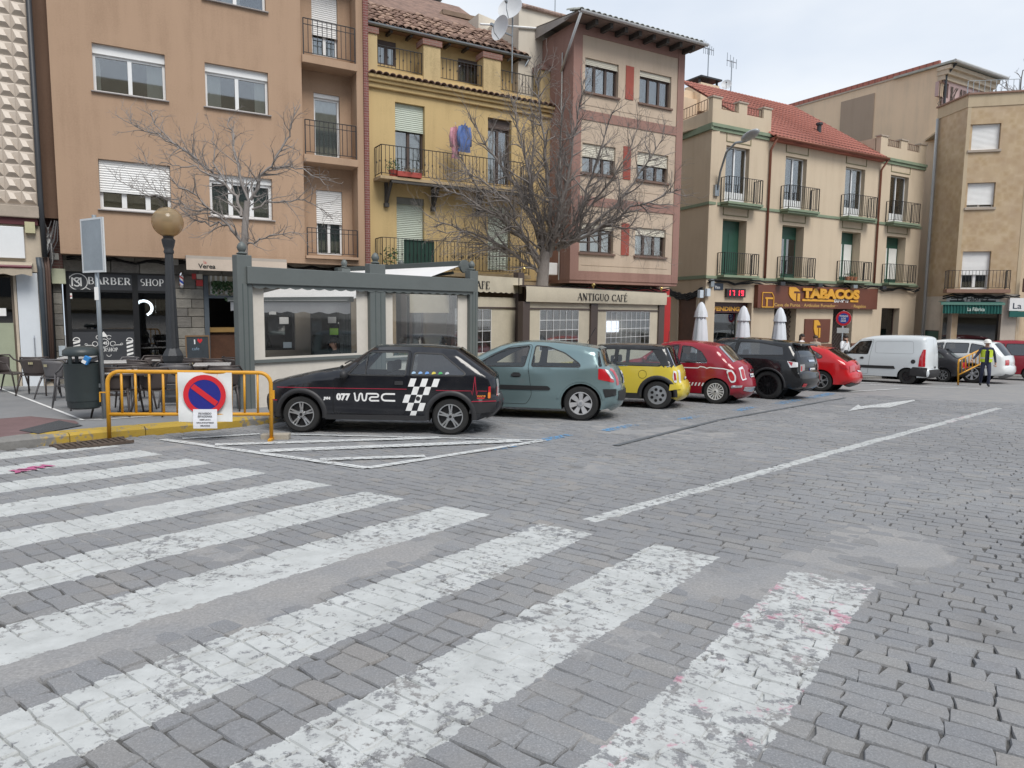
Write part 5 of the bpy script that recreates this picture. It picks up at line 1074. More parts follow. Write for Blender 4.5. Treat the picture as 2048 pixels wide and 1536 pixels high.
MB().box(-.02, w2+.02, -.03, .25, zps, zpt2).build('parapet', PAR, br_); MB().box(-.06, w2+.06, -.1, .3, zpt2, zpt2+.08).build('coping', M('brick_coping', (.25,.15,.11), .8), br_)
for (a_, b_) in ((pA, pB), (pC, pD)):
    Fq, wq = frame2(a_, b_, zB); mq = F2.m.inverted() @ Fq.m
    MB().box(0, wq, .0, .3, -2.0, zps, mq).build('side_wall', MOS, br_); MB().box(0, wq, -.03, .25, zps+.001, zpt2-.001, mq).build('parapet', PAR, br_); MB().box(-.05, wq+.05, -.1, .3, zpt2+.001, zpt2+.078, mq).build('coping', M('brick_coping'), br_)
MB().box(0, .16, -.015, -.001, zsh, zps).build('corner_strip', PAR, br_); MB().box(w2-.16, w2, -.015, -.001, zsh, zps).build('corner_strip', PAR, br_)
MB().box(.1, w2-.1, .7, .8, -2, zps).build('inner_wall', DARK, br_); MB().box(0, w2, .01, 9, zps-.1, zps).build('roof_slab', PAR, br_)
for i, r in enumerate(RW2[:2]): window(br_, r, 2, y=.2, fm=WHITEPVC, shut=(.99,.86)[i], sill=M('stone_ledge'), sillw=.12)
window(br_, RW2[2], 2, y=.2, fm=WHITEPVC, fw=.1, shut=.6, name='balcony_door')
balcony(br_, RW2[2][0]-.75, RW2[2][1]+.75, RW2[2][2], .55, .9, .18, M('brick_coping'), sp=.15, bar=.016)
a = F2.uv(1850, 230, 2.4); RP = M('drain_grey', (.4,.4,.39), .5); pAl = F2.m.inverted() @ Vector((pA.x-.1, pA.y-.15, zB)); MB().tube([(pAl.x, pAl.y, zps), (pAl.x, pAl.y, 0)], .07, 8).build('drainpipe', RP, br_, smooth=1)
# shop floor of the mosaic house
SFW = M('pale_marble', (.5,.44,.37), .6, var=.15, vs=2); aw_ = F2.rect(1882,607,2008,628,y=-.5); so = F2.rect(1888,612,1996,720); dr2 = F2.rect(1834,611,1853,720,y=1.5)
wall_holes('shop_wall', SFW, br_, -.0, w2, -1.6, zsh, [(so[0], so[1], -1.5, so[3])], y=.01, reveal=.35); mqA = F2.m.inverted() @ frame2(pA, pB, zB)[0].m; wA = frame2(pA, pB, zB)[1]
MB().box(0, wA, -.015, 0, -1.6, zsh-.1, mqA).build('shop_wall', SFW, br_); MB().box(.25, 1.3, -.03, -.016, -1.6, 2.2, mqA).build('door', M('dark_brown_door', (.05,.035,.03), .5), br_); MB().box(.25, 1.3, -.032, -.016, 1.55, 2.15, mqA).build('door_light', M('green_door'), br_)
MB().box(so[0], so[1], .3, .33, -1.5, so[3]).build('pane', DGL, br_); MB().box(so[0]+.9, so[0]+3.0, .6, .65, -1, so[3]-.3).build('inner_display', M('olive_display', (.1,.13,.04), .7, var=.4), br_)
MB().box(so[0]+2.6, so[0]+2.72, .24, .3, -1.5, so[3]).build('mullion', BLKF, br_)
AWG = M('green_awning', (.01,.1,.085), .7, var=.12); za = aw_[3]; mb = MB().box(aw_[0], aw_[1], -.55, -.45, za-.06, za+.06); mb.build('awning_bar', M('awning_bar_green', (.1,.22,.18), .5), br_)
mb = MB().quad((aw_[0],-.5,za+.06),(aw_[1],-.5,za+.06),(aw_[1],-.02,za+.11),(aw_[0],-.02,za+.11)); mb.grid(lambda a, b: (aw_[0]+.1+(aw_[1]-aw_[0]-.2)*a, -.5+.03*sin(a*120), za-.06-b*.42), 80, 1); mb.build('awning_canvas', AWG, br_); flat_text('awning_lettering', 'La Fábrica', M('pale_print', (.5,.6,.55), .7), br_, aw_[0]+1.15, za-.35, -.545, .24, .004, fit=.75)
sg = F2.rect(1893,592,1998,606,y=-.08); sb = MB().box(sg[0], sg[1], -.1, 0, sg[2], sg[3]).build('shop_sign', M('sign_grey', (.5,.48,.47), .6, var=.1), br_); flat_text('sign_lettering', 'La Fábrica', BLACK, br_, (sg[0]+sg[1])/2, sg[2]+.08, -.104, .36, .006, fit=1.4, align='CENTER')
for u in (sg[0]+.2, sg[1]-.75): MB().box(u, u+.5, -.104, -.101, sg[3]-.14, sg[3]-.07).build('sign_print', M('dark_print', (.05,.05,.055), .7), br_); MB().box(u-.05, u+.6, -.104, -.101, sg[2]+.05, sg[2]+.13).build('sign_print', M('dark_print'), br_)
sg = F2.rect(2020,596,2075,622,y=-.2); MB().box(sg[0], sg[1], -.22, 0, sg[2], sg[3]).build('shop_sign', WHITE, br_); flat_text('sign_lettering', 'La Fáb', M('navy_plate'), br_, sg[0]+.12, sg[2]+.1, -.224, .4, .004, fit=1.1); MB().box(sg[0], sg[1], -.3, -.21, sg[2]-.3, sg[2]-.02).build('awning_canvas', AWG, br_)
P = [(-2.6+(w2+2.6)*k/26, -.12, zsh-.16+.05*sin(k*1.7)) for k in range(10, 27)]
for q in range(2): cable(br_, [(a, b, c_+.08*q+.03*sin(a*2+q)) for a, b, c_ in P], .04)
mb = MB().tube([(w2+.1,-.2,zsh+.1),(w2+.1,-.2,zsh+.75)], .06, 6).tube([(w2+.1,-.25,zsh+.6),(w2+.7,-.3,zsh+.25),(w2+.1,-.25,zsh+.12)], .05, 6); mb.build('iron_bracket', M('rust_rail'), br_)
# ---------------------------------------------------------------- tall beige house behind
pc = at_depth(1862, 600, 40.5); FH = Fr((pc.x, pc.y, G(pc.x, pc.y)), FA)
bh = thing('house', 'tall beige house with a long red roof edge behind the tobacconist', 'building', FH.m)
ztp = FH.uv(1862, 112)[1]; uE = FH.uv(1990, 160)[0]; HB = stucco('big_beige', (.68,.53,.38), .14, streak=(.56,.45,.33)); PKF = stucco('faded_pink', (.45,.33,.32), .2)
MB().box(0, .25, .3, 14, 0, ztp).build('side_wall', HB, bh); MB().box(0, .25, 5.2, 8.3, 0, ztp).build('inner_wall', DARK, bh) if False else None
fl = FH.m.inverted(); 
side = Fr(FH.o, FA-90); msd = fl @ side.m                      # the wall that looks along the row
s_ = lambda px: side.uv(px, 400)[0]
MB().box(s_(1737), s_(1672), -.01, .05, 0, ztp-.6, msd).build('wall_recess', stucco('shaded_render', (.34,.27,.21), .1), bh)  # flat strip on the wall; the recess's shade is put into its colour
MB().box(s_(1860), s_(1530), -.12, .05, ztp-.02, ztp+.22, msd).build('roof_edge', RROOF, bh); MB().box(s_(1860), s_(1530), -.1, .05, ztp-.12, ztp-.021, msd).build('eaves', M('stone_ledge'), bh)
wq = side.rect(1711,205,1685,250); a, b = sorted(wq[:2]); MB().box(a, b, -.03, -.011, wq[2]-.0, wq[3], msd).build('window', BLKF, bh); MB().box(a-.05, b+.05, -.06, -.031, wq[3]-.5, wq[3]+.3, msd).build('roller_shutter', SHUTC, bh)
wall_holes('wall', PKF, bh, 0, uE, 0, ztp-.9, [FH.rect(1886,160,1903,195)], y=.2, reveal=.2); MB().box(.1, uE, .6, .7, 0, ztp-1).build('inner_wall', DARK, bh)
for k, (o_, h) in enumerate(((.1,.25),(.28,.25),(.45,.2))): MB().box(-.05-.05*k, uE+.1, .2-o_, .5, ztp-.9+k*.25, ztp-.9+k*.25+h).build('cornice', M('cream_cornice', (.5,.42,.32), .8, var=.15), bh)
MB().box(-.2, uE+.35, -.45, 3, ztp-.14, ztp-.02).build('roof', M('grey_green_tile'), bh); MB().tube([(-.25,-.5,ztp-.1),(uE+.4,-.5,ztp-.1)], .09, 8).build('gutter', RP, bh); MB().tube([(.1,-.4,ztp-.15),(.1,.1,ztp-.7),(.1,.1,ztp-6)], .06, 6).build('drainpipe', M('dark_pipe'), bh)
rs = random.Random(4); mb = MB()
for k in range(26):
    u = .3+rs.random()*(uE-.5); z = ztp-5; P = [(u, .15, z)]
    for q in range(7): u += rs.gauss(0,.22); z += .55; P.append((u, .15, min(z, ztp-1)))
    mb.tube(P, .022, 3)
mb.build('bare_creeper', M('creeper_stem', (.1,.08,.07), .9), bh)
MB().box(1.9, 3.5, .1, .199, ztp-3.25, ztp-2.4).build('vent_surround', PAR, bh)
for k in range(5): MB().box(2.0+k*.3, 2.18+k*.3, .09, .099, ztp-2.85, ztp-2.5).build('vent_slot', DARK, bh)
# low roofs and chimney beside the parapet
FK = fac(28, 1340); bk = thing('house', 'low house with a red roof and chimney behind the beige corner', 'building', FK.m)
zq = FK.uv(1420,186)[1]; uq = FK.uv(1530,200)[0]; MB().box(-1, uq+3, .2, 8, 0, zq-.4).build('wall', HB, bk); MB().quad((FK.uv(1420,188)[0],0,zq-.3),(uq+3,0,zq-.3),(uq+3,5,zq+1.2),(FK.uv(1420,188)[0],5,zq+1.2)).build('roof', RROOF, bk)
c = FK.rect(1402,164,1438,190); MB().box(c[0], c[1], 0, 1.2, c[2]-1, c[3]).build('chimney', HB, bk); MB().box(c[0]-.1, c[1]+.1, -.1, 1.3, c[3]+.25, c[3]+.33).build('chimney_cap', M('dark_pipe'), bk); [MB().box(u, u+.08, .1, .2, c[3], c[3]+.26).build('cap_post', M('dark_pipe'), bk) for u in (c[0], c[1]-.08)]
c = FK.rect(1372,172,1404,230); MB().prism([(c[0]-.1,0),(c[1]+.3,0),(c[1]+.3,c[3]),(c[0]+.5,c[3]+.02),(c[0]-.1,c[3]-.6)], .5, 4).build('gable', HB, bk)
def antenna(label, F, px, py_top, py_bot, y, n=5):
    a = F.uv(px, py_bot, y); b = F.uv(px, py_top, y); o = thing('antenna', label, 'antenna', F.m @ Matrix.Translation((a[0], y, a[1]))); h = b[1]-a[1]; MB().tube([(0,0,-.3),(0,0,h)], .03, 5).build('pole', GALV, o)
    mb = MB().bar((-.55,-.15,h*.93),(.5,.15,h*1.0),.035); 
    for k in range(n): x = -.5+k*1.0/(n-1); mb.bar((x,x*.27,h*.96-.35+.03*k),(x,x*.27,h*.96+.35-.03*k),.022)
    mb.build('aerial', GALV, o)
antenna('tall television aerial above the chimney', FK, 1415, 95, 164, .5, 6); antenna('thin television aerial right of the chimney', FK, 1461, 120, 190, .5, 4); dish('satellite_dish', 'small satellite dish on the low red roof', FK, 1453, 170, .3, .28, -50)
# ---------------------------------------------------------------- the other side of the square, behind the viewer
FW = Fr((36, -14, 0), FA-180); bx = thing('apartment_building', 'cream apartment block with dark window bands across the square', 'building', FW.m)
MB().box(0, 70, 0, 10, -2, 21).build('wall', stucco('far_cream', (.5,.43,.32)), bx)
for k in range(6): MB().box(.5, 69.5, -.06, -.001, 2.2+k*3.1, 3.8+k*3.1).build('window_band', M('band_glass', (.07,.075,.08), .15, var=0), bx)
for k in range(6): MB().box(.5, 69.5, -.9, -.07, 1.2+k*3.1, 1.35+k*3.1).build('balcony', _mc['far_cream'], bx)
# ================================================================== terrace enclosures
PV_ = .13
def paveat(px, py, h=0.0): p = gnd(px, py, PV_ + h); return Vector((p.x, p.y, G(p.x, p.y) + PV_))
GREY = M('terrace_grey', (.12,.135,.132), .5, var=.08, vs=1.5); CREAM = M('cream_canvas', (.62,.58,.52), .85, var=.08, vs=2, bump=.35, bs=5); BEIGE = M('beige_awning', (.5,.45,.35), .85, var=.1, vs=2, bump=.3, bs=6)
PLAST = glass('clear_plastic', (.88,.88,.87), .015, .03, .3); BRPOST = M('brown_post', (.07,.05,.042), .5, var=.1); BRASS = M('brass', (.6,.45,.18), .2, 1, var=0)
p = paveat(507, 817); FE = Fr((p.x, p.y, p.z), 41.5)
en = thing('terrace_enclosure', 'grey framed terrace enclosure with cream canvas and clear plastic windows', 'enclosure', FE.m)
E_ = lambda px, py, y=0.0: FE.uv(px, py, y)
zbt, zbb = E_(480, 532)[1], E_(505, 568)[1]
posts = [(E_(478,700)[0], E_(508,700)[0]), (E_(740,640)[0], E_(771,640)[0]), (E_(939,640)[0], E_(955,640)[0])]
def fpost(a, b, y, z1, fin=True):
    o = MB().box(a, b, y-.02, y+.16, -.05, z1).build('post', GREY, en, bevel=.012)
    for k in (1, 2): u = a+(b-a)*k/3; MB().box(u-.008, u+.008, y-.024, y-.02, 0, zbb).build('post_groove', M('groove_grey', (.07,.09,.088), .6), o)
    if fin: c = (a+b)/2; MB().lathe([(.07,0),(.1,.03),(.05,.06),(.07,.09),(.085,.14),(.06,.2),(.015,.24)], (c, y+.07, z1), 12).build('finial', GREY, o, smooth=50)
    return o
for a, b in posts: fpost(a, b, 0, zbt+.2)
D_ = 3.3
for px in (692, 806): u = E_(px, 560, D_)[0]; fpost(u-.13, u+.13, D_, E_(px, 537, D_)[1])
MB().box(posts[0][1]-.12, posts[2][0]+.1, -.07, -.021, zbb, zbt).build('beam', GREY, en, bevel=.01)
mb = MB(); mb.grid(lambda a, b: (posts[0][1]+(posts[2][0]-posts[0][1])*a, -.03, zbb-b*(.05+.03*abs(sin(a*70)))), 200, 1); mb.build('valance', GREY, en)
def bay(a, b, hole, m=CREAM, y=.08):
    wall_holes('canvas', m, en, a, b, -.1, zbb+.02, [hole], y=y, reveal=.01); MB().box(hole[0], hole[1], y+.004, y+.008, hole[2], hole[3]).build('clear_window', PLAST, en)
h = (E_(533,640)[0], E_(718,640)[0], E_(620,711)[1], zbb-.02); bay(posts[0][1], posts[1][0], h); MB().box(posts[0][1], posts[1][0], .03, .075, h[2]-.1, h[2]-.04).build('rail', GREY, en)
h2 = (E_(790,640)[0], E_(920,640)[0], h[2]-.1, zbb-.04); bay(posts[1][1], posts[2][0], h2); MB().box(posts[1][1], posts[2][0], .03, .075, h2[2]-.1, h2[2]-.04).build('rail', GREY, en); MB().box(posts[1][1]+.05, posts[2][0]-.05, .04, .07, zbb-.09, zbb-.05).build('rail', GREY, en)
x1, x2 = posts[2][0]+.1, posts[2][0]-3.2; z1b, z2b = E_(944, 528)[1], 2.05
MB().box(x1-.1, x1+.05, .3, 5.6, z1b-.06, z1b+.09).build('awning_cassette', M('awning_dark', (.07,.085,.085), .5), en, bevel=.02); MB().lathe([(.001,-.03),(.16,-.03),(.16,.03),(.001,.03)], n=14, m=Matrix.Translation((x1-.02,.26,z1b-.05)) @ Matrix.Rotation(pi/2,4,'X')).build('end_cap', GREY, en)
AWW = M('awning_white', (.72,.72,.72), .8, var=.04); MB().grid(lambda a, b: (x1-.08+(x2-x1)*a, .35+5.2*b, z1b-.03+(z2b-z1b)*a-.12*sin(pi*a)*.5), 8, 4).build('awning_canvas', AWW, en, smooth=1)
MB().box(x2-.06, x2+.06, .3, 5.6, z2b-.06, z2b+.05).build('awning_bar', GREY, en); MB().grid(lambda a, b: (x2-.03, .3+5.2*a, z2b-.06-b*(.24+.02*sin(a*50))), 40, 1).build('awning_valance', M('awning_pale', (.5,.5,.51), .85), en)
MB().bar((x1-.15,.5,z1b-.2),(x1-1.6,1.6,z1b-.45),.07).build('awning_arm', M('awning_dark'), en)
for px in (808, 908): u = E_(px, 640, 3.0)[0]; MB().box(u-.1, u+.1, 3.0, 3.2, -.1, zbb+.1).build('back_post', BRPOST, en)
MB().box(E_(820,640,3.1)[0], E_(900,640,3.1)[0], 3.1, 3.12, 1.75, zbb).build('back_canvas', BEIGE, en)
# the cafe terrace to its right
p = at_depth(1049, 600, 18.7); FC = Fr((p.x, p.y, G(p.x, p.y)+PV_), 39.6); C_ = lambda px, py, y=0.0: FC.uv(px, py, y)
ec = thing('terrace_enclosure', 'beige canvas cafe terrace with brown posts and plastic windows', 'enclosure', FC.m)
def cpost(x0, x1_, y, ztop): a, b = C_(x0,640,y)[0], C_(x1_,640,y)[0]; MB().box(a, b, y, y+.18, -.05, ztop).build('post', BRPOST, ec, bevel=.012); return a, b
zv1, zv0 = C_(1049,572)[1], C_(1049,603)[1]
q0 = cpost(1046,1060,.0,zv0); q1 = cpost(1182,1196,.0,zv0); q2 = cpost(1318,1329,.0,zv0); cpost(1036,1048,.4,C_(1042,545,.4)[1])
vw = C_(1331,590)[0]; va = MB().grid(lambda a, b: (.0+vw*a, -.05-.015*sin(b*3)+.006*sin(a*40), zv1+(zv0-zv1)*b), 40, 4).build('valance', BEIGE, ec, smooth=1); MB().box(-.02, vw, -.03, .15, zv1-.02, zv1+.03).build('top_rail', BRPOST, ec)
mb = MB().quad((0,-.02,zv1+.02),(vw,-.02,zv1+.02),(vw,4,zv1+.1),(0,4,zv1+.1)); mb.build('canvas_roof', BEIGE, ec)
flat_text('valance_lettering', 'ANTIGUO CAFÉ', BLACK, va, C_(1155,606,-.07)[0], zv0+.075, -.075, (zv1-zv0)*.52, serif=True, fit=C_(1255,606,-.07)[0]-C_(1155,606,-.07)[0])
def cbay(a, b, x0, x1_, ytop, y=.06, pr=ec):
    hz0 = 1.0; hz1 = C_(x0, ytop)[1]; hh = (C_(x0,660)[0], C_(x1_,660)[0], hz0, hz1)
    wall_holes('canvas', BEIGE, pr, a, b, -.1, zv0+.1, [hh], y=y, reveal=.01); MB().box(hh[0], hh[1], y+.004, y+.008, hz0, hz1).build('clear_window', PLAST, pr); mb = MB()
    n = max(2, round((hh[1]-hh[0])/.3)); k = round((hz1-hz0)/.3)
    for i in range(n+1): u = hh[0]+(hh[1]-hh[0])*i/n; mb.box(u-.006, u+.006, y-.004, y+.002, hz0, hz1)
    for j in range(k+1): z = hz0+(hz1-hz0)*j/k; mb.box(hh[0], hh[1], y-.005, y+.0015, z-.006, z+.006)
    mb.build('window_seams', WHITE, pr); MB().box(a, b, y-.03, y-.006, hz1+.02, hz1+.06).build('rail', BRPOST, pr)
cbay(q0[1], q1[0], 1083, 1160, 620); cbay(q1[1], q2[0], 1215, 1302, 623)
ul = C_(940,640,.45)[0]; zl1, zl0 = C_(1049,557,.45)[1], C_(1049,586,.45)[1]
vb = MB().grid(lambda a, b: (ul+(C_(1049,640,.3)[0]-ul)*a, .4+.008*sin(a*30), zl1+(zl0-zl1-.03*abs(sin(a*28)))*b), 60, 3).build('valance', BEIGE, ec, smooth=1); flat_text('valance_lettering', 'CAFE', BLACK, vb, C_(942,582,.38)[0], zl0+.06, .385, (zl1-zl0)*.5, serif=True, fit=C_(981,582,.38)[0]-C_(942,582,.38)[0])
cbay(ul, C_(1036,640,.5)[0], 940, 1011, 618, .5)
for px, py, y in ((1048,538,.45),(1187,570,.2),(1323,577,.2)): c = C_(px, py, y); MB().lathe([(.02,-.1),(.02,-.05),(.05,-.03),(.06,.0),(.05,.04),(.001,.06)], (c[0], y, c[1]), 10).build('finial', BRASS, ec, smooth=1)
MB().box(vw-.06, vw, .2, 4, -.05, zv1).build('canvas', BEIGE, ec)

# ================================================================== street furniture
# barrier with the no-parking poster
a, b = gnd(219, 883), gnd(543, 881); d = b - a; L = math.hypot(d.x, d.y)
YBAR = M('barrier_yellow', (.62,.3,.02), .4, var=.1, vs=6)
def barrier(label, a, b, h=.97, r=.027, nb=11, group='yellow crowd barriers', foot=True):
    d = Vector(b) - Vector(a); L = math.hypot(d.x, d.y); m = Matrix.Translation(Vector(a)) @ Matrix.Rotation(math.atan2(d.y, d.x), 4, 'Z') @ Matrix.Rotation(-math.atan2(d.z, L), 4, 'Y')
    o = thing('crowd_barrier', label, 'barrier', m, group); c = .16
    P = [(0,0,0),(0,0,h-c)] + [(c-c*cos(k*pi/12),0,h-c+c*sin(k*pi/12)) for k in range(1,7)] + [(L-c+c*sin(k*pi/12),0,h-c+c*cos(k*pi/12)) for k in range(0,6)] + [(L,0,h-c),(L,0,0)]
    MB().tube(P, r, 10).build('frame', YBAR, o, smooth=1); MB().tube([(0,0,.38),(L,0,.38)], r*.9, 8).build('lower_rail', YBAR, o, smooth=1)
    for k in range(nb): x = L*(k+1)/(nb+1); MB().tube([(x,0,.38),(x,0,h)], r*.62, 6).build('bar', YBAR, o, smooth=1)
    MB().tube([(-.1,0,.55),(-.1,0,.68),(0,0,.68)], .012, 5).build('hook', YBAR, o); MB().box(L+.02, L+.05, -.02, .02, .6, .72).build('hook', YBAR, o)
    if foot: MB().bar((L,-.16,.02),(L,.14,.02),.05,.04).build('foot', YBAR, o)
    return o, m, L
ba_, mB, LB = barrier('yellow crowd barrier by the kerb, carrying a no parking poster', a, b)
po = thing('no_parking_poster', 'white poster with a no parking roundel tied to the barrier', 'poster', mB @ Matrix.Translation((LB*.427, -.035, .28)))
pw, ph = LB*.332, .69
PAP = M('poster_white', (.72,.73,.72), .45, var=.03); MB().grid(lambda u, v: (pw*u, -.012*sin(u*7)-.01*sin(v*9+u*3), ph*v), 14, 12).build('sheet', PAP, po, smooth=1)
PRED, PBLU = M('poster_red', (.6,.02,.03), .45, var=.03), M('poster_blue', (.015,.02,.22), .45, var=.05)
def disc(r0, r1, y, c, n=40): mb = MB(); P = [(c[0]+q*cos(2*pi*i/n), y, c[1]+q*sin(2*pi*i/n)) for i in range(n) for q in (r0, r1)]; return mb.add(P, [(2*i, 2*i+1, (2*i+3) % (2*n), (2*i+2) % (2*n)) for i in range(n)])
cc = (pw*.5, ph*.55); R1 = pw*.395; disc(.0001, R1*.8, -.03, cc).build('blue_disc', PBLU, po); disc(R1*.76, R1, -.034, cc).build('red_ring', PRED, po); q = R1*.72; MB().bar((cc[0]-q*.78,-.037,cc[1]+q*.62),(cc[0]+q*.78,-.037,cc[1]-q*.62),.075,.002,(0,1,0)).build('red_bar', PRED, po)
nt = thing('paper_notice', 'small printed notice taped over the foot of the poster', 'notice', mB @ Matrix.Translation((LB*.52, -.075, .19)))
nw, nh = LB*.148, .27; MB().grid(lambda u, v: (nw*u, -.006*sin(v*5), nh*v), 4, 6).build('sheet', M('notice_white', (.75,.76,.8), .5, var=.02), nt)
for k, (s_, w_) in enumerate((('PROHIBIDO', .55), ('ESTACIONAR', .6), ('DESDE LAS 8 H', .45), ('HASTA EL FIN DE LOS TRABAJOS', .72), ('GRACIAS', .4))): flat_text('notice_lettering', s_, M('dark_print'), nt, nw/2, nh-.07-.042*k, -.0095, .036 if k < 2 else .024, .001, fit=nw*w_, align='CENTER')
wb = thing('wooden_block', 'grey timber block under the right foot of the barrier', 'block', Matrix.Translation(gnd(549, 879)) @ Matrix.Rotation(rad(6), 4, 'Z')); MB().box(-.19,.2,-.02,.14,-.005,.075).build('timber', M('grey_timber', (.36,.32,.26), .8, var=.2, vs=7), wb, bevel=.006)
# second barrier carried by the worker at the far end
b2_ = barrier('yellow crowd barrier carried by the worker in the vest', Vector((*gp(1917,770), 0)), Vector((*gp(1960,762), 0)), .95, .03, 7, foot=False)[0]
o_ = gnd(1916, 771); b2_.matrix_world = Matrix.Translation(o_ + Vector((0,0,.02))) @ Matrix.Rotation(rad(38), 4, 'Z') @ Matrix.Rotation(rad(-9), 4, 'Y') @ Matrix.Diagonal((.62,1,1,1))
# sign post and litter bin
p = paveat(209, 838); sp = thing('sign_post', 'grey steel post with a road sign seen from behind, beside the bin', 'road sign', Matrix.Translation(p))
MB().tube([(0,0,-.05),(0,0,3.15)], .032, 10).build('pole', GALV, sp, smooth=1); R = Matrix.Rotation(rad(-33), 4, 'Z'); z0 = 2.28
mb = MB().box(-.32,.32,-.05,-.045,z0,z0+.82,R); pl = mb.build('sign_plate', GALV, sp); rim = MB().box(-.32,.32,-.055,-.02,z0,z0+.03,R).box(-.32,.32,-.055,-.02,z0+.79,z0+.82,R).box(-.32,-.29,-.055,-.02,z0+.031,z0+.789,R).box(.29,.32,-.055,-.02,z0+.031,z0+.789,R).build('rim', M('sign_rim', (.6,.62,.63), .4), pl); MB().box(-.1,.1,-.044,.03,z0+.2,z0+.25,R).box(-.1,.1,-.044,.03,z0+.6,z0+.65,R).build('clamp', GALV, sp); MB().box(-.034,.03,-.036,-.033,1.86,2.06).build('sticker', WHITE, sp)
BING = M('bin_green', (.028,.038,.04), .45, var=.12, vs=3)
bn = thing('litter_bin', 'dark green litter bin fixed to the sign post', 'litter bin', Matrix.Translation(p + Vector((-.31, .02, 0))))
MB().lathe([(.2,.17),(.235,.2),(.255,.5),(.262,.86),(.268,.88),(.255,.885),(.25,.3)], n=26).build('body', BING, bn, smooth=40); MB().lathe([(.262,1.0),(.27,1.02),(.262,1.08),(.2,1.13),(.001,1.15)], n=26).build('lid', BING, bn, smooth=50)
for an in (20, 140, 260): MB().bar((.24*cos(rad(an)),.24*sin(rad(an)),.84),(.245*cos(rad(an)),.245*sin(rad(an)),1.04),.05,.02).build('lid_support', BING, bn)
MB().box(.24,.33,-.03,.03,.5,.56).build('bracket', GALV, bn); MB().lathe([(.001,.86),(.2,.86)], n=12).build('inner_rim', DARK, bn)
cn = thing('drinks_carton', 'crumpled blue and white carton poking out of the bin', 'carton', Matrix.Translation(p + Vector((-.16, -.17, .88))) @ Matrix.Rotation(.5, 4, 'Y')); MB().box(-.045,.045,-.03,.03,0,.13).build('box', M('carton_blue', (.03,.2,.5), .4), cn, bevel=.01); MB().box(-.047,.02,-.032,-.0305,.01,.06).build('print', WHITE, cn)
# globe lamp post
p = paveat(350, 803); lp_ = thing('street_lamp', 'dark cast iron lamp post with an amber globe beside the barber shop', 'street lamp', Matrix.Translation(p)); CI = M('cast_iron', (.04,.043,.048), .55, .2, bump=.15)
MB().lathe([(.3,-.05),(.3,.12),(.24,.16),(.2,.5),(.22,.54),(.22,.6),(.17,.68),(.16,.75),(.19,.82),(.2,.92),(.16,1.0),(.12,1.06)], n=8).build('base', CI, lp_)
mb = MB(); n = 20; zz = [1.06,1.4,2.0,2.7,2.9]; rr = [.115,.105,.092,.076,.072]
mb.add([(r*(1+.05*(-1)**j)*cos(2*pi*j/n), r*(1+.05*(-1)**j)*sin(2*pi*j/n), z) for r, z in zip(rr, zz) for j in range(n)], [(i*n+j, i*n+(j+1)%n, (i+1)*n+(j+1)%n, (i+1)*n+j) for i in range(4) for j in range(n)]); mb.build('shaft', CI, lp_)
MB().lathe([(.085,2.9),(.095,2.94),(.08,2.98),(.1,3.04),(.125,3.16),(.09,3.2),(.1,3.23)], n=14).build('capital', CI, lp_, smooth=50)
zg_ = 3.23+.27; t = NT('beige_globe'); GLB = t.done(t.n('ShaderNodeMixShader', {0: .5, 1: t.n('ShaderNodeBsdfTransparent', {'Color': (.8,.66,.46)}).outputs[0], 2: t.bsdf((.42,.33,.21), .12)}).outputs[0]); MB().lathe([(.285*sin(rad(a))+.001, zg_-.285*cos(rad(a))) for a in range(15,181,11)], n=26).build('globe', GLB, lp_, smooth=1)
MB().lathe([(.11,zg_-.25),(.11,zg_-.02)], n=14).build('inner_diffuser', M('diffuser', (.62,.52,.35), .5), lp_)
for k in range(5): MB().lathe([(.1,zg_+.02+k*.04),(.13-.006*k,zg_+.03+k*.04),(.1,zg_+.036+k*.04)], n=14).build('louvre', M('louvre_cream', (.7,.62,.45), .4), lp_)
# no-parking sign by the tobacconist
p = Vector((14.05, 29.9, 0)); p.z = G(p.x, p.y)+PV_
ns = thing('road_sign', 'round blue and red no parking sign by the tobacconist', 'road sign', Matrix.Translation(p)); MB().tube([(0,0,0),(0,0,2.75)], .035, 8).build('pole', GALV, ns, smooth=1); R = Matrix.Translation((0,-.04,2.42)) @ Matrix.Rotation(rad(-42),4,'Z')
for r, y, m, nm in ((.315,0,WHITE,'plate'),(.31,-.006,PRED,'red_ring'),(.215,-.01,M('sign_blue', (.02,.07,.35), .4),'blue_disc')): MB().lathe([(.001,-.004),(r,-.004),(r,.0),(.001,.0)], n=26, m=R @ Matrix.Translation((0,y,0)) @ Matrix.Rotation(pi/2,4,'X')).build(nm, m, ns)
for k in range(3): V, F = text_mesh(('TODOS','LOS','DIAS')[k], .1, .003, 'CENTER'); put_text('sign_lettering', LETW, ns, V, F, lambda a, b, l: R @ Vector((a, -.016, b+.06-.1*k)))
MB().box(-.24,.24,-.01,0,-.62,-.4,R).build('sub_plate', M('pale_plate', (.55,.56,.55), .5), ns)
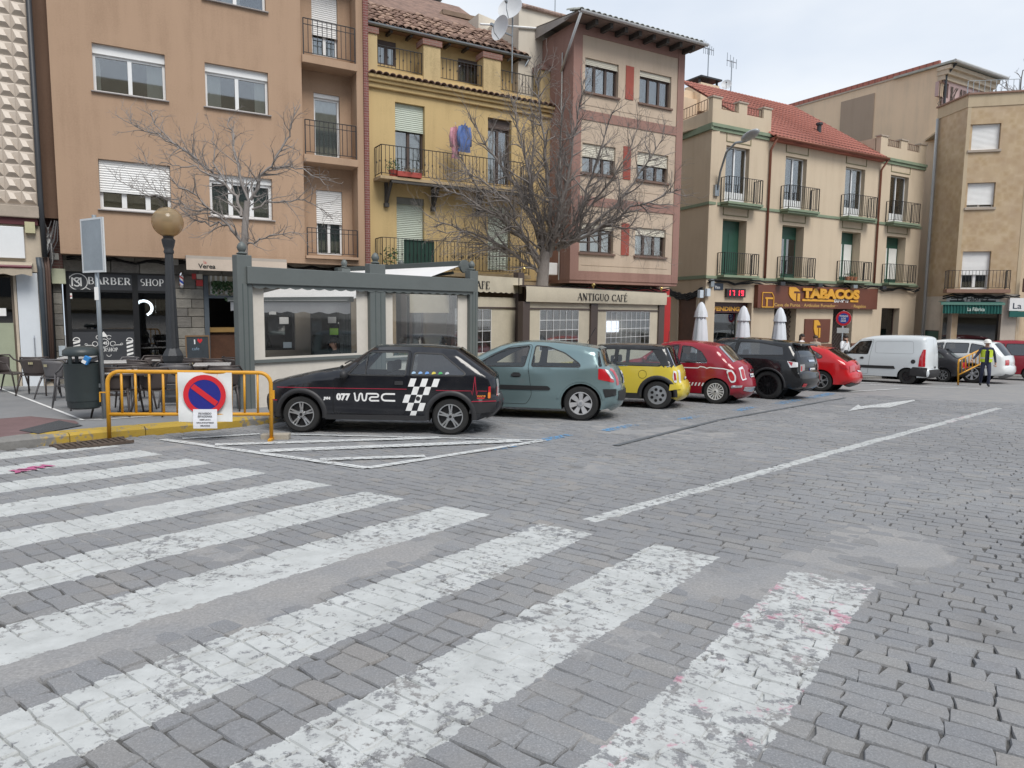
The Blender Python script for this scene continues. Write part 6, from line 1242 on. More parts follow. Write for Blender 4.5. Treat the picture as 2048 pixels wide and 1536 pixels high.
# closed parasols
def parasol(px, py, Y, label):
    t_ = at_depth(px, py, Y); z0 = G(t_.x, t_.y)+PV_; h = t_.z-z0; o = thing('closed_parasol', label, 'parasol', Matrix.Translation((t_.x, t_.y, z0)), 'closed white parasols outside the vending shop'); n = 20; rs = random.Random(px); mb = MB()
    def skirt(prof, ph): mb.add([(r*(1+.16*sin(j*pi*.8+ph))*cos(2*pi*j/n), r*(1+.16*sin(j*pi*.8+ph))*sin(2*pi*j/n), z) for r, z in prof for j in range(n)], [(i*n+j, i*n+(j+1)%n, (i+1)*n+(j+1)%n, (i+1)*n+j) for i in range(len(prof)-1) for j in range(n)])
    skirt([(.31,h-1.95),(.29,h-1.7),(.25,h-1.2),(.2,h-.7),(.13,h-.45)], 0); mb.build('canopy', M('parasol_white', (.62,.65,.69), .85, var=.05), o, smooth=1); mb = MB(); skirt([(.23,h-.55),(.2,h-.36),(.1,h-.08),(.03,h)], 1); mb.build('vent_cap', M('parasol_white'), o, smooth=1); MB().tube([(0,0,0),(0,0,h)], .028, 8).build('pole', ALU, o); MB().box(-.3,.3,-.3,.3,0,.07).build('base', M('grey_box'), o, bevel=.01)
parasol(1403, 604, 25.8, 'closed white parasol by the brown wooden door'); parasol(1488, 612, 26.6, 'closed white parasol in front of the vending shop'); parasol(1561, 615, 27.6, 'closed white parasol under the left end of the tobacconist sign')
# ------------------------------------------------------------------ chairs and tables
CHM = M('chair_brown', (.06,.048,.045), .5, var=.12); CHG = M('chair_grey', (.115,.11,.115), .5, var=.12)
def chair_parts(o, mat):
    def back(u, v):
        a = rad(200+140*u); r = .27; lean = .07*v; return ((r+lean)*cos(a)*.86, (r+lean)*sin(a)*.72-.0, .43+.36*v*(1-.10*abs(2*u-1)**2))
    MB().grid(back, 14, 6).build('backrest', mat, o, smooth=1).modifiers.new('t', 'SOLIDIFY').thickness = .012
    MB().grid(lambda u, v: ((u-.5)*.46, -.2+.43*v, .44-.02*sin(pi*u)*sin(pi*v)-(.03*v*v)), 8, 8).build('seat', mat, o, smooth=1).modifiers.new('t', 'SOLIDIFY').thickness = .018
    rail = [(cos(rad(a))*.31*.9, sin(rad(a))*.31*.75, .8-.0*k) for k, a in enumerate(range(200, 341, 14))]; rail = [(-.29,.12,.64),(-.3,-.02,.7)] + rail + [(.3,-.02,.7),(.29,.12,.64)]
    MB().tube(rail, .017, 6).build('arm_rail', mat, o, smooth=1)
    for sx in (-1, 1):
        MB().tube([(sx*.29,.12,.64),(sx*.26,.2,.42),(sx*.3,.27,0)], [.017,.02,.014], 6).build('leg', mat, o, smooth=1); MB().tube([(sx*.22,-.16,.46),(sx*.25,-.22,.3),(sx*.29,-.31,0)], [.022,.02,.014], 6).build('leg', mat, o, smooth=1)
    for k in range(3): MB().box(-.04+.03*k,-.018+.03*k,-.255,-.249,.66,.71).build('badge', M('badge_gold', (.4,.36,.22), .5), o)
cproto = {}
def chair(px, py, yaw, label, mat=CHM):
    p = gnd(px, py, PV_ + .8); m = Matrix.Translation((p.x, p.y, G(p.x, p.y)+PV_)) @ Matrix.Rotation(rad(yaw), 4, 'Z')
    if mat.name not in cproto:
        o = thing('terrace_chair', label, 'chair', m, 'terrace chairs outside the barber shop'); chair_parts(o, mat); cproto[mat.name] = o; bpy.context.view_layer.update()
    else: o = copy_tree(cproto[mat.name], m); o['label'] = label
    return o
chair(14, 711, -80, 'terrace chair cut by the left edge, seen from the side'); chair(72, 714, 10, 'dark brown terrace chair in front of the white door'); chair(114, 718, -20, 'grey terrace chair just left of the litter bin', CHG)
chair(152, 727, 60, 'grey terrace chair mostly hidden behind the litter bin', CHG); chair(232, 734, 8, 'brown terrace chair behind the left end of the barrier'); chair(252, 716, 150, 'grey terrace chair below the barber shop emblem', CHG)
chair(268, 728, 35, 'brown terrace chair right of the sign post, second row'); chair(312, 734, -8, 'brown terrace chair behind the middle of the barrier'); chair(300, 713, 160, 'brown terrace chair under the barber shop door')
chair(390, 716, 5, 'brown terrace chair under the chalkboard, seen from behind'); chair(432, 717, -15, 'brown terrace chair between chalkboard and grey terrace post'); chair(450, 731, 10, 'brown terrace chair half hidden by the no parking poster'); chair(466, 714, -40, 'brown terrace chair touching the grey terrace post'); chair(352, 727, 20, 'grey terrace chair just left of the no parking poster', CHG); chair(282, 720, -25, 'brown terrace chair left of the lamp post base')
def table(px, py, label):
    p = gnd(px, py, PV_+.73); o = thing('terrace_table', label, 'table', Matrix.Translation((p.x, p.y, G(p.x, p.y)+PV_)) @ Matrix.Rotation(rad(20), 4, 'Z'), 'terrace tables outside the barber shop')
    MB().box(-.35,.35,-.35,.35,.71,.735).build('table_top', M('table_top', (.5,.49,.48), .35, var=.08), o, bevel=.006); MB().box(-.352,.352,-.352,.352,.685,.709).build('apron', CHM, o); MB().tube([(0,0,0),(0,0,.69)], .03, 8).build('leg', ALU, o); MB().bar((-.25,-.25,.02),(.25,.25,.02),.05,.03).bar((-.25,.25,.022),(.25,-.25,.022),.05,.03).build('base', CHM, o)
    return o, p
tb, tp_ = table(155, 714, 'square terrace table left of the bin lid'); table(226, 723, 'square terrace table just right of the sign post'); table(262, 742, 'square terrace table behind the barrier, nearest the kerb'); table(340, 718, 'square terrace table behind the lamp post base'); table(425, 728, 'square terrace table beside the poster, under the chalkboard')
for k, (dx, dy) in enumerate(((-.12,.05),(.15,-.1))):
    o = thing('ashtray' if k else 'napkin_box', ('dark napkin box on the table left of the bin', 'small ashtray on the table left of the bin')[k], ('napkin box','ashtray')[k], Matrix.Translation((tp_.x+dx, tp_.y+dy, G(tp_.x,tp_.y)+PV_+.737)))
    if k: MB().lathe([(.05,0),(.055,.03),(.045,.03),(.04,.01)], n=12).build('bowl', ALU, o)
    else: MB().box(-.09,.09,-.06,.06,0,.12).build('case', CHM, o, bevel=.008); MB().box(-.05,.05,-.03,.03,.12,.135).build('napkins', WHITE, o)
# chalkboard
c = FO.uv(396, 690, GY0-.5); zc0 = FO.uv(396,672,GY0-.5)[1]; ch = thing('chalkboard', 'wood framed chalkboard leaning by the stone pillar', 'chalkboard', FO.m @ Matrix.Translation((c[0], GY0-.5, .12)) @ Matrix.Rotation(rad(-6), 4, 'X')); hb = zc0-.1; wd_ = .27
MB().box(-wd_-.03,-wd_,-.02,.02,0,hb).box(wd_,wd_+.03,-.02,.02,0,hb).box(-wd_,wd_,-.02,.02,hb-.04,hb).box(-wd_,wd_,-.02,.02,.1,.14).build('frame', M('pine_dark', (.2,.12,.06), .6), ch); MB().box(-wd_,wd_,-.008,.008,.14,hb-.04).build('board', M('slate_board', (.035,.045,.055), .7, var=.25, vs=6), ch)
flat_text('chalk_lettering', 'I', LETW, ch, -.09, hb-.23, -.012, .16, .008); ht = MB(); ht.quad((0,-.012,hb-.22),(.06,-.012,hb-.15),(.055,-.012,hb-.1),(.03,-.012,hb-.09),(0,-.012,hb-.12),(-.03,-.012,hb-.09),(-.055,-.012,hb-.1),(-.06,-.012,hb-.15)); ht.v = [(x+.06,y,z) for x,y,z in ht.v]; ht.build('heart', PRED, ch); flat_text('chalk_lettering', 'cafe', M('chalk_blue', (.25,.35,.45), .8), ch, -.15, hb-.4, -.012, .12)

# ================================================================== bare trees
def tree(label, depth, limbs, trunk, r0, seed, bark, maxD, rmin, dens=1.0, spread=1.0, Lsec=1.0):
    rs = random.Random(seed); base = at_depth(*trunk[-1], depth); z0 = G(base.x, base.y)+PV_
    o = thing('bare_tree', label, 'tree', Matrix.Translation((base.x, base.y, z0))); org = Vector((base.x, base.y, z0)); T = MB(); B = MB(); W = MB()
    def clampD(p):
        q = p.x*FN.x + p.y*FN.y
        return p if q < maxD else p - FN*(q-maxD)*1.0
    def path(mb, pts, ra, rb, n): k = len(pts); mb.tube([p-org for p in pts], [ra+(rb-ra)*(i/(k-1))**.8 for i in range(k)], n, False)
    TP = [at_depth(x, y, depth) for x, y in trunk]; TP.append(Vector((base.x, base.y, z0-.05))) ; TP[-1].x = TP[-2].x; path(T, TP, r0*.8, r0*1.1, 10)
    def wander(p, d, L, k, wob, up=.0):
        P = [p]
        for i in range(k): d = (d + Vector((rs.gauss(0,wob), rs.gauss(0,wob), rs.gauss(0,wob)+up))).normalized(); P.append(clampD(P[-1]+d*L/k))
        return P
    def twigs(P, r, level):
        k = len(P)
        for i in range(1, k):
            seg = P[i]-P[i-1]; L = seg.length; n = {1: 9.0, 2: 8.0, 3: 6.5}[level]*dens*L; n = int(n)+(rs.random() < n-int(n))
            for q in range(n):
                t_ = rs.random(); p = P[i-1].lerp(P[i], t_); d = seg.normalized(); s = d.orthogonal().normalized(); s.rotate(Matrix.Rotation(rs.uniform(0,2*pi),3,d)); an = rad(rs.uniform(25,60)); nd = (d*cos(an)+s*sin(an)+Vector((0,0,.12))).normalized(); fr = (i-1+t_)/(k-1)
                if level == 1: l = Lsec*rs.uniform(.5,1.25)*(1.15-.6*fr); PP = wander(p, nd, l, 5, .17, .03); path(B, PP, max(rmin*1.8, r*.42*(1-.6*fr)), rmin*1.1, 4); twigs(PP, max(rmin*1.8, r*.4), 2)
                elif level == 2: PP = wander(p, nd, Lsec*rs.uniform(.22,.6), 3, .2, .02); path(W, PP, rmin*1.25, rmin*.75, 3); twigs(PP, rmin, 3)
                else: PP = wander(p, nd, Lsec*rs.uniform(.1,.28), 2, .2); path(W, PP, rmin*.85, rmin*.6, 3)
    for L_, off, r in limbs:
        k = len(L_); P = []
        for i, (x, y) in enumerate(L_):
            dd = depth + off*(i/(k-1)); p = at_depth(x, y, dd); P.append(clampD(p))
        Q = []
        for i in range(k-1):
            for t_ in (0, .33, .67): a_, b_ = P[i], P[i+1]; c_ = a_.lerp(b_, t_); Q.append(c_ + (Vector((rs.gauss(0,.03), rs.gauss(0,.03), rs.gauss(0,.03))) if t_ or i else Vector()))
        Q.append(P[-1]); path(B, Q, r*.7, rmin*1.9, 7); twigs(Q, r, 1)
    T.build('trunk', bark, o, smooth=1); B.build('branches', bark, o, smooth=1); tag(W.build('twigs', bark, o, smooth=1), kind='stuff'); return o
def barkm(name, a, b):
    t = NT(name); o = t.obj(); n_ = t.noise(t.map(o, (1,1,.35)), 16, 5, .7); return t.done(t.bsdf(t.mix(n_, a, b), .9, 0, t.bump(n_, .8, .02)))
BK1, BK2 = barkm('pale_bark', (.17,.15,.14), (.36,.33,.31)), barkm('dark_bark', (.14,.122,.112), (.31,.28,.26))
z3 = lambda *P: [(220+x/4.152, 190+y/4.152) for x, y in P]
tree('small bare pollarded tree behind the grey terrace post', 15.3, [
 (z3((1095,1220),(980,1070),(850,960),(720,850),(520,700),(200,520)), -.6, .05), (z3((1090,1010),(1040,850),(900,690),(730,540),(560,410),(360,230),(330,120)), .5, .055), (z3((900,690),(700,590),(560,600),(420,560)), -.4, .03), (z3((730,540),(560,410),(400,350),(250,270),(60,170)), .3, .035),
 (z3((1160,900),(1080,640),(1030,440),(1000,280),(990,180)), .8, .045), (z3((1170,870),(1240,690),(1330,590),(1480,380),(1500,250),(1580,80)), -.3, .055), (z3((1330,600),(1500,600),(1640,630),(1780,740)), -.6, .03), (z3((1140,1235),(1230,1190),(1400,1170),(1580,1150)), -.5, .035), (z3((1180,950),(1300,890),(1450,870),(1600,865),(1720,930),(1850,1030)), .4, .035), (z3((1000,1080),(860,1070),(700,1030),(560,880),(300,830),(60,700)), -.2, .035), (z3((960,720),(850,560),(870,430),(860,300)), .2, .03), (z3((850,960),(640,930),(480,870),(350,780)), .5, .03)],
 z3((1140,880),(1120,1100),(1115,1300),(1120,1500)) + [(492,560)], .075, 11, BK1, 20.1, .0036, .95, 1, .6)
z4 = lambda *P: [(840+x/3.2, 120+y/3.2) for x, y in P]
tree('large bare many stemmed tree behind the cafe terrace', 21.3, [
 (z4((770,1370),(600,1240),(400,1130),(200,1060),(60,1000)), -.8, .09), (z4((770,1330),(680,1170),(520,1010),(330,890),(150,830)), -1.6, .1), (z4((790,1250),(720,1020),(640,850),(520,680),(400,520),(290,370)), .2, .12), (z4((800,1250),(760,1000),(690,750),(640,500),(590,270)), -.9, .11), (z4((820,1240),(830,900),(790,600),(770,300),(745,30)), .3, .11), (z4((850,1220),(900,950),(960,700),(1000,420),(1050,120)), -.6, .11),
 (z4((880,1220),(1000,1030),(1080,820),(1150,600),(1230,330)), -1.3, .1), (z4((900,1200),(1050,1090),(1250,930),(1420,720),(1560,490)), -1.0, .1), (z4((920,1200),(1100,1100),(1350,950),(1560,880),(1650,820)), -1.9, .09), (z4((830,1260),(900,1000),(880,760),(900,520),(920,300)), -2.0, .09), (z4((780,1300),(640,1080),(560,900),(440,800),(250,700)), -2.4, .09), (z4((720,1020),(700,800),(740,560),(700,350)), -.2, .06), (z4((1000,1030),(1200,800),(1330,600),(1400,420)), -.2, .06), (z4((640,1100),(460,930),(330,760),(240,600)), -1.2, .06), (z4((1060,1090),(1250,1060),(1400,1090),(1500,1160)), -2.2, .05), (z4((600,1240),(450,1180),(280,1100),(120,1090)), -2.0, .05)],
 z4((800,1230),(790,1330),(780,1440)) + [(1087,640)], .2, 23, BK2, 19.12, .0047, .82, 1, 1.12)
# distant tree over the roof at the right edge
p = at_depth(2030, 190, 60); rs = random.Random(8)
tree('bare treetop showing over the right hand terrace', 48, [([(2030,260),(2022,200),(2012,160)], 1, .12), ([(2030,260),(2040,190),(2046,140)], -1, .12), ([(2030,260),(2005,210),(1990,180)], 0, .1), ([(2030,260),(2060,200),(2080,150)], 1, .1)], [(2030,255),(2030,420)], .25, 5, BK2, 999, .014, .22, 1, 1.6)
FRL = F2.m; railing(br_, [(0.3,1.2,zpt2),(w2-.2,1.4,zpt2)], 1.0, GALV, sp=.25, bar=.02, name='roof_railing')
# ================================================================== vehicles
CGL = glass('car_glass', (.8,.85,.86), .06, .02, .55); CGLD = glass('car_glass_tinted', (.1,.11,.12), .1); TYRE = M('tyre_rubber', (.018,.018,.018), .85, bump=.2, bs=40); TRIM = M('car_trim', (.02,.02,.021), .45); SEAM = M('panel_gap', (.004,.004,.004), .9)
REDL = M('tail_red', (.45,.012,.02), .15, var=0, Coat_Weight=1.0); CLRL = M('lamp_clear', (.72,.73,.74), .12, var=0, Coat_Weight=1.0); AMBL = M('lamp_amber', (.75,.22,.02), .2, var=0, Coat_Weight=1.0); PLATE = M('plate_white', (.72,.72,.7), .4, var=.03); EUB = M('plate_blue', (.02,.06,.4), .4); SEATM = M('seat_cloth', (.05,.052,.058), .9, var=.2)
SILV = M('rim_silver', (.5,.51,.52), .3, .8, var=.06); RIMD = M('rim_dark', (.03,.03,.032), .35, .5)
def spline(pts, n=4):
    out = []; k = len(pts)
    for i in range(k-1):
        p0, p1, p2, p3 = pts[max(i-1,0)], pts[i], pts[i+1], pts[min(i+2,k-1)]
        for j in range(n):
            t = j/n; q = []
            for a in (0, 1):
                m1, m2 = (p2[a]-p0[a])*.32, (p3[a]-p1[a])*.32
                q.append((2*t**3-3*t*t+1)*p1[a]+(t**3-2*t*t+t)*m1+(-2*t**3+3*t*t)*p2[a]+(t**3-t*t)*m2)
            out.append((q[0], q[1], p1[2]))
    out.append(tuple(pts[-1])); return out
def inpoly(x, y, P):
    c = False; j = len(P)-1
    for i in range(len(P)):
        if (P[i][1] > y) != (P[j][1] > y) and x < (P[j][0]-P[i][0])*(y-P[i][1])/(P[j][1]-P[i][1])+P[i][0]: c = not c
        j = i
    return c
def dense(P, st=.06, close=True):
    out = []; n = len(P)
    for i in range(n if close else n-1):
        a, b = P[i], P[(i+1) % n]; k = max(1, int(math.hypot(b[0]-a[0], b[1]-a[1])/st))
        out += [(a[0]+(b[0]-a[0])*j/k, a[1]+(b[1]-a[1])*j/k) for j in range(k)]
    if not close: out.append(tuple(P[-1]))
    return out
def rounded(P, r=.04, k=3):
    out = []; n = len(P)
    for i in range(n):
        p, a, b = Vector(P[i]), Vector(P[i-1]), Vector(P[(i+1) % n]); da, db = (a-p), (b-p); ra, rb = min(r, da.length*.45), min(r, db.length*.45); s, e = p+da.normalized()*ra, p+db.normalized()*rb
        for j in range(k+1): t = j/k; q = s*(1-t)**2+p*2*t*(1-t)+e*t*t; out.append((q.x, q.y))
    return out
class Car:
    def __init__(c, name, label, pos, ang, sil, W, wheels, R, zb, body, tumble=.3, ftap=.16, rtap=.12, arch=None, sill=.2, bf=.13, brr=.1, xmid=None, cat='car', rim=.66, topr=.085, spec=None):
        a = rad(ang); c.o = thing(name, label, cat, Matrix.Translation(pos) @ Matrix.Rotation(a, 4, 'Z') @ Matrix.Rotation(-math.atan(GX*cos(a)+GY*sin(a)), 4, 'Y') @ Matrix.Rotation(math.atan(-GX*sin(a)+GY*cos(a)), 4, 'X') @ Matrix.Translation((-wheels[1], W/2, 0)))
        c.W, c.hw, c.zb, c.tm, c.R, c.wh, c.body = W, W/2, zb, tumble, R, wheels, body; c.S = spline(sil); c.L = max(p[0] for p in c.S); c.ft, c.rt, c.bf, c.br = ftap, rtap, bf, brr; c.tr = topr; c.sill = sill; c.Ra = arch or R+.045
        c.zt = max(p[1] for p in c.S); c.SP = np.array([(p[0], p[1]) for p in c.S]); c.rimf = rim
    def dist(c, x, z):
        A, B = c.SP[:-1], c.SP[1:]; d = B-A; t = np.clip(((x-A[:,0])*d[:,0]+(z-A[:,1])*d[:,1])/np.maximum((d**2).sum(1), 1e-9), 0, 1); q = A+d*t[:,None]
        return float(np.sqrt(((q-[x,z])**2).sum(1).min()))
    def y(c, x, z, edge=True):
        Y = c.hw; zb = c.zb(x) if callable(c.zb) else c.zb
        if z > zb: Y -= c.tm*(z-zb)*min(1, (z-zb)/.08+.3)
        else: k = (zb-z)/zb; Y -= .02*(1-math.exp(-((zb-z)/.05))) * 0 + .07*max(0, k-.55)**1.3; Y += .012*sin(pi*min(1, k*1.4))
        f = max(0, (.85-x)/.85); Y -= c.ft*f**2.2; r = max(0, (x-(c.L-.75))/.75); Y -= c.rt*r**2.2
        if edge:
            d = c.dist(x, z)
            if d < c.tr: q = c.tr-d; Y -= c.tr-math.sqrt(max(0, c.tr*c.tr-q*q))
        return Y
    def pt(c, x, z, off=0.0, side=-1): return (x, side*(c.y(x, z)+off), z)
    def outline(c):
        P = [(p[0], p[1]) for p in c.S]; x = P[-1][0]; B = []
        for wx in reversed(c.wh):
            h = math.asin(min(.99, max(-.99, (c.sill-c.R)/c.Ra))); a0, a1 = h, pi-h
            B += [(wx+c.Ra*cos(a0+(a1-a0)*i/14), c.R+c.Ra*sin(a0+(a1-a0)*i/14)) for i in range(15)]
        return P + [q for q in dense([(P[-1][0]-.12, c.sill)] + B + [(P[0][0]+.1, c.sill)], .12, False)]
    def cdt(c, polys, grid=.075):
        V, E = [], []
        for P in polys:
            b = len(V); n = len(P); V += [Vector(p) for p in P]; E += [(b+i, b+(i+1) % n) for i in range(n)]
        O = polys[0]; x0, x1 = min(p[0] for p in O), max(p[0] for p in O); z0, z1 = min(p[1] for p in O), max(p[1] for p in O)
        for i in range(int((x1-x0)/grid)):
            for j in range(int((z1-z0)/grid)):
                x, z = x0+(i+.5)*grid, z0+(j+.5)*grid
                if inpoly(x, z, O): V.append(Vector((x, z)))
        v, e, f, *_ = delaunay_2d_cdt(V, E, [], 0, 1e-4); return [tuple(p) for p in v], [tuple(t) for t in f]
    def sides(c, windows, doors=(), tint=(), glassm=None, upper=None):
        """windows / doors are polygons in (x,z); the skin is cut out around the glass"""
        W = [dense(rounded(w), .07) for w in windows]; Dd = [dense(rounded(d, .06), .09) for d in doors]; O = c.outline(); v, f = c.cdt([O]+W+Dd)
        cen = [((v[t[0]][0]+v[t[1]][0]+v[t[2]][0])/3, (v[t[0]][1]+v[t[1]][1]+v[t[2]][1])/3) for t in f]
        cls = []
        for (x, z) in cen:
            k = -1
            if inpoly(x, z, O):
                k = 0
                for i, w in enumerate(W):
                    if inpoly(x, z, w): k = 100+i
                if k == 0:
                    for i, d in enumerate(Dd):
                        if inpoly(x, z, d): k = 10+i
                if k < 100 and upper and z > upper[0]: k = 5
            cls.append(k)
        ys = [c.y(x, z) for x, z in v]; c.dobj = {}
        for s in (-1, 1):
            for k in sorted(set(cls)):
                if k < 0: continue
                off = -.008 if k >= 100 else 0.0; idx = {}; mb = MB()
                for t, q in zip(f, cls):
                    if q != k: continue
                    for i in t:
                        if i not in idx: idx[i] = len(mb.v); mb.v.append((v[i][0], s*(ys[i]+off), v[i][1]))
                    mb.f.append(tuple(idx[i] for i in t)); mb.mi.append(0)
                nm = 'body_side' if k == 0 else ('roof_side' if k == 5 else ('door' if k < 100 else 'side_window')); m = upper[1] if k == 5 else c.body if k < 100 else ((glassm or {}).get(k-100, CGL))
                o = mb.build(nm, m, c.o, smooth=1)
                if s < 0: c.dobj[k] = o
            for w in W: c.ribbon('window_trim', w, .022, TRIM, s, .002)
            for d in Dd: c.ribbon('door_gap', d, .008, SEAM, s, .0015)
    def ribbon(c, name, P, w, mat, s=-1, off=.003, close=True, parent=None):
        n = len(P); mb = MB()
        for i in range(n):
            a, b = Vector(P[i-1] if (close or i) else P[i]), Vector(P[(i+1) % n] if (close or i < n-1) else P[i]); d = (b-a).normalized(); nn = Vector((-d.y, d.x))*w/2; p = Vector(P[i])
            for q in (p+nn, p-nn): mb.v.append((q.x, s*(c.y(q.x, q.y)+off), q.y))
        for i in range(n if close else n-1): j = (i+1) % n; mb.f.append((2*i, 2*i+1, 2*j+1, 2*j)); mb.mi.append(0)
        return mb.build(name, mat, parent or c.o, smooth=1)
    def patch(c, name, P, mat, s=-1, off=.004, r=.012, parent=None, grid=.06):
        Q = dense(rounded(P, r, 2), .05) if r else dense(P, .05); V = [Vector(p) for p in Q]; n = len(Q); x0, x1 = min(p[0] for p in Q), max(p[0] for p in Q); z0, z1 = min(p[1] for p in Q), max(p[1] for p in Q)
        for i in range(int((x1-x0)/grid)):
            for j in range(int((z1-z0)/grid)):
                p = (x0+(i+.5)*grid, z0+(j+.5)*grid)
                if inpoly(*p, Q): V.append(Vector(p))
        v, e, f, *_ = delaunay_2d_cdt(V, [(i, (i+1) % n) for i in range(n)], [], 0, 1e-4); mb = MB(); mb.v = [(p[0], s*(c.y(p[0], p[1])+off), p[1]) for p in v]
        for t in f:
            x, z = sum(v[i][0] for i in t)/3, sum(v[i][1] for i in t)/3
            if inpoly(x, z, Q): mb.f.append(tuple(t)); mb.mi.append(0)
        return mb.build(name, mat, parent or c.o, smooth=1)
    def text(c, name, s, x, z, size, mat, bold=0.0, fit=None, side=-1, parent=None):
        V, F = text_mesh(s, size, bold); w = max(p[0] for p in V); k = fit/w if fit else 1
        return put_text(name, mat, parent or c.o, V, F, lambda a, b, l: c.pt(x+a*k, z+b, .006, side))
    # ---- the skin that wraps over bonnet, screen, roof and tail
    def crown(c, i):
        p = c.SP; a, b = p[max(0, i-1)], p[min(len(p)-1, i+1)]; d = b-a; d = d/max(1e-6, np.hypot(*d)); n = (-d[1], d[0]); tag_ = c.S[i][2]
        b_ = {'f': c.bf, 'n': c.bf*.9, 'h': .035, 'w': .06, 'r': .04, 'g': .07, 't': c.br, 'b': c.br}[tag_[0]]
        return n, b_
    def wp(c, s, v, off=0.0):
        """s: position along the silhouette (index), v: -1..1 across"""
        i = min(int(s), len(c.S)-2); t = s-i; A, nA, bA = c.SP[i], *c.crown(i); B, nB, bB = c.SP[i+1], *c.crown(i+1)
        x, z = A[0]*(1-t)+B[0]*t, A[1]*(1-t)+B[1]*t; nx, nz = nA[0]*(1-t)+nB[0]*t, nA[1]*(1-t)+nB[1]*t; b = bA*(1-t)+bB*t; Y = c.y(x, z); k = b*(1-abs(v)**2.6)+off
        return (x+nx*k, v*Y, z+nz*k)
    def seg(c, tag_): ids = [i for i, p in enumerate(c.S) if p[2] == tag_]; return ids[0], min(ids[-1]+1, len(c.S)-1)
    def wrap(c, mats, names, pil=.9):
        VC = [-1,-.985,-.95,-pil,-.75,-.5,-.25,0,.25,.5,.75,pil,.95,.985,1]
        for tg in names:
            i0, i1 = c.seg(tg); g = tg[0] in 'wg'; mb = MB(); mb.add([c.wp(i, v) for i in range(i0, i1+1) for v in VC], []); n = len(VC); G_ = MB()
            G_.add([c.wp(i, v, -.004) for i in range(i0, i1+1) for v in VC], [])
            for i in range(i1-i0):
                for j in range(n-1):
                    f = (i*n+j, (i+1)*n+j, (i+1)*n+j+1, i*n+j+1)
                    if g and abs(VC[j]) <= pil+.001 and abs(VC[j+1]) <= pil+.001: G_.f.append(f); G_.mi.append(0)
                    else: mb.f.append(f); mb.mi.append(0)
            if g:
                for sd in (-1, 1):
                    h = MB(); h.v = mb.v; h.f = [f for f in mb.f if sd*(f[0] % n - n//2) > 0]; h.mi = [0]*len(h.f); h.build('pillar', mats.get(tg, c.body), c.o, smooth=1)
            elif mb.f: mb.build(names[tg], mats.get(tg, c.body), c.o, smooth=1)
            if G_.f: c.dobj[tg] = G_.build(names[tg], mats.get(tg+'_glass', CGL), c.o, smooth=1); c.wstrip('screen_trim', i0, i1, -pil-.02, -pil+.015, TRIM); c.wstrip('screen_trim', i0, i1, pil-.015, pil+.02, TRIM)
    def wstrip(c, name, s0, s1, v0, v1, mat, off=.003, ns=6, nv=2, parent=None): return MB().grid(lambda a, b: c.wp(s0+(s1-s0)*a, v0+(v1-v0)*b, off), ns, nv).build(name, mat, parent or c.o, smooth=1)
    def wpatch(c, name, tg, a0, a1, v0, v1, mat, off=.005, ns=5, nv=6, skew=0.0, parent=None):
        i0, i1 = c.seg(tg); return MB().grid(lambda a, b: c.wp(i0+(i1-i0)*(a0+(a1-a0)*a), v0+(v1-v0)*b+skew*a*(1 if v0 > 0 else -1), off), ns, nv).build(name, mat, parent or c.o, smooth=1)
    def wtext(c, name, s, tg, a, v0, v1, h, mat, off=.012, bold=0.0, parent=None):
        i0, i1 = c.seg(tg); V, F = text_mesh(s, 1.0, bold); w = max(p[0] for p in V); return put_text(name, mat, parent or c.o, V, F, lambda x, y, l: c.wp(i0+(i1-i0)*(a-h*y), v0+(v1-v0)*x/w, off))
    def plate(c, tg, a0, a1, v, txt):
        p = c.wpatch('number_plate', tg, a0, a1, -v, v, PLATE, .012); c.wpatch('plate_band', tg, a0, a1, -v, -v*.86, EUB, .014, parent=p); c.wtext('plate_lettering', txt, tg, a1-(a1-a0)*.22, -v*.8, v*.93, (a1-a0)*.85, BLACK, .015, .01, p)
    def guts(c, seats=True, zf=.32):
        x0, x1 = c.wh[0]-.45, c.wh[1]+.45; Y = c.hw-.14; m = c.wh; mb = MB(); iy = c.hw-.34
        mb.box(m[0]+c.Ra, m[1]-c.Ra, -Y, Y, c.sill-.02, zf).box(.25, m[0]+c.Ra, -iy, iy, c.sill, zf+.22).box(m[1]-c.Ra, c.L-.22, -iy, iy, c.sill+.04, zf+.22); mb.build('underbody', DARK, c.o)
        for wx in m:
            for s in (-1, 1):
                mb = MB(); n = 16; mb.add([(wx+(c.Ra+.005)*cos(pi*i/n*1.16-.25), s*yy, c.R+(c.Ra+.005)*sin(pi*i/n*1.16-.25)) for i in range(n+1) for yy in (c.hw-.03, c.hw-.36)], [(2*i, 2*i+1, 2*i+3, 2*i+2) for i in range(n)]); mb.add([(wx+(c.Ra+.005)*cos(2*pi*i/n), s*(c.hw-.36), c.R+(c.Ra+.005)*sin(2*pi*i/n)) for i in range(n)], [tuple(range(n))]); mb.build('wheel_liner', DARK, c.o)
        if not seats: return
        xs = c.wh[0]+(c.wh[1]-c.wh[0])*.42; zb = (c.zb(xs) if callable(c.zb) else c.zb)
        for s in (-1, 1):
            st = MB().box(xs-.25, xs+.25, s*c.hw*.45-.22, s*c.hw*.45+.22, zf, zf+.2).box(xs+.16, xs+.32, s*c.hw*.45-.22, s*c.hw*.45+.22, zf+.2, zb+.02, Matrix.Translation((xs+.2,0,zf)) @ Matrix.Rotation(.18,4,'Y') @ Matrix.Translation((-xs-.2,0,-zf))).build('front_seat', SEATM, c.o, bevel=.04); MB().box(xs+.3, xs+.4, s*c.hw*.45-.12, s*c.hw*.45+.12, zb+.05, zb+.22).build('headrest', SEATM, st, bevel=.03)
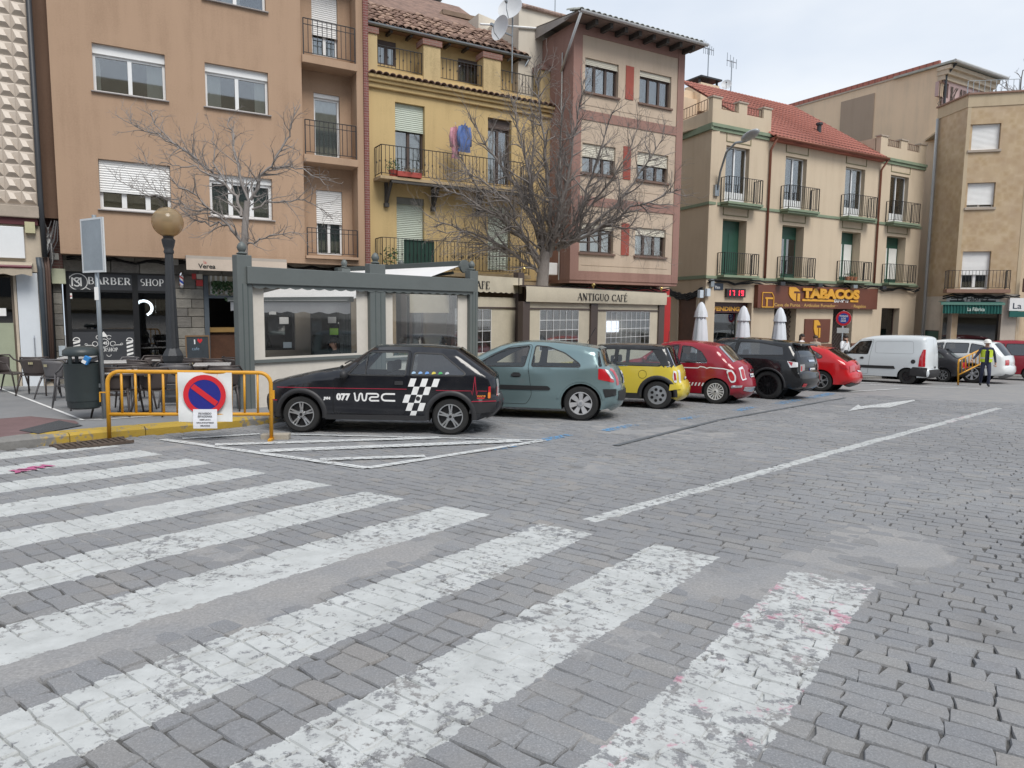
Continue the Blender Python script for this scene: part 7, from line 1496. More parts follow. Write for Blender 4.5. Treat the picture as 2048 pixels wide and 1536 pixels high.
        MB().box(xs+.85, xs+1.05, -Y, Y, zf, zb-.06).box(xs+.5, xs+.95, -Y, Y, zf, zf+.18).build('rear_seat', SEATM, c.o, bevel=.04); MB().box(xs-1.05, xs-.62, -Y, Y, zf, zb-.04).build('dashboard', SEATM, c.o, bevel=.05)
        R_ = Matrix.Translation((xs-.5, -c.hw*.45, zb-.02)) @ Matrix.Rotation(rad(-65), 4, 'Y'); MB().tube([R_ @ Vector((.17*cos(a*pi/9), .17*sin(a*pi/9), 0)) for a in range(19)], .014, 6).build('steering_wheel', TRIM, c.o, smooth=1)
    def wheels(c, style, mat=None, rim=None):
        mat = mat or SILV; R, rr = c.R, (rim or c.R*c.rimf); wt = .19
        for wx in c.wh:
            for s in (-1, 1):
                m = Matrix.Translation((wx, s*(c.hw-.115), R)) @ (Matrix.Rotation(pi/2, 4, 'X') if s < 0 else Matrix.Rotation(-pi/2, 4, 'X'))
                w = MB().lathe([(rr*.96,-.09),(R*.9,-.1),(R*.97,-.08),(R,-.05),(R,.05),(R*.97,.085),(R*.9,.1),(rr*1.02,.096),(rr*.98,.085)], n=36, m=m, close=True).build('wheel', TYRE, c.o, smooth=35)
                MB().lathe([(.001,.02),(rr*.99,.03)], n=30, m=m).build('brake_disc', RIMD, w)
                MB().lathe([(rr*.99,.03),(rr*1.0,.094),(rr*.93,.096),(rr*.9,.05)], n=36, m=m, close=True).build('rim', mat, w, smooth=35)
                mb = MB(); n, kind = style
                def spoke(a, w0, w1, r0, r1, z0=.075, z1=.09):
                    ca, sa = cos(a), sin(a); P = []
                    for r, ww, z in ((r0, w0, z0), (r1, w1, z1)):
                        for q in (-ww/2, ww/2): P += [(r*ca-q*sa, r*sa+q*ca, z), (r*ca-q*sa*1.2, r*sa+q*ca*1.2, z-.035)]
                    mb.add([m @ Vector(p) for p in P], [(0,2,6,4),(1,5,7,3),(0,4,5,1),(2,3,7,6)])
                for k in range(n):
                    a = 2*pi*k/n+pi/2
                    if kind == 'double': [spoke(a+dq, .022, .026, rr*.22, rr*.95) for dq in ()]; spoke(a-.13, .024, .022, rr*.3, rr*.95); spoke(a+.13, .024, .022, rr*.3, rr*.95); spoke(a, .05, .05, rr*.12, rr*.34)
                    elif kind == 'fat': spoke(a, rr*.24, rr*.42, rr*.2, rr*.94)
                    elif kind == 'thin': spoke(a, .02, .028, rr*.2, rr*.96)
                    elif kind == 'plain': spoke(a, rr*.5, rr*.9, rr*.1, rr*.95, .05, .055)
                if kind == 'holes':
                    mb.lathe([(.001,.085),(rr*.5,.085),(rr*.92,.08)], n=30, m=m)
                    hb = MB()
                    for k in range(n): a = 2*pi*k/n; mm = m @ Matrix.Translation((rr*.6*cos(a), rr*.6*sin(a), .0865)); hb.lathe([(.001,0),(rr*.17,0),(rr*.17,.001),(.001,.001)], n=14, m=mm)
                    hb.build('wheel_hole', SEAM, w)
                mb.lathe([(rr*.26,.06),(rr*.24,.1),(rr*.1,.104),(.001,.104)], n=16, m=m); mb.build('spokes', mat, w, smooth=30)
                MB().lathe([(.001,.105),(rr*.12,.105),(rr*.12,.107),(.001,.107)], n=14, m=m).build('hub_cap', RIMD if kind != 'fat' else ALU, w)
    def flare(c, w, mat, out=.018):
        for wx in c.wh:
            for s in (-1, 1):
                mb = MB(); n = 20; h = math.asin(max(-.9, (c.sill-c.R)/(c.Ra+w)))
                for i in range(n+1):
                    a = h+(pi-2*h)*i/n
                    for r, o_ in ((c.Ra-.005, -.01), (c.Ra, out), (c.Ra+w*.8, out), (c.Ra+w, .001)):
                        x, z = wx+r*cos(a), c.R+r*sin(a); mb.v.append((x, s*(c.y(x, min(z, c.zt-.3), False)+o_), z))
                mb.f = [(4*i+j, 4*i+j+1, 4*i+j+5, 4*i+j+4) for i in range(n) for j in range(3)]; mb.mi = [0]*len(mb.f); mb.build('wheel_arch_trim', mat, c.o, smooth=1)
    def mirror(c, x, z, mat, s=-1, sz=1.0):
        Y = c.y(x, z); R_ = Matrix.Translation((x, s*(Y+.1), z+.04)) @ Matrix.Diagonal((.06*sz,.09*sz,.065*sz,1)); o = MB().lathe([(.001,-1),(.6,-.9),(.95,-.5),(1,.2),(.8,.75),(.001,1)], n=12, m=R_).build('door_mirror', mat, c.o, smooth=1); MB().bar((x, s*(Y-.01), z), (x, s*(Y+.06), z+.02), .04, .03).build('mirror_arm', TRIM, o)
    def handle(c, x, z, mat, w=.16, s=-1):
        c.patch('door_handle', [(x,z),(x+w,z),(x+w,z+.045),(x,z+.045)], mat, s, .018, .015); c.patch('handle_recess', [(x+.02,z-.02),(x+w-.02,z-.02),(x+w-.02,z+.07),(x+.02,z+.07)], TRIM, s, .003, .03)
STD = dict(f='front_bumper', n='grille', h='bonnet', w='windscreen', r='roof', g='rear_window', t='tailgate', b='rear_bumper')
def cpos(px, py): p = gnd(px, py); return Vector((p.x, p.y, G(p.x, p.y)))
def std_wrap(c, mats=None, pil=.9): c.wrap(mats or {}, {k: v for k, v in STD.items() if any(p[2] == k for p in c.S)}, pil)
# ---------------------------------------------------------------- black rally hatchback
BLKC = paint('black_car_paint', (.008,.009,.013), .2); q = lambda X, Y: ((X/4.096+510-525)/130.7, (198-Y/4.096)/130.7)
qs = lambda *P: [q(*p) for p in P]
sil = [(.10,.24,'f'),(.03,.3,'f'),(-.005,.44,'f'),(.0,.53,'f'),(.05,.56,'n'),(.055,.68,'n'),(.085,.735,'h'),(.19,.79,'h'),(.63,.895,'h'),(1.08,.975,'h'),(1.2,1.0,'w'),(1.62,1.29,'w'),(1.68,1.325,'r'),(1.95,1.352,'r'),(2.5,1.352,'r'),(2.9,1.325,'r'),(2.97,1.3,'g'),(3.5,.93,'g'),(3.555,.88,'t'),(3.575,.72,'t'),(3.57,.62,'t'),(3.6,.6,'b'),(3.63,.53,'b'),(3.61,.42,'b'),(3.5,.3,'b'),(3.42,.27,'b')]
c = Car('hatchback_car', 'black rally style hatchback with white number 077 and chequered decal', cpos(900, 870.4), .8, sil, 1.58, (.575,2.875), .285, lambda x: .885+.02*x/3, BLKC, .32, .12, .1, arch=.335, sill=.235, bf=.1, brr=.06, rim=.69)
wA, wB = qs((752,322),(925,134),(1247,131),(1226,326)), qs((1272,322),(1295,134),(1525,140),(1722,298),(1708,316))
door = qs((725,345),(640,372),(634,640),(1215,655),(1242,600),(1258,340),(1270,118),(922,118)); c.sides([wA, wB], [door], glassm={1: CGLD})
std_wrap(c, {'f': BLKPL, 'b': BLKPL, 'n': BLKPL}); c.guts(); c.wheels((5,'double'), SILV); c.flare(.075, BLKPL, .02); c.mirror(q(735,330)[0], q(0,330)[1]-.02, BLKPL, sz=1.0)
for s in (-1, 1): c.patch('sill_trim', [(.95,.22),(2.52,.22),(2.5,.3),(.97,.3)], BLKPL, s, .02)
o = c.patch('quarter_light_bar', qs((893,328),(903,170),(914,158),(903,328)), TRIM, off=.004, r=0); c.patch('door_handle', qs((1140,400),(1210,400),(1210,368),(1140,368)), BLKPL, off=.012); mb = MB()
REDS = M('red_stripe', (.42,.02,.05), .4); c.ribbon('red_stripe', dense(qs((165,436),(1240,434)), .08, False), .008, REDS, off=.004, close=False); c.ribbon('red_stripe', dense(qs((1480,440),(1770,440),(1782,475),(1800,320),(1815,480),(1822,440),(1900,442)), .05, False), .008, REDS, off=.004, close=False)
DEC = M('decal_white', (.78,.78,.77), .4, var=.03); c.text('number_decal', '077', q(665,530)[0], q(0,530)[1], .135, DEC, .008, fit=(778-665)/4.096/130.7); c.text('small_decal', 'JVH', q(562,528)[0], q(0,528)[1], .05, DEC, .004, fit=.095)
def strokes(name, P, w, close=False): return c.ribbon(name, dense(P, .015, close), w, DEC, off=.0055, close=close)
rw = lambda X, Y: q(805+X, 470+Y)
arc = lambda cx, cy, r, a0, a1, n=7: [(cx+r*cos(rad(a0+(a1-a0)*i/n)), cy+r*sin(rad(a0+(a1-a0)*i/n))) for i in range(n+1)]
Wp = [(6,0)] + [(14,40)] + arc(28,52,14,180,20) + [(48,18)] + arc(60,16,10,200,340) + [(72,44)] + arc(88,50,14,150,0) + [(104,40),(108,6),(190,6)] + arc(190,20,13,-90,90) + [(142,34)] + arc(146,50,14,-100,-260) + [(210,63)]
strokes('letters_decal', [rw(*p) for p in Wp], .024); strokes('letters_decal', [rw(*p) for p in [(340,6),(262,6)] + arc(258,34,27,-90,-270) + [(342,62)]], .026)
# chequered flag, sheared
ck = lambda i, j: q(1272+i*48-(j*22)+(0 if j < 2 else 0), 345+j*67)
for j in range(5):
    for i in range(-1, 6):
        if (i+j) % 2 == 0 and 0 <= i+(j//2) <= 4+(j//3) and not (j in (0,) and i < 0) and i-(j//2)*0 <= (4 if j < 1 else 4-(j-1)*0) and i*48-(j*22) < 200-(j-2)*18 and i*48-(j*22) > -70-(j > 2)*10:
            P = [ck(i,j), ck(i+1,j), ck(i+1,j+1), ck(i,j+1)]; c.patch('chequer_decal', P, DEC, off=.0055, r=0, grid=.2)
for k, cl in enumerate(((.3,.45,.6),(.2,.35,.6),(.1,.25,.55),(.55,.45,.05),(.03,.3,.08),(.4,.42,.45))): x = q(1296+k*55,0)[0]; z = q(0,303)[1]; c.patch('rally_plaque', [(x-.032,z-.012)] + [(x+.032*cos(a), z+.03*sin(a)) for a in [pi*i/6 for i in range(7)]][::-1], M('plaque_%s' % 'abcdef'[k], cl, .4), off=.004, r=0)
for k, cl in enumerate(((.6,.2,.03),(.55,.05,.05),(.7,.7,.7))): c.text('sponsor_decal', ('CARS','MOTOR','RACING')[k], q(1820,0)[0], q(0,488+k*17)[1], .028, M('spons_%s' % 'abc'[k], cl, .4), .003, fit=.13)
c.patch('fuel_cap', [(q(1335,510)[0]+.035*cos(i*.6), q(1335,510)[1]+.035*sin(i*.6)) for i in range(10)], TRIM, off=.009, r=0)
c.patch('front_indicator', qs((86,515),(88,440),(104,432),(102,515)), AMBL, off=.004); c.patch('rear_lamp', qs((1912,505),(1912,402),(1932,402),(1932,500)), REDL, off=.006); c.patch('rear_lamp_lens', qs((1908,500),(1910,450),(1930,450),(1930,500)), AMBL, off=.008); c.wpatch('headlamp', 'n', .1, .9, -.92, -.55, CLRL); c.wpatch('headlamp', 'n', .1, .9, .55, .92, CLRL)
c.wpatch('rear_lamp', 't', .25, .9, -.98, -.78, REDL); c.wpatch('rear_lamp', 't', .25, .9, .78, .98, REDL); c.plate('b', .3, .75, .3, 'SG 0775 H')
for k in range(3): c.wstrip('tailgate_stripe', c.seg('t')[0]+.5, c.seg('t')[1], -.9+k*.09, -.86+k*.09, DEC, .006)
for s in (-1,1): c.ribbon('red_stripe', [(3.2,.53),(3.4,.535),(3.58,.54)], .012, REDS, s, .03, False); c.ribbon('red_stripe', [(.0,.5),(.1,.5),(.2,.5)], .012, REDS, s, .012, False)
i0, i1 = c.seg('b'); c.wstrip('red_stripe', i0+4.5, i0+5.2, -1, 1, REDS, .006)
for s in (-1, 1): c.patch('bumper_end', [(3.16,.34),(3.56,.36),(3.6,.58),(3.22,.56)], BLKPL, s, .012); c.patch('bumper_end', [(.02,.34),(.2,.3),(.2,.5),(.01,.52)], BLKPL, s, .008)
i0, i1 = c.seg('w'); MB().tube([c.wp(i0+.1,-.6,.03), c.wp(i0+.5,-.2,.03), c.wp(i0+.2,.3,.03)], .012, 5).build('wiper', TRIM, c.o)
# ---------------------------------------------------------------- grey green hatchback
TEAL = paint('teal_car_paint', (.2,.28,.29), .24, .5)
sil = [(.2,.2,'f'),(.03,.28,'f'),(.0,.5,'f'),(.06,.62,'n'),(.2,.74,'h'),(.6,.88,'h'),(1.05,.98,'h'),(1.22,1.04,'w'),(1.75,1.3,'w'),(2.0,1.385,'r'),(2.4,1.44,'r'),(2.9,1.435,'r'),(3.4,1.39,'r'),(3.7,1.345,'r'),(3.78,1.31,'g'),(3.86,1.1,'g'),(3.92,.99,'t'),(4.06,.92,'t'),(4.14,.78,'t'),(4.16,.66,'t'),(4.19,.6,'b'),(4.2,.45,'b'),(4.16,.32,'b'),(4.0,.23,'b')]
c = Car('hatchback_car', 'grey green hatchback parked second, between the black and yellow cars', cpos(1160, 842), -12, [(x if x < 3.44 else 3.44+(x-3.44)*.88, z, t_) for x, z, t_ in sil], 1.75, (.83,3.44), .325, lambda x: .94+.02*x/4, TEAL, .32, .16, .24, arch=.37, sill=.21, bf=.14, brr=.1, rim=.66)
c.sides([[(1.38,.97),(1.78,1.2),(2.05,1.32),(2.45,1.375),(2.36,.985)], [(2.5,.99),(2.56,1.378),(2.8,1.36),(3.12,1.25),(3.4,1.06),(3.42,1.0)]], [[(1.25,.94),(1.22,.4),(1.3,.28),(2.42,.28),(2.52,.45),(2.44,.98),(2.5,1.4),(2.1,1.36),(1.75,1.21)]])
std_wrap(c, pil=.86); c.guts(); c.wheels((7,'fat'), M('cover_silver', (.5,.5,.51), .35, .3)); c.handle(2.12, .8, BLKPL, .19); c.mirror(1.42,.97,TEAL)
for s in (-1, 1):
    c.patch('door_moulding', [(1.3,.55),(2.85,.55),(2.88,.58),(2.82,.63),(1.3,.63)], TRIM, s, .012); c.patch('rear_lamp', [(3.75,.98),(3.9,.96),(4.04,.74),(4.02,.72),(3.75,.78)], REDL, s, .006); c.patch('rear_lamp_lens', [(3.86,.97),(3.92,.95),(4.03,.78),(3.98,.8)], CLRL, s, .009); c.patch('bumper_pad', [(3.84,.6),(4.08,.6),(4.08,.48),(3.88,.44)], TRIM, s, .01)
    c.ribbon('panel_gap', [(3.71,1.3),(3.71,1.0),(3.7,.62)], .007, SEAM, s, .002, False); c.patch('rear_quarter_glass', [(3.73,1.3),(3.745,1.29),(3.81,1.02),(3.75,1.0)], M('dark_gloss', (.01,.012,.014), .08, var=0), s, .004)
    c.ribbon('arch_lip', [(3.44+.43*cos(a), .325+.43*sin(a)) for a in [pi*i/16 for i in range(1,16)]], .05, TEAL, s, .012, False)
c.wpatch('bumper_pad', 'b', .1, .5, -1, 1, TRIM, .012); c.wpatch('rear_lamp', 't', .15, .75, -.99, -.84, REDL); c.wpatch('rear_lamp', 't', .15, .75, .84, .99, REDL); c.plate('t', .35, .75, .32, '4471 CWD'); c.wpatch('spoiler', 'r', .88, 1.0, -.9, .9, TEAL, .02)
i0, i1 = c.seg('r'); a = c.wp(i0+12.5, .0, .02); MB().tube([a, (a[0]+.16, 0, a[2]+.3)], .006, 5).build('aerial', TRIM, c.o); i0, i1 = c.seg('g'); MB().tube([c.wp(i1-.3,0,.03), c.wp(i1-.8,-.4,.03)], .012, 5).build('wiper', TRIM, c.o)
# ---------------------------------------------------------------- yellow small hatch with a black roof
YLW = paint('yellow_car_paint', (.62,.49,.06), .22); BLR = paint('black_roof_paint', (.012,.012,.013), .2)
sil = [(.15,.2,'f'),(.02,.3,'f'),(.0,.5,'f'),(.05,.66,'n'),(.15,.76,'h'),(.5,.88,'h'),(.95,.94,'h'),(1.1,.97,'w'),(1.58,1.31,'w'),(1.68,1.36,'r'),(2.0,1.4,'r'),(2.6,1.4,'r'),(3.1,1.37,'r'),(3.2,1.34,'g'),(3.36,1.0,'g'),(3.4,.93,'t'),(3.47,.8,'t'),(3.49,.6,'t'),(3.55,.56,'b'),(3.6,.45,'b'),(3.57,.3,'b'),(3.42,.22,'b')]
c = Car('hatchback_car', 'bright yellow small hatchback with a black roof', cpos(1313, 818.5), -19, sil, 1.66, (.6,3.05), .31, .93, YLW, .24, .14, .12, arch=.35, sill=.27, bf=.12, brr=.08, rim=.66)
c.sides([[(1.25,.95),(1.62,1.29),(2.1,1.31),(2.06,.95)], [(2.13,.95),(2.17,1.31),(2.95,1.29),(3.12,1.0),(3.1,.95)]], [[(1.2,.93),(1.15,.4),(1.25,.32),(2.12,.32),(2.22,.55),(2.1,.93),(2.15,1.33),(1.6,1.31)]], glassm={1: CGL}, upper=(.955, BLR))
std_wrap(c, {'r': BLR, 'w': BLR, 'g': BLR}, .9); c.guts(); c.wheels((7,'holes'), SILV); c.flare(.085, BLKPL, .012); c.handle(1.92,.78,CHROME,.16); c.mirror(1.3,.95,BLR)
for s in (-1, 1):
    for P in ([(2.06,.945),(2.1,1.32),(2.18,1.32),(2.14,.945)], [(2.9,1.3),(3.19,1.33),(3.34,1.0),(3.3,.96),(3.08,.96),(3.12,1.0)], [(1.2,.94),(1.6,1.3),(3.16,1.32),(3.12,1.38),(1.64,1.35),(1.16,.97)]): c.patch('pillar_trim', P, BLR, s, .006, 0)
    c.patch('rear_lamp', [(3.38,.86),(3.44,.84),(3.46,.6),(3.41,.6),(3.37,.7)], CLRL, s, .008); c.patch('rear_lamp_lens', [(3.39,.82),(3.43,.8),(3.445,.66),(3.41,.64)], REDL, s, .012); c.patch('sill_trim', [(.95,.22),(2.7,.22),(2.68,.34),(.97,.34)], BLKPL, s, .01); c.ribbon('belt_line', [(1.2,.935),(2.2,.935),(3.3,.945)], .014, CHROME, s, .006, False)
    c.patch('bumper_end', [(3.3,.42),(3.56,.46),(3.57,.56),(3.32,.56)], YLW, s, .018)
c.ribbon('fuel_flap', [(2.72+.09*cos(i*.42), .76+.09*sin(i*.42)) for i in range(15)], .007, SEAM, off=.003); c.wpatch('rear_lamp', 't', .2, .85, -.97, -.8, CLRL); c.wpatch('rear_lamp', 't', .2, .85, .8, .97, CLRL); c.plate('t', .5, .85, .33, '9033 CDR'); i0, i1 = c.seg('r'); a = c.wp(i1-2.5, 0, .02); MB().tube([a, (a[0]+.02, 0, a[2]+.3)], .006, 5).build('aerial', TRIM, c.o); c.wstrip('chrome_strip', c.seg('g')[0], c.seg('g')[1], -.99, -.95, CHROME, .008)
# ---------------------------------------------------------------- small dark red car
WINE = paint('wine_car_paint', (.27,.012,.025), .22)
sil = [(.15,.2,'f'),(.02,.3,'f'),(.0,.48,'f'),(.05,.68,'n'),(.16,.8,'h'),(.5,.95,'h'),(.85,1.02,'h'),(.98,1.06,'w'),(1.42,1.38,'w'),(1.52,1.43,'r'),(1.9,1.485,'r'),(2.4,1.47,'r'),(2.78,1.4,'r'),(2.88,1.36,'g'),(3.2,1.05,'g'),(3.26,.98,'t'),(3.42,.86,'t'),(3.47,.65,'t'),(3.52,.55,'b'),(3.54,.42,'b'),(3.48,.28,'b'),(3.32,.22,'b')]
c = Car('hatchback_car', 'small rounded dark red car with white side stripe decals', cpos(1429, 808), -33, sil, 1.6, (.66,2.94), .3, .98, WINE, .26, .16, .2, arch=.335, sill=.24, bf=.16, brr=.12, rim=.68)
c.sides([[(1.12,1.0),(1.46,1.34),(1.98,1.4),(1.95,1.0)], [(2.04,1.0),(2.06,1.39),(2.3,1.37),(2.55,1.25),(2.72,1.03),(2.7,1.0)]], [[(1.08,.98),(1.05,.4),(1.15,.3),(2.0,.3),(2.06,.5),(1.99,.98),(2.02,1.43),(1.45,1.37)]])
std_wrap(c, pil=.82); c.guts(); c.wheels((16,'thin'), M('rim_white', (.65,.65,.65), .35, .2)); c.handle(1.78,.74,CHROME,.16); c.mirror(1.15,1.0,WINE)
for s in (-1, 1):
    c.ribbon('white_stripe', dense([(2.0,.85),(2.5,.855),(2.56,.89),(2.66,.88),(2.72,.855),(2.8,.88),(2.9,.87),(3.1,.86),(3.24,.83)], .05, False), .022, DEC, s, .004, False); c.ribbon('chrome_strip', [(1.1,.975),(1.9,.978),(2.72,.985)], .012, CHROME, s, .004, False)
    for k in range(11): x = 1.75+k*.085; c.patch('stripe_decal', [(x,.42),(x+.035,.42),(x+.07,.5),(x+.035,.5)], DEC, s, .004, 0)
    c.patch('rear_lamp', [(3.18,.82),(3.3,.85),(3.4,.7),(3.4,.55),(3.3,.52),(3.24,.62)], CLRL, s, .01, .04); c.patch('rear_lamp_lens', [(3.22,.78),(3.3,.8),(3.37,.68),(3.37,.58),(3.3,.57),(3.26,.64)], REDL, s, .016, .03); c.patch('chrome_bar', [(3.3,.4),(3.52,.42),(3.53,.47),(3.3,.46)], CHROME, s, .014)
c.wpatch('rear_lamp', 't', .3, .9, -.99, -.72, CLRL, .008); c.wpatch('rear_lamp', 't', .3, .9, .72, .99, CLRL, .008); c.wpatch('rear_lamp_lens', 't', .38, .82, -.94, -.76, REDL, .014); c.wpatch('rear_lamp_lens', 't', .38, .82, .76, .94, REDL, .014); c.plate('t', .55, .85, .3, '2306 JLH'); c.wpatch('chrome_bar', 't', .42, .5, -.25, .25, CHROME, .03); c.wpatch('chrome_bar', 'b', .3, .5, -.98, .98, CHROME, .015)
i0, i1 = c.seg('g'); MB().tube([c.wp(i1-.2,0,.04), c.wp(i1-1,-.45,.04)], .02, 5).build('wiper', TRIM, c.o); c.wpatch('badge', 't', .12, .24, -.06, .06, CHROME, .012)
# ---------------------------------------------------------------- black sport utility car
BLK2 = paint('black_suv_paint', (.01,.0105,.012), .16)
sil = [(.2,.3,'f'),(.03,.36,'f'),(.0,.6,'f'),(.06,.85,'n'),(.2,.95,'h'),(.7,1.05,'h'),(1.2,1.1,'h'),(1.38,1.14,'w'),(1.95,1.5,'w'),(2.08,1.56,'r'),(2.6,1.6,'r'),(3.2,1.57,'r'),(3.9,1.5,'r'),(4.02,1.46,'g'),(4.18,1.2,'g'),(4.2,1.12,'t'),(4.26,.95,'t'),(4.27,.75,'t'),(4.33,.7,'b'),(4.35,.52,'b'),(4.28,.36,'b'),(4.1,.3,'b')]
c = Car('suv_car', 'glossy black sport utility car with black wheels', cpos(1533, 798.5), -41, sil, 1.87, (.88,3.52), .375, lambda x: 1.05+.03*x/4, BLK2, .3, .16, .16, arch=.42, sill=.34, bf=.14, brr=.08, rim=.72)
c.sides([[(1.6,1.12),(2.0,1.46),(2.6,1.52),(2.55,1.14)], [(2.62,1.14),(2.68,1.52),(3.2,1.5),(3.85,1.4),(3.9,1.18)]], [[(1.5,1.08),(1.4,.55),(1.5,.4),(2.6,.4),(2.72,.6),(2.6,1.08),(2.65,1.55),(1.95,1.5)]], glassm={0: CGL, 1: CGLD})
std_wrap(c, {'g_glass': CGLD}, .86); c.guts(); c.wheels((14,'thin'), M('rim_black_gloss', (.02,.02,.022), .2, .4)); c.flare(.05, BLKPL, .01); c.mirror(1.62,1.12,BLK2)
for s in (-1, 1): c.patch('rear_lamp', [(4.0,1.03),(4.24,1.0),(4.25,.88),(4.08,.86)], CLRL, s, .008); c.patch('rear_lamp_lens', [(4.02,1.02),(4.14,1.0),(4.12,.9)], REDL, s, .012)
c.wpatch('rear_lamp', 't', .35, .72, -.98, -.68, M('lamp_smoke', (.3,.28,.28), .15), .01); c.wpatch('rear_lamp', 't', .35, .72, .68, .98, M('lamp_smoke'), .01); c.wpatch('rear_lamp_lens', 't', .42, .62, -.94, -.86, REDL, .014); c.plate('t', .5, .8, .29, '4787 HCN'); c.wpatch('reflector', 'b', .45, .6, -.9, -.65, REDL, .012); c.wpatch('reflector', 'b', .45, .6, .65, .9, REDL, .012); c.wpatch('skid_plate', 'b', .7, .95, -.6, .6, M('skid_grey', (.12,.13,.14), .4), .02)
i0, i1 = c.seg('r'); MB().grid(lambda a, b: (c.wp(i1-.6+.5*a, -.92+1.84*b, .02)[0]+.22*a, c.wp(i1-.4, -.92+1.84*b)[1], c.wp(i1-.6, -.92+1.84*b, .03)[2]-.05*a), 3, 8).build('roof_spoiler', BLK2, c.o, smooth=1).modifiers.new('t','SOLIDIFY').thickness = .05; c.wpatch('lettering', 't', .18, .26, -.3, .3, CHROME, .012)
# ---------------------------------------------------------------- bright red hatchback
REDC = paint('red_car_paint', (.5,.012,.016), .2)
sil = [(.2,.22,'f'),(.03,.3,'f'),(.0,.5,'f'),(.06,.66,'n'),(.2,.76,'h'),(.7,.9,'h'),(1.15,.97,'h'),(1.32,1.0,'w'),(1.95,1.33,'w'),(2.1,1.38,'r'),(2.5,1.42,'r'),(3.0,1.4,'r'),(3.45,1.32,'r'),(3.55,1.28,'g'),(4.02,.98,'g'),(4.1,.92,'t'),(4.2,.8,'t'),(4.22,.62,'t'),(4.28,.56,'b'),(4.3,.42,'b'),(4.24,.32,'b'),(4.05,.24,'b')]
c = Car('hatchback_car', 'bright red hatchback between the black utility car and the white van', cpos(1640, 783), -38, sil, 1.78, (.85,3.44), .325, lambda x: .92+.03*x/4, REDC, .34, .16, .16, arch=.365, sill=.24, bf=.14, brr=.1)
c.sides([[(1.5,.98),(1.95,1.27),(2.45,1.35),(2.4,1.0)], [(2.48,1.0),(2.53,1.35),(3.1,1.3),(3.45,1.1),(3.42,1.03)]], [[(1.4,.95),(1.35,.4),(1.45,.3),(2.4,.3),(2.55,.5),(2.44,.97),(2.5,1.38),(1.9,1.3)]])
std_wrap(c, {}, .86); c.guts(); c.wheels((5,'double'), SILV); c.wpatch('rear_lamp', 't', .3, .75, -.99, -.55, REDL, .01); c.wpatch('rear_lamp', 't', .3, .75, .55, .99, REDL, .01); c.plate('t', .62, .95, .29, '7141 HNB'); c.wpatch('diffuser', 'b', .6, .95, -.95, .95, TRIM, .012); c.wpatch('badge', 't', .2, .32, -.1, .1, CHROME, .012); c.mirror(1.52,.98,REDC)
i0, i1 = c.seg('r'); c.wpatch('spoiler', 'r', .9, 1.0, -.86, .86, REDC, .03); i0, i1 = c.seg('g'); MB().tube([c.wp(i1-.2,.0,.04), c.wp(i1-.6,.4,.04)], .015, 5).build('wiper', TRIM, c.o)
for s in (-1, 1): c.patch('rear_lamp', [(3.95,.86),(4.18,.84),(4.2,.72),(4.02,.74)], REDL, s, .008)
# ---------------------------------------------------------------- white panel van
VANW = paint('white_van_paint', (.62,.66,.68), .3)
sil = [(.15,.25,'f'),(.02,.32,'f'),(.0,.55,'f'),(.05,.72,'n'),(.2,.86,'h'),(.6,.99,'h'),(.82,1.05,'h'),(.92,1.1,'w'),(1.45,1.6,'w'),(1.6,1.7,'r'),(2.0,1.79,'r'),(2.8,1.82,'r'),(3.5,1.81,'r'),(3.78,1.78,'r'),(3.86,1.7,'t'),(3.92,1.2,'t'),(3.94,.6,'t'),(4.0,.56,'b'),(4.02,.42,'b'),(3.97,.3,'b'),(3.8,.26,'b')]
c = Car('panel_van', 'white windowless panel van with black lower bumper', cpos(1812, 768.5), -46, sil, 1.64, (.72,3.3), .3, 1.05, VANW, .13, .16, .05, arch=.335, sill=.27, bf=.12, brr=.04, cat='van', topr=.12)
c.sides([[(1.12,1.1),(1.55,1.58),(2.0,1.62),(1.88,1.1)]], [[(1.05,1.05),(1.0,.45),(1.1,.32),(1.9,.32),(1.96,1.05),(2.06,1.68),(1.5,1.64)]], glassm={0: CGLD})
std_wrap(c, {'b': BLKPL, 'f': BLKPL}, .88); c.guts(False); c.wheels((6,'plain'), RIMD, .18); c.handle(1.6,.92,BLKPL,.15); c.mirror(1.1,1.12,BLKPL,sz=1.3)
for s in (-1, 1):
    c.patch('door_moulding', [(1.05,.56),(2.9,.56),(2.85,.67),(1.05,.67)], TRIM, s, .014); c.ribbon('panel_rib', dense(rounded([(2.15,1.15),(2.13,1.6),(3.45,1.62),(3.5,1.15)], .08), .1), .012, M('van_shadow_gap', (.35,.37,.38), .5), s, .002); c.patch('rear_lamp', [(3.68,.68),(3.9,.68),(3.88,1.32),(3.8,1.32),(3.7,1.0)], REDL, s, .008); c.patch('bumper_end', [(3.4,.34),(3.95,.3),(3.97,.64),(3.5,.66),(3.42,.56)], BLKPL, s, .015); c.patch('fuel_cap', [(3.5+.08*cos(i*.5), .86+.08*sin(i*.5)) for i in range(13)], TRIM, s, .008, 0)
c.plate('t', .68, .8, .34, '1846 FDK'); c.ribbon('x', [(0,.6),(.1,.6)], .001, TRIM, close=False).name = 'bumper_line'; c.wstrip('door_gap', c.seg('t')[0], c.seg('t')[1], -.006, .006, SEAM, .003); c.wpatch('door_handle', 't', .6, .66, .05, .3, BLKPL, .015); c.wpatch('number_board', 't', .66, .84, -.42, .45, M('board_dark', (.2,.21,.22), .5), .006)
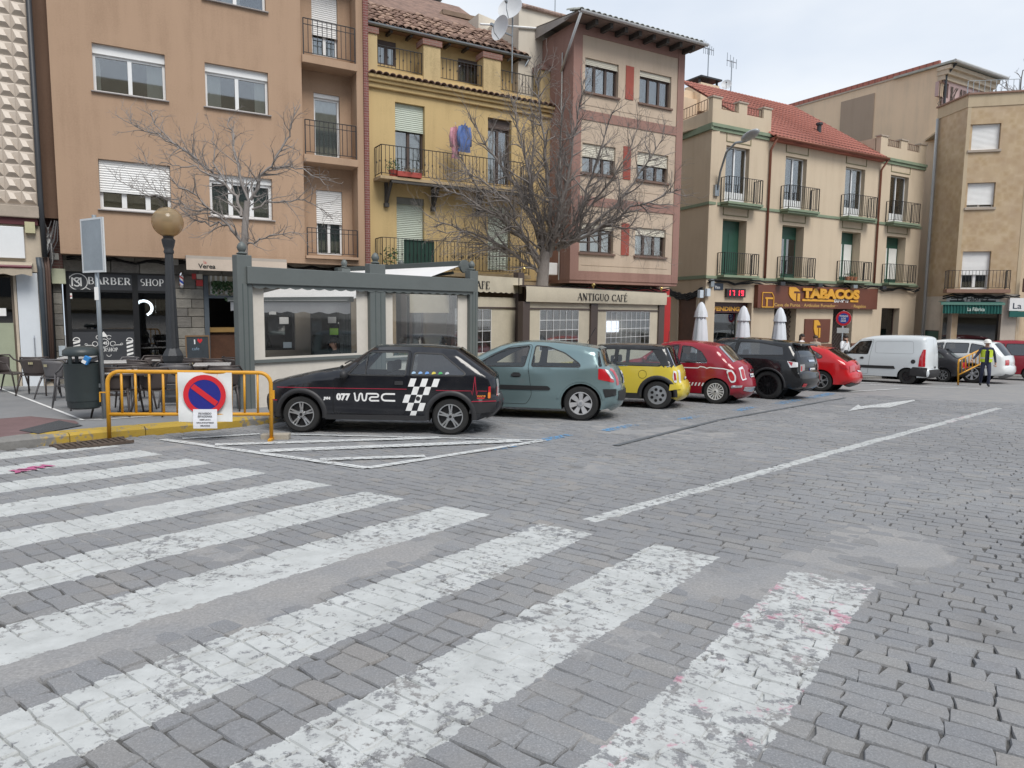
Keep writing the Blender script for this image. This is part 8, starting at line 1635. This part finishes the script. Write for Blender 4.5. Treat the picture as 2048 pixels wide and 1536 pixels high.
# ---------------------------------------------------------------- cars beyond the van
OLDC = paint('dark_old_paint', (.03,.03,.034), .3)
sil = [(.15,.22,'f'),(.02,.3,'f'),(.0,.5,'f'),(.06,.66,'n'),(.2,.74,'h'),(.7,.85,'h'),(1.15,.92,'h'),(1.3,.95,'w'),(1.75,1.29,'w'),(1.88,1.33,'r'),(2.4,1.37,'r'),(3.0,1.34,'r'),(3.1,1.31,'g'),(3.5,1.0,'g'),(3.6,.96,'t'),(3.75,.9,'t'),(3.8,.62,'t'),(3.86,.56,'b'),(3.87,.42,'b'),(3.7,.28,'b')]
c = Car('hatchback_car', 'dark old car mostly hidden between the white van and white estate', cpos(1884, 764), -50, sil, 1.62, (.75,3.15), .28, .9, OLDC, .3, .14, .08, arch=.315, sill=.25)
c.sides([[(1.45,.93),(1.78,1.25),(2.3,1.29),(2.26,.93)], [(2.34,.93),(2.37,1.29),(2.9,1.26),(3.2,.98)]], []); std_wrap(c, {'b': BLKPL}, .88); c.guts(); c.wheels((8,'thin')); c.wpatch('rear_lamp', 't', .45, .95, -.98, -.6, REDL, .01); c.wpatch('rear_lamp', 't', .45, .95, .6, .98, REDL, .01); c.plate('t', .6, .9, .34, 'M 4812 XK')
WSUV = paint('white_suv_paint', (.68,.7,.7), .2)
sil = [(.2,.3,'f'),(.03,.4,'f'),(.0,.65,'f'),(.06,.88,'n'),(.25,.98,'h'),(.9,1.1,'h'),(1.4,1.15,'h'),(1.6,1.2,'w'),(2.2,1.6,'w'),(2.35,1.66,'r'),(2.9,1.72,'r'),(3.8,1.7,'r'),(4.45,1.62,'r'),(4.55,1.57,'g'),(4.86,1.18,'g'),(4.92,1.1,'t'),(4.98,.9,'t'),(4.98,.72,'t'),(5.03,.66,'b'),(5.04,.5,'b'),(4.95,.36,'b'),(4.75,.3,'b')]
c = Car('estate_car', 'large white utility estate behind the worker in the vest', cpos(1942, 766), -47, sil, 1.95, (.95,3.93), .37, lambda x: 1.08+.03*x/5, WSUV, .3, .16, .14, arch=.41, sill=.33, bf=.14)
c.sides([[(1.8,1.16),(2.25,1.53),(2.85,1.6),(2.8,1.18)], [(2.88,1.18),(2.93,1.6),(3.75,1.59),(3.72,1.2)], [(3.8,1.2),(3.83,1.585),(4.25,1.5),(4.5,1.25)]], [[(1.75,1.1),(1.68,.55),(1.8,.42),(2.8,.42),(2.84,1.1),(2.89,1.64),(2.2,1.58)]], glassm={1: CGLD, 2: CGLD})
std_wrap(c, {}, .86); c.guts(); c.wheels((6,'fat')); c.flare(.05, M('grey_clad', (.14,.14,.14), .6), .01); c.wpatch('rear_lamp', 't', .25, .6, -.98, -.6, REDL, .01); c.wpatch('rear_lamp', 't', .25, .6, .6, .98, REDL, .01); c.plate('t', .6, .9, .27, '0862 GZM'); c.wpatch('lower_bumper', 'b', .5, .95, -.98, .98, M('grey_clad'), .01)
for s in (-1, 1): c.patch('chrome_strip', [(1.7,.62),(4.5,.62),(4.5,.65),(1.7,.65)], CHROME, s, .01)
sil = [(.2,.25,'f'),(.03,.35,'f'),(.0,.55,'f'),(.06,.75,'n'),(.2,.86,'h'),(.7,1.0,'h'),(1.0,1.06,'h'),(1.15,1.1,'w'),(1.75,1.6,'w'),(1.9,1.68,'r'),(2.5,1.74,'r'),(3.5,1.72,'r'),(3.95,1.66,'r'),(4.02,1.6,'g'),(4.15,1.1,'g'),(4.18,1.0,'t'),(4.2,.65,'t'),(4.26,.6,'b'),(4.27,.42,'b'),(4.05,.28,'b')]
c = Car('people_carrier', 'dark red people carrier cut by the right edge', cpos(2060, 762), -40, sil, 1.75, (.85,3.4), .31, 1.05, WINE, .2, .16, .1, arch=.345, sill=.28)
c.sides([[(1.35,1.1),(1.78,1.55),(2.4,1.6),(2.36,1.1)], [(2.44,1.1),(2.48,1.6),(3.2,1.6),(3.16,1.1)], [(3.25,1.1),(3.28,1.6),(3.8,1.55),(3.9,1.12)]], [], glassm={0: CGLD, 1: CGLD, 2: CGLD}); std_wrap(c, {'g_glass': CGLD}, .88); c.guts(); c.wheels((8,'thin'))
# ================================================================== people
SKIN = M('skin', (.42,.25,.18), .6, var=.06)
STAND = dict(pel=(0,0,.93), spi=(0,0,1.12), che=(0,0,1.31), nek=(0,.005,1.46), hed=(0,-.015,1.55), crw=(0,-.005,1.655), shL=(.17,0,1.39), elL=(.22,.02,1.13), wrL=(.23,-.06,.9), haL=(.23,-.08,.83), shR=(-.17,0,1.39), elR=(-.22,.02,1.13), wrR=(-.23,-.06,.9), haR=(-.23,-.08,.83), hiL=(.085,0,.88), knL=(.1,-.02,.49), anL=(.1,.02,.08), toL=(.11,-.13,.04), hiR=(-.085,0,.88), knR=(-.1,-.02,.49), anR=(-.1,.02,.08), toR=(-.11,-.13,.04))
SIT = dict(STAND, pel=(0,0,.52), spi=(0,.01,.7), che=(0,-.02,.9), nek=(0,-.04,1.05), hed=(0,-.07,1.14), crw=(0,-.06,1.245), shL=(.17,-.02,.98), elL=(.22,-.1,.74), wrL=(.12,-.3,.78), haL=(.08,-.36,.79), shR=(-.17,-.02,.98), elR=(-.22,-.1,.74), wrR=(-.12,-.3,.78), haR=(-.08,-.36,.79), hiL=(.085,-.02,.5), knL=(.11,-.42,.5), anL=(.11,-.42,.09), toL=(.11,-.56,.04), hiR=(-.085,-.02,.5), knR=(-.11,-.42,.5), anR=(-.11,-.42,.09), toR=(-.11,-.56,.04))
BONES = [('pel','spi','top'),('spi','che','top'),('che','nek','top'),('nek','hed','skin'),('hed','crw','skin'),('che','shL','top'),('shL','elL','top'),('elL','wrL','sleeve'),('wrL','haL','skin'),('che','shR','top'),('shR','elR','top'),('elR','wrR','sleeve'),('wrR','haR','skin'),('pel','hiL','leg'),('hiL','knL','leg'),('knL','anL','leg'),('anL','toL','shoe'),('pel','hiR','leg'),('hiR','knR','leg'),('knR','anR','leg'),('anR','toR','shoe')]
RADII = dict(pel=(.15,.115), spi=(.135,.1), che=(.155,.115), nek=(.055,.055), hed=(.075,.088), crw=(.07,.08), sh=(.07,.065), el=(.047,.047), wr=(.034,.034), ha=(.04,.025), hi=(.095,.09), kn=(.062,.062), an=(.045,.05), to=(.045,.035))
def person(label, pos, yaw, pose, top, leg, shoe, hairm, hair='short', sleeve=None, scale=1.0):
    o = thing('person', label, 'person', Matrix.Translation(pos) @ Matrix.Rotation(rad(yaw), 4, 'Z') @ Matrix.Scale(scale, 4)); keys = list(pose); me = bpy.data.meshes.new('body'); me.from_pydata([pose[k] for k in keys], [(keys.index(a), keys.index(b)) for a, b, _ in BONES], [])
    tmp = bpy.data.objects.new('body', me); COL.objects.link(tmp); sk = tmp.modifiers.new('skin', 'SKIN'); sk.use_smooth_shade = True; sub = tmp.modifiers.new('sub', 'SUBSURF'); sub.levels = 2; sub.render_levels = 2
    if not me.skin_vertices:
        bm = bmesh.new(); bm.from_mesh(me); bm.verts.layers.skin.verify(); bm.to_mesh(me); bm.free()
    for i, k in enumerate(keys): r = RADII.get(k) or RADII[k[:2]]; v = me.skin_vertices[0].data[i]; v.radius = r; v.use_root = (k == 'pel')
    bpy.context.view_layer.update(); m2 = bpy.data.meshes.new_from_object(tmp.evaluated_get(bpy.context.evaluated_depsgraph_get())); bpy.data.objects.remove(tmp)
    MT = {'skin': SKIN, 'top': top, 'sleeve': sleeve or top, 'leg': leg, 'shoe': shoe}; order = list(MT)
    m2.materials.clear()
    for k in order: m2.materials.append(MT[k])
    seg = [(Vector(pose[a]), Vector(pose[b]), t) for a, b, t in BONES]
    for f in m2.polygons:
        p = f.center; best = None
        for a, b, t in seg:
            d = b-a; u = max(0, min(1, (p-a).dot(d)/d.length_squared)); q = (p-a-d*u).length
            if best is None or q < best[0]: best = (q, t)
        f.material_index = order.index(best[1]); f.use_smooth = True
    link('body', m2, o); hd, cr = Vector(pose['hed']), Vector(pose['crw']); ce = (hd+cr)/2+Vector((0,.012,.03))
    D = Matrix.Translation(ce) @ Matrix.Diagonal((.092,.104,.1,1)); MB().lathe([(1.0,-.15),(1.03,.1),(.95,.45),(.7,.78),(.35,.96),(.001,1.03)], n=16, m=D).build('hair', hairm, o, smooth=1)
    MB().lathe([(.9,-.75),(1.02,-.4),(1.0,0)], n=12, m=Matrix.Translation(ce+Vector((0,.03,0))) @ Matrix.Diagonal((.088,.085,.1,1)), close=True).build('hair', hairm, o, smooth=1) if hair != 'cap' else None
    if hair == 'long': MB().grid(lambda a, b: (ce.x+.1*sin((a-.5)*3.2)*(1+.2*b), ce.y+.03+.085*cos((a-.5)*3.2), ce.z+.02-.36*b), 8, 6).build('hair', hairm, o, smooth=1).modifiers.new('t','SOLIDIFY').thickness = .03
    if hair == 'bun': MB().lathe([(.001,-.04),(.035,-.02),(.04,.01),(.001,.045)], tuple(ce+Vector((0,.03,.12))), 10).build('hair', hairm, o, smooth=1)
    f = MB().box(-.012,.012,hd.y-.098,hd.y-.07,hd.z+.0,hd.z+.045); f.v = [(x+hd.x, y, z) for x, y, z in f.v]; f.build('nose', SKIN, o, bevel=.004)
    for s in (-1, 1): MB().lathe([(.001,-.008),(.01,0),(.001,.008)], (hd.x+s*.03, hd.y-.078, hd.z+.055), 8).build('eye', BLACK, o); MB().lathe([(.001,-.03),(.014,-.01),(.016,.015),(.001,.032)], (hd.x+s*.083, hd.y+.015, hd.z+.035), 8).build('ear', SKIN, o)
    MB().box(hd.x-.022, hd.x+.022, hd.y-.086, hd.y-.078, hd.z-.03, hd.z-.02).build('mouth', M('lip', (.3,.1,.09), .5), o)
    for S in 'LR':
        w, h = Vector(pose['wr'+S]), Vector(pose['ha'+S]); d = (h-w).normalized(); sd = d.cross(Vector((0,1,.1))).normalized(); mb = MB()
        for k, (q, l) in enumerate(((-.026,.055),(-.009,.068),(.009,.064),(.024,.05))): a = h+d*.02+sd*q; b = a+d*l*.55; c_ = b+d*l*.35+d.cross(sd)*.018; mb.tube([a, b, c_], [.0095,.009,.007], 6)
        a = h-d*.01+sd*(-.034 if S == 'L' else .034); mb.tube([a, a+d*.03+sd*(-.018 if S == 'L' else .018), a+d*.06+sd*(-.016 if S == 'L' else .016)], [.011,.01,.008], 6); mb.build('fingers', SKIN, o, smooth=1)
    return o
NAVY = M('navy_overall', (.025,.03,.06), .85, var=.15); DKH = M('dark_hair', (.02,.014,.011), .6, var=.2); BRH = M('brown_hair', (.05,.028,.018), .6, var=.2); SHOE = M('dark_shoe', (.02,.02,.02), .7)
# worker with helmet and high visibility vest, mid stride
p = gnd(1968, 774); WK = dict(STAND, knL=(.1,-.16,.5), anL=(.1,-.1,.1), toL=(.11,-.24,.06), knR=(-.1,.02,.49), anR=(-.1,.2,.13), toR=(-.1,.1,.05), elR=(-.3,-.05,1.16), wrR=(-.44,-.16,1.0), haR=(-.48,-.2,.95), elL=(.26,.06,1.14), wrL=(.3,.04,.9), haL=(.3,.02,.82))
wk = person('walking worker in white helmet, yellow vest and navy overalls', p, -25, WK, NAVY, NAVY, SHOE, WHITE, 'cap', scale=1.0)
HV = M('hivis_yellow', (.5,.62,.04), .7, var=.06)
def vest(u, v):
    a = rad(25+310*u)-pi/2+pi; r = 1+.05*sin(v*3); return (.185*r*sin(a-pi)*-1*(1-.1*v), .145*r*cos(a-pi)*1.0, .93+.46*v)
MB().grid(lambda u, v: (.192*cos(rad(-70+320*u)), .15*sin(rad(-70+320*u)), .92+.44*v), 22, 5).build('vest', HV, wk, smooth=1); MB().grid(lambda u, v: (.196*cos(rad(-70+320*u)), .154*sin(rad(-70+320*u)), 1.04+.045*v), 22, 1).build('reflective_band', M('reflective_grey', (.6,.6,.6), .3), wk, smooth=1)
for s in (-1, 1): MB().bar((s*.09,-.125,1.33),(s*.09,.1,1.45),.1,.012).build('vest_strap', HV, wk)
ce = Vector(WK['crw'])+Vector((0,-.005,-.03)); MB().lathe([(1.25,-.1),(1.22,0),(1.02,.05),(1.0,.4),(.85,.8),(.5,1.1),(.001,1.22)], n=18, m=Matrix.Translation(ce) @ Matrix.Diagonal((.12,.14,.105,1))).build('helmet', M('helmet_white', (.75,.74,.7), .35), wk, smooth=40)
def onpave(px, Y): d = at_depth(px, 640, Y); return Vector((d.x, d.y, G(d.x, d.y)+PV_))
TALK = dict(STAND, elR=(-.22,-.08,1.16), wrR=(-.08,-.22,1.2), haR=(-.04,-.24,1.24)); PHONE = dict(STAND, elR=(-.24,-.06,1.14), wrR=(-.1,-.2,1.38), haR=(-.05,-.16,1.46), hed=(0,-.04,1.54), crw=(0,-.05,1.64), elL=(.24,-.02,1.14), wrL=(.34,-.16,1.0), haL=(.37,-.2,.95))
person('woman with long dark hair and white top by the brown panel', onpave(1606, 28.6), 50, TALK, M('white_top', (.68,.64,.64), .85), NAVY, SHOE, DKH, 'long'); person('person in a beige jumper beside the long haired woman', onpave(1633, 28.4), -30, STAND, M('beige_jumper', (.4,.34,.28), .9, var=.1), M('black_trousers', (.02,.02,.022), .9), SHOE, BRH, 'short', scale=.97); person('person in a white shirt and dark trousers behind the round sign', onpave(1692, 28.0), 25, PHONE, M('white_shirt', (.72,.73,.75), .85), M('black_trousers'), SHOE, DKH, 'short')
# guests inside the grey terrace
def guest(px, y, yaw, label, top, hairm, hair, scale=1.0):
    u = FE.uv(px, 680, y)[0]; w = FE.w(u, y, 0); m = Matrix.Translation((w.x, w.y, G(w.x, w.y)+PV_)) @ Matrix.Rotation(rad(yaw), 4, 'Z')
    o = person(label, m.translation, yaw, SIT, top, NAVY, SHOE, hairm, hair, scale=scale)
    ch = copy_tree(cproto[CHM.name], m @ Matrix.Translation((0,.02,0)) @ Matrix.Rotation(pi, 4, 'Z')); ch['label'] = 'terrace chair inside the grey enclosure, under the ' + label.split(' seated')[0]; ch['group'] = 'chairs inside the grey enclosure'; return o
guest(674, 1.3, -60, 'dark haired guest in black seated behind the plastic', M('black_coat', (.015,.015,.018), .9), DKH, 'long'); guest(722, 1.1, 60, 'guest in grey seated near the middle grey post', M('grey_top', (.2,.19,.19), .9), BRH, 'short'); guest(806, 1.5, -20, 'guest in teal jersey and beanie seated behind the right window', M('teal_jersey', (.06,.2,.2), .85, var=.2, vs=8), M('beanie_grey', (.06,.055,.05), .95), 'cap'); guest(884, 1.2, 160, 'guest with a hair bun seated with their back to us', M('dark_knit', (.04,.04,.045), .95), DKH, 'bun')
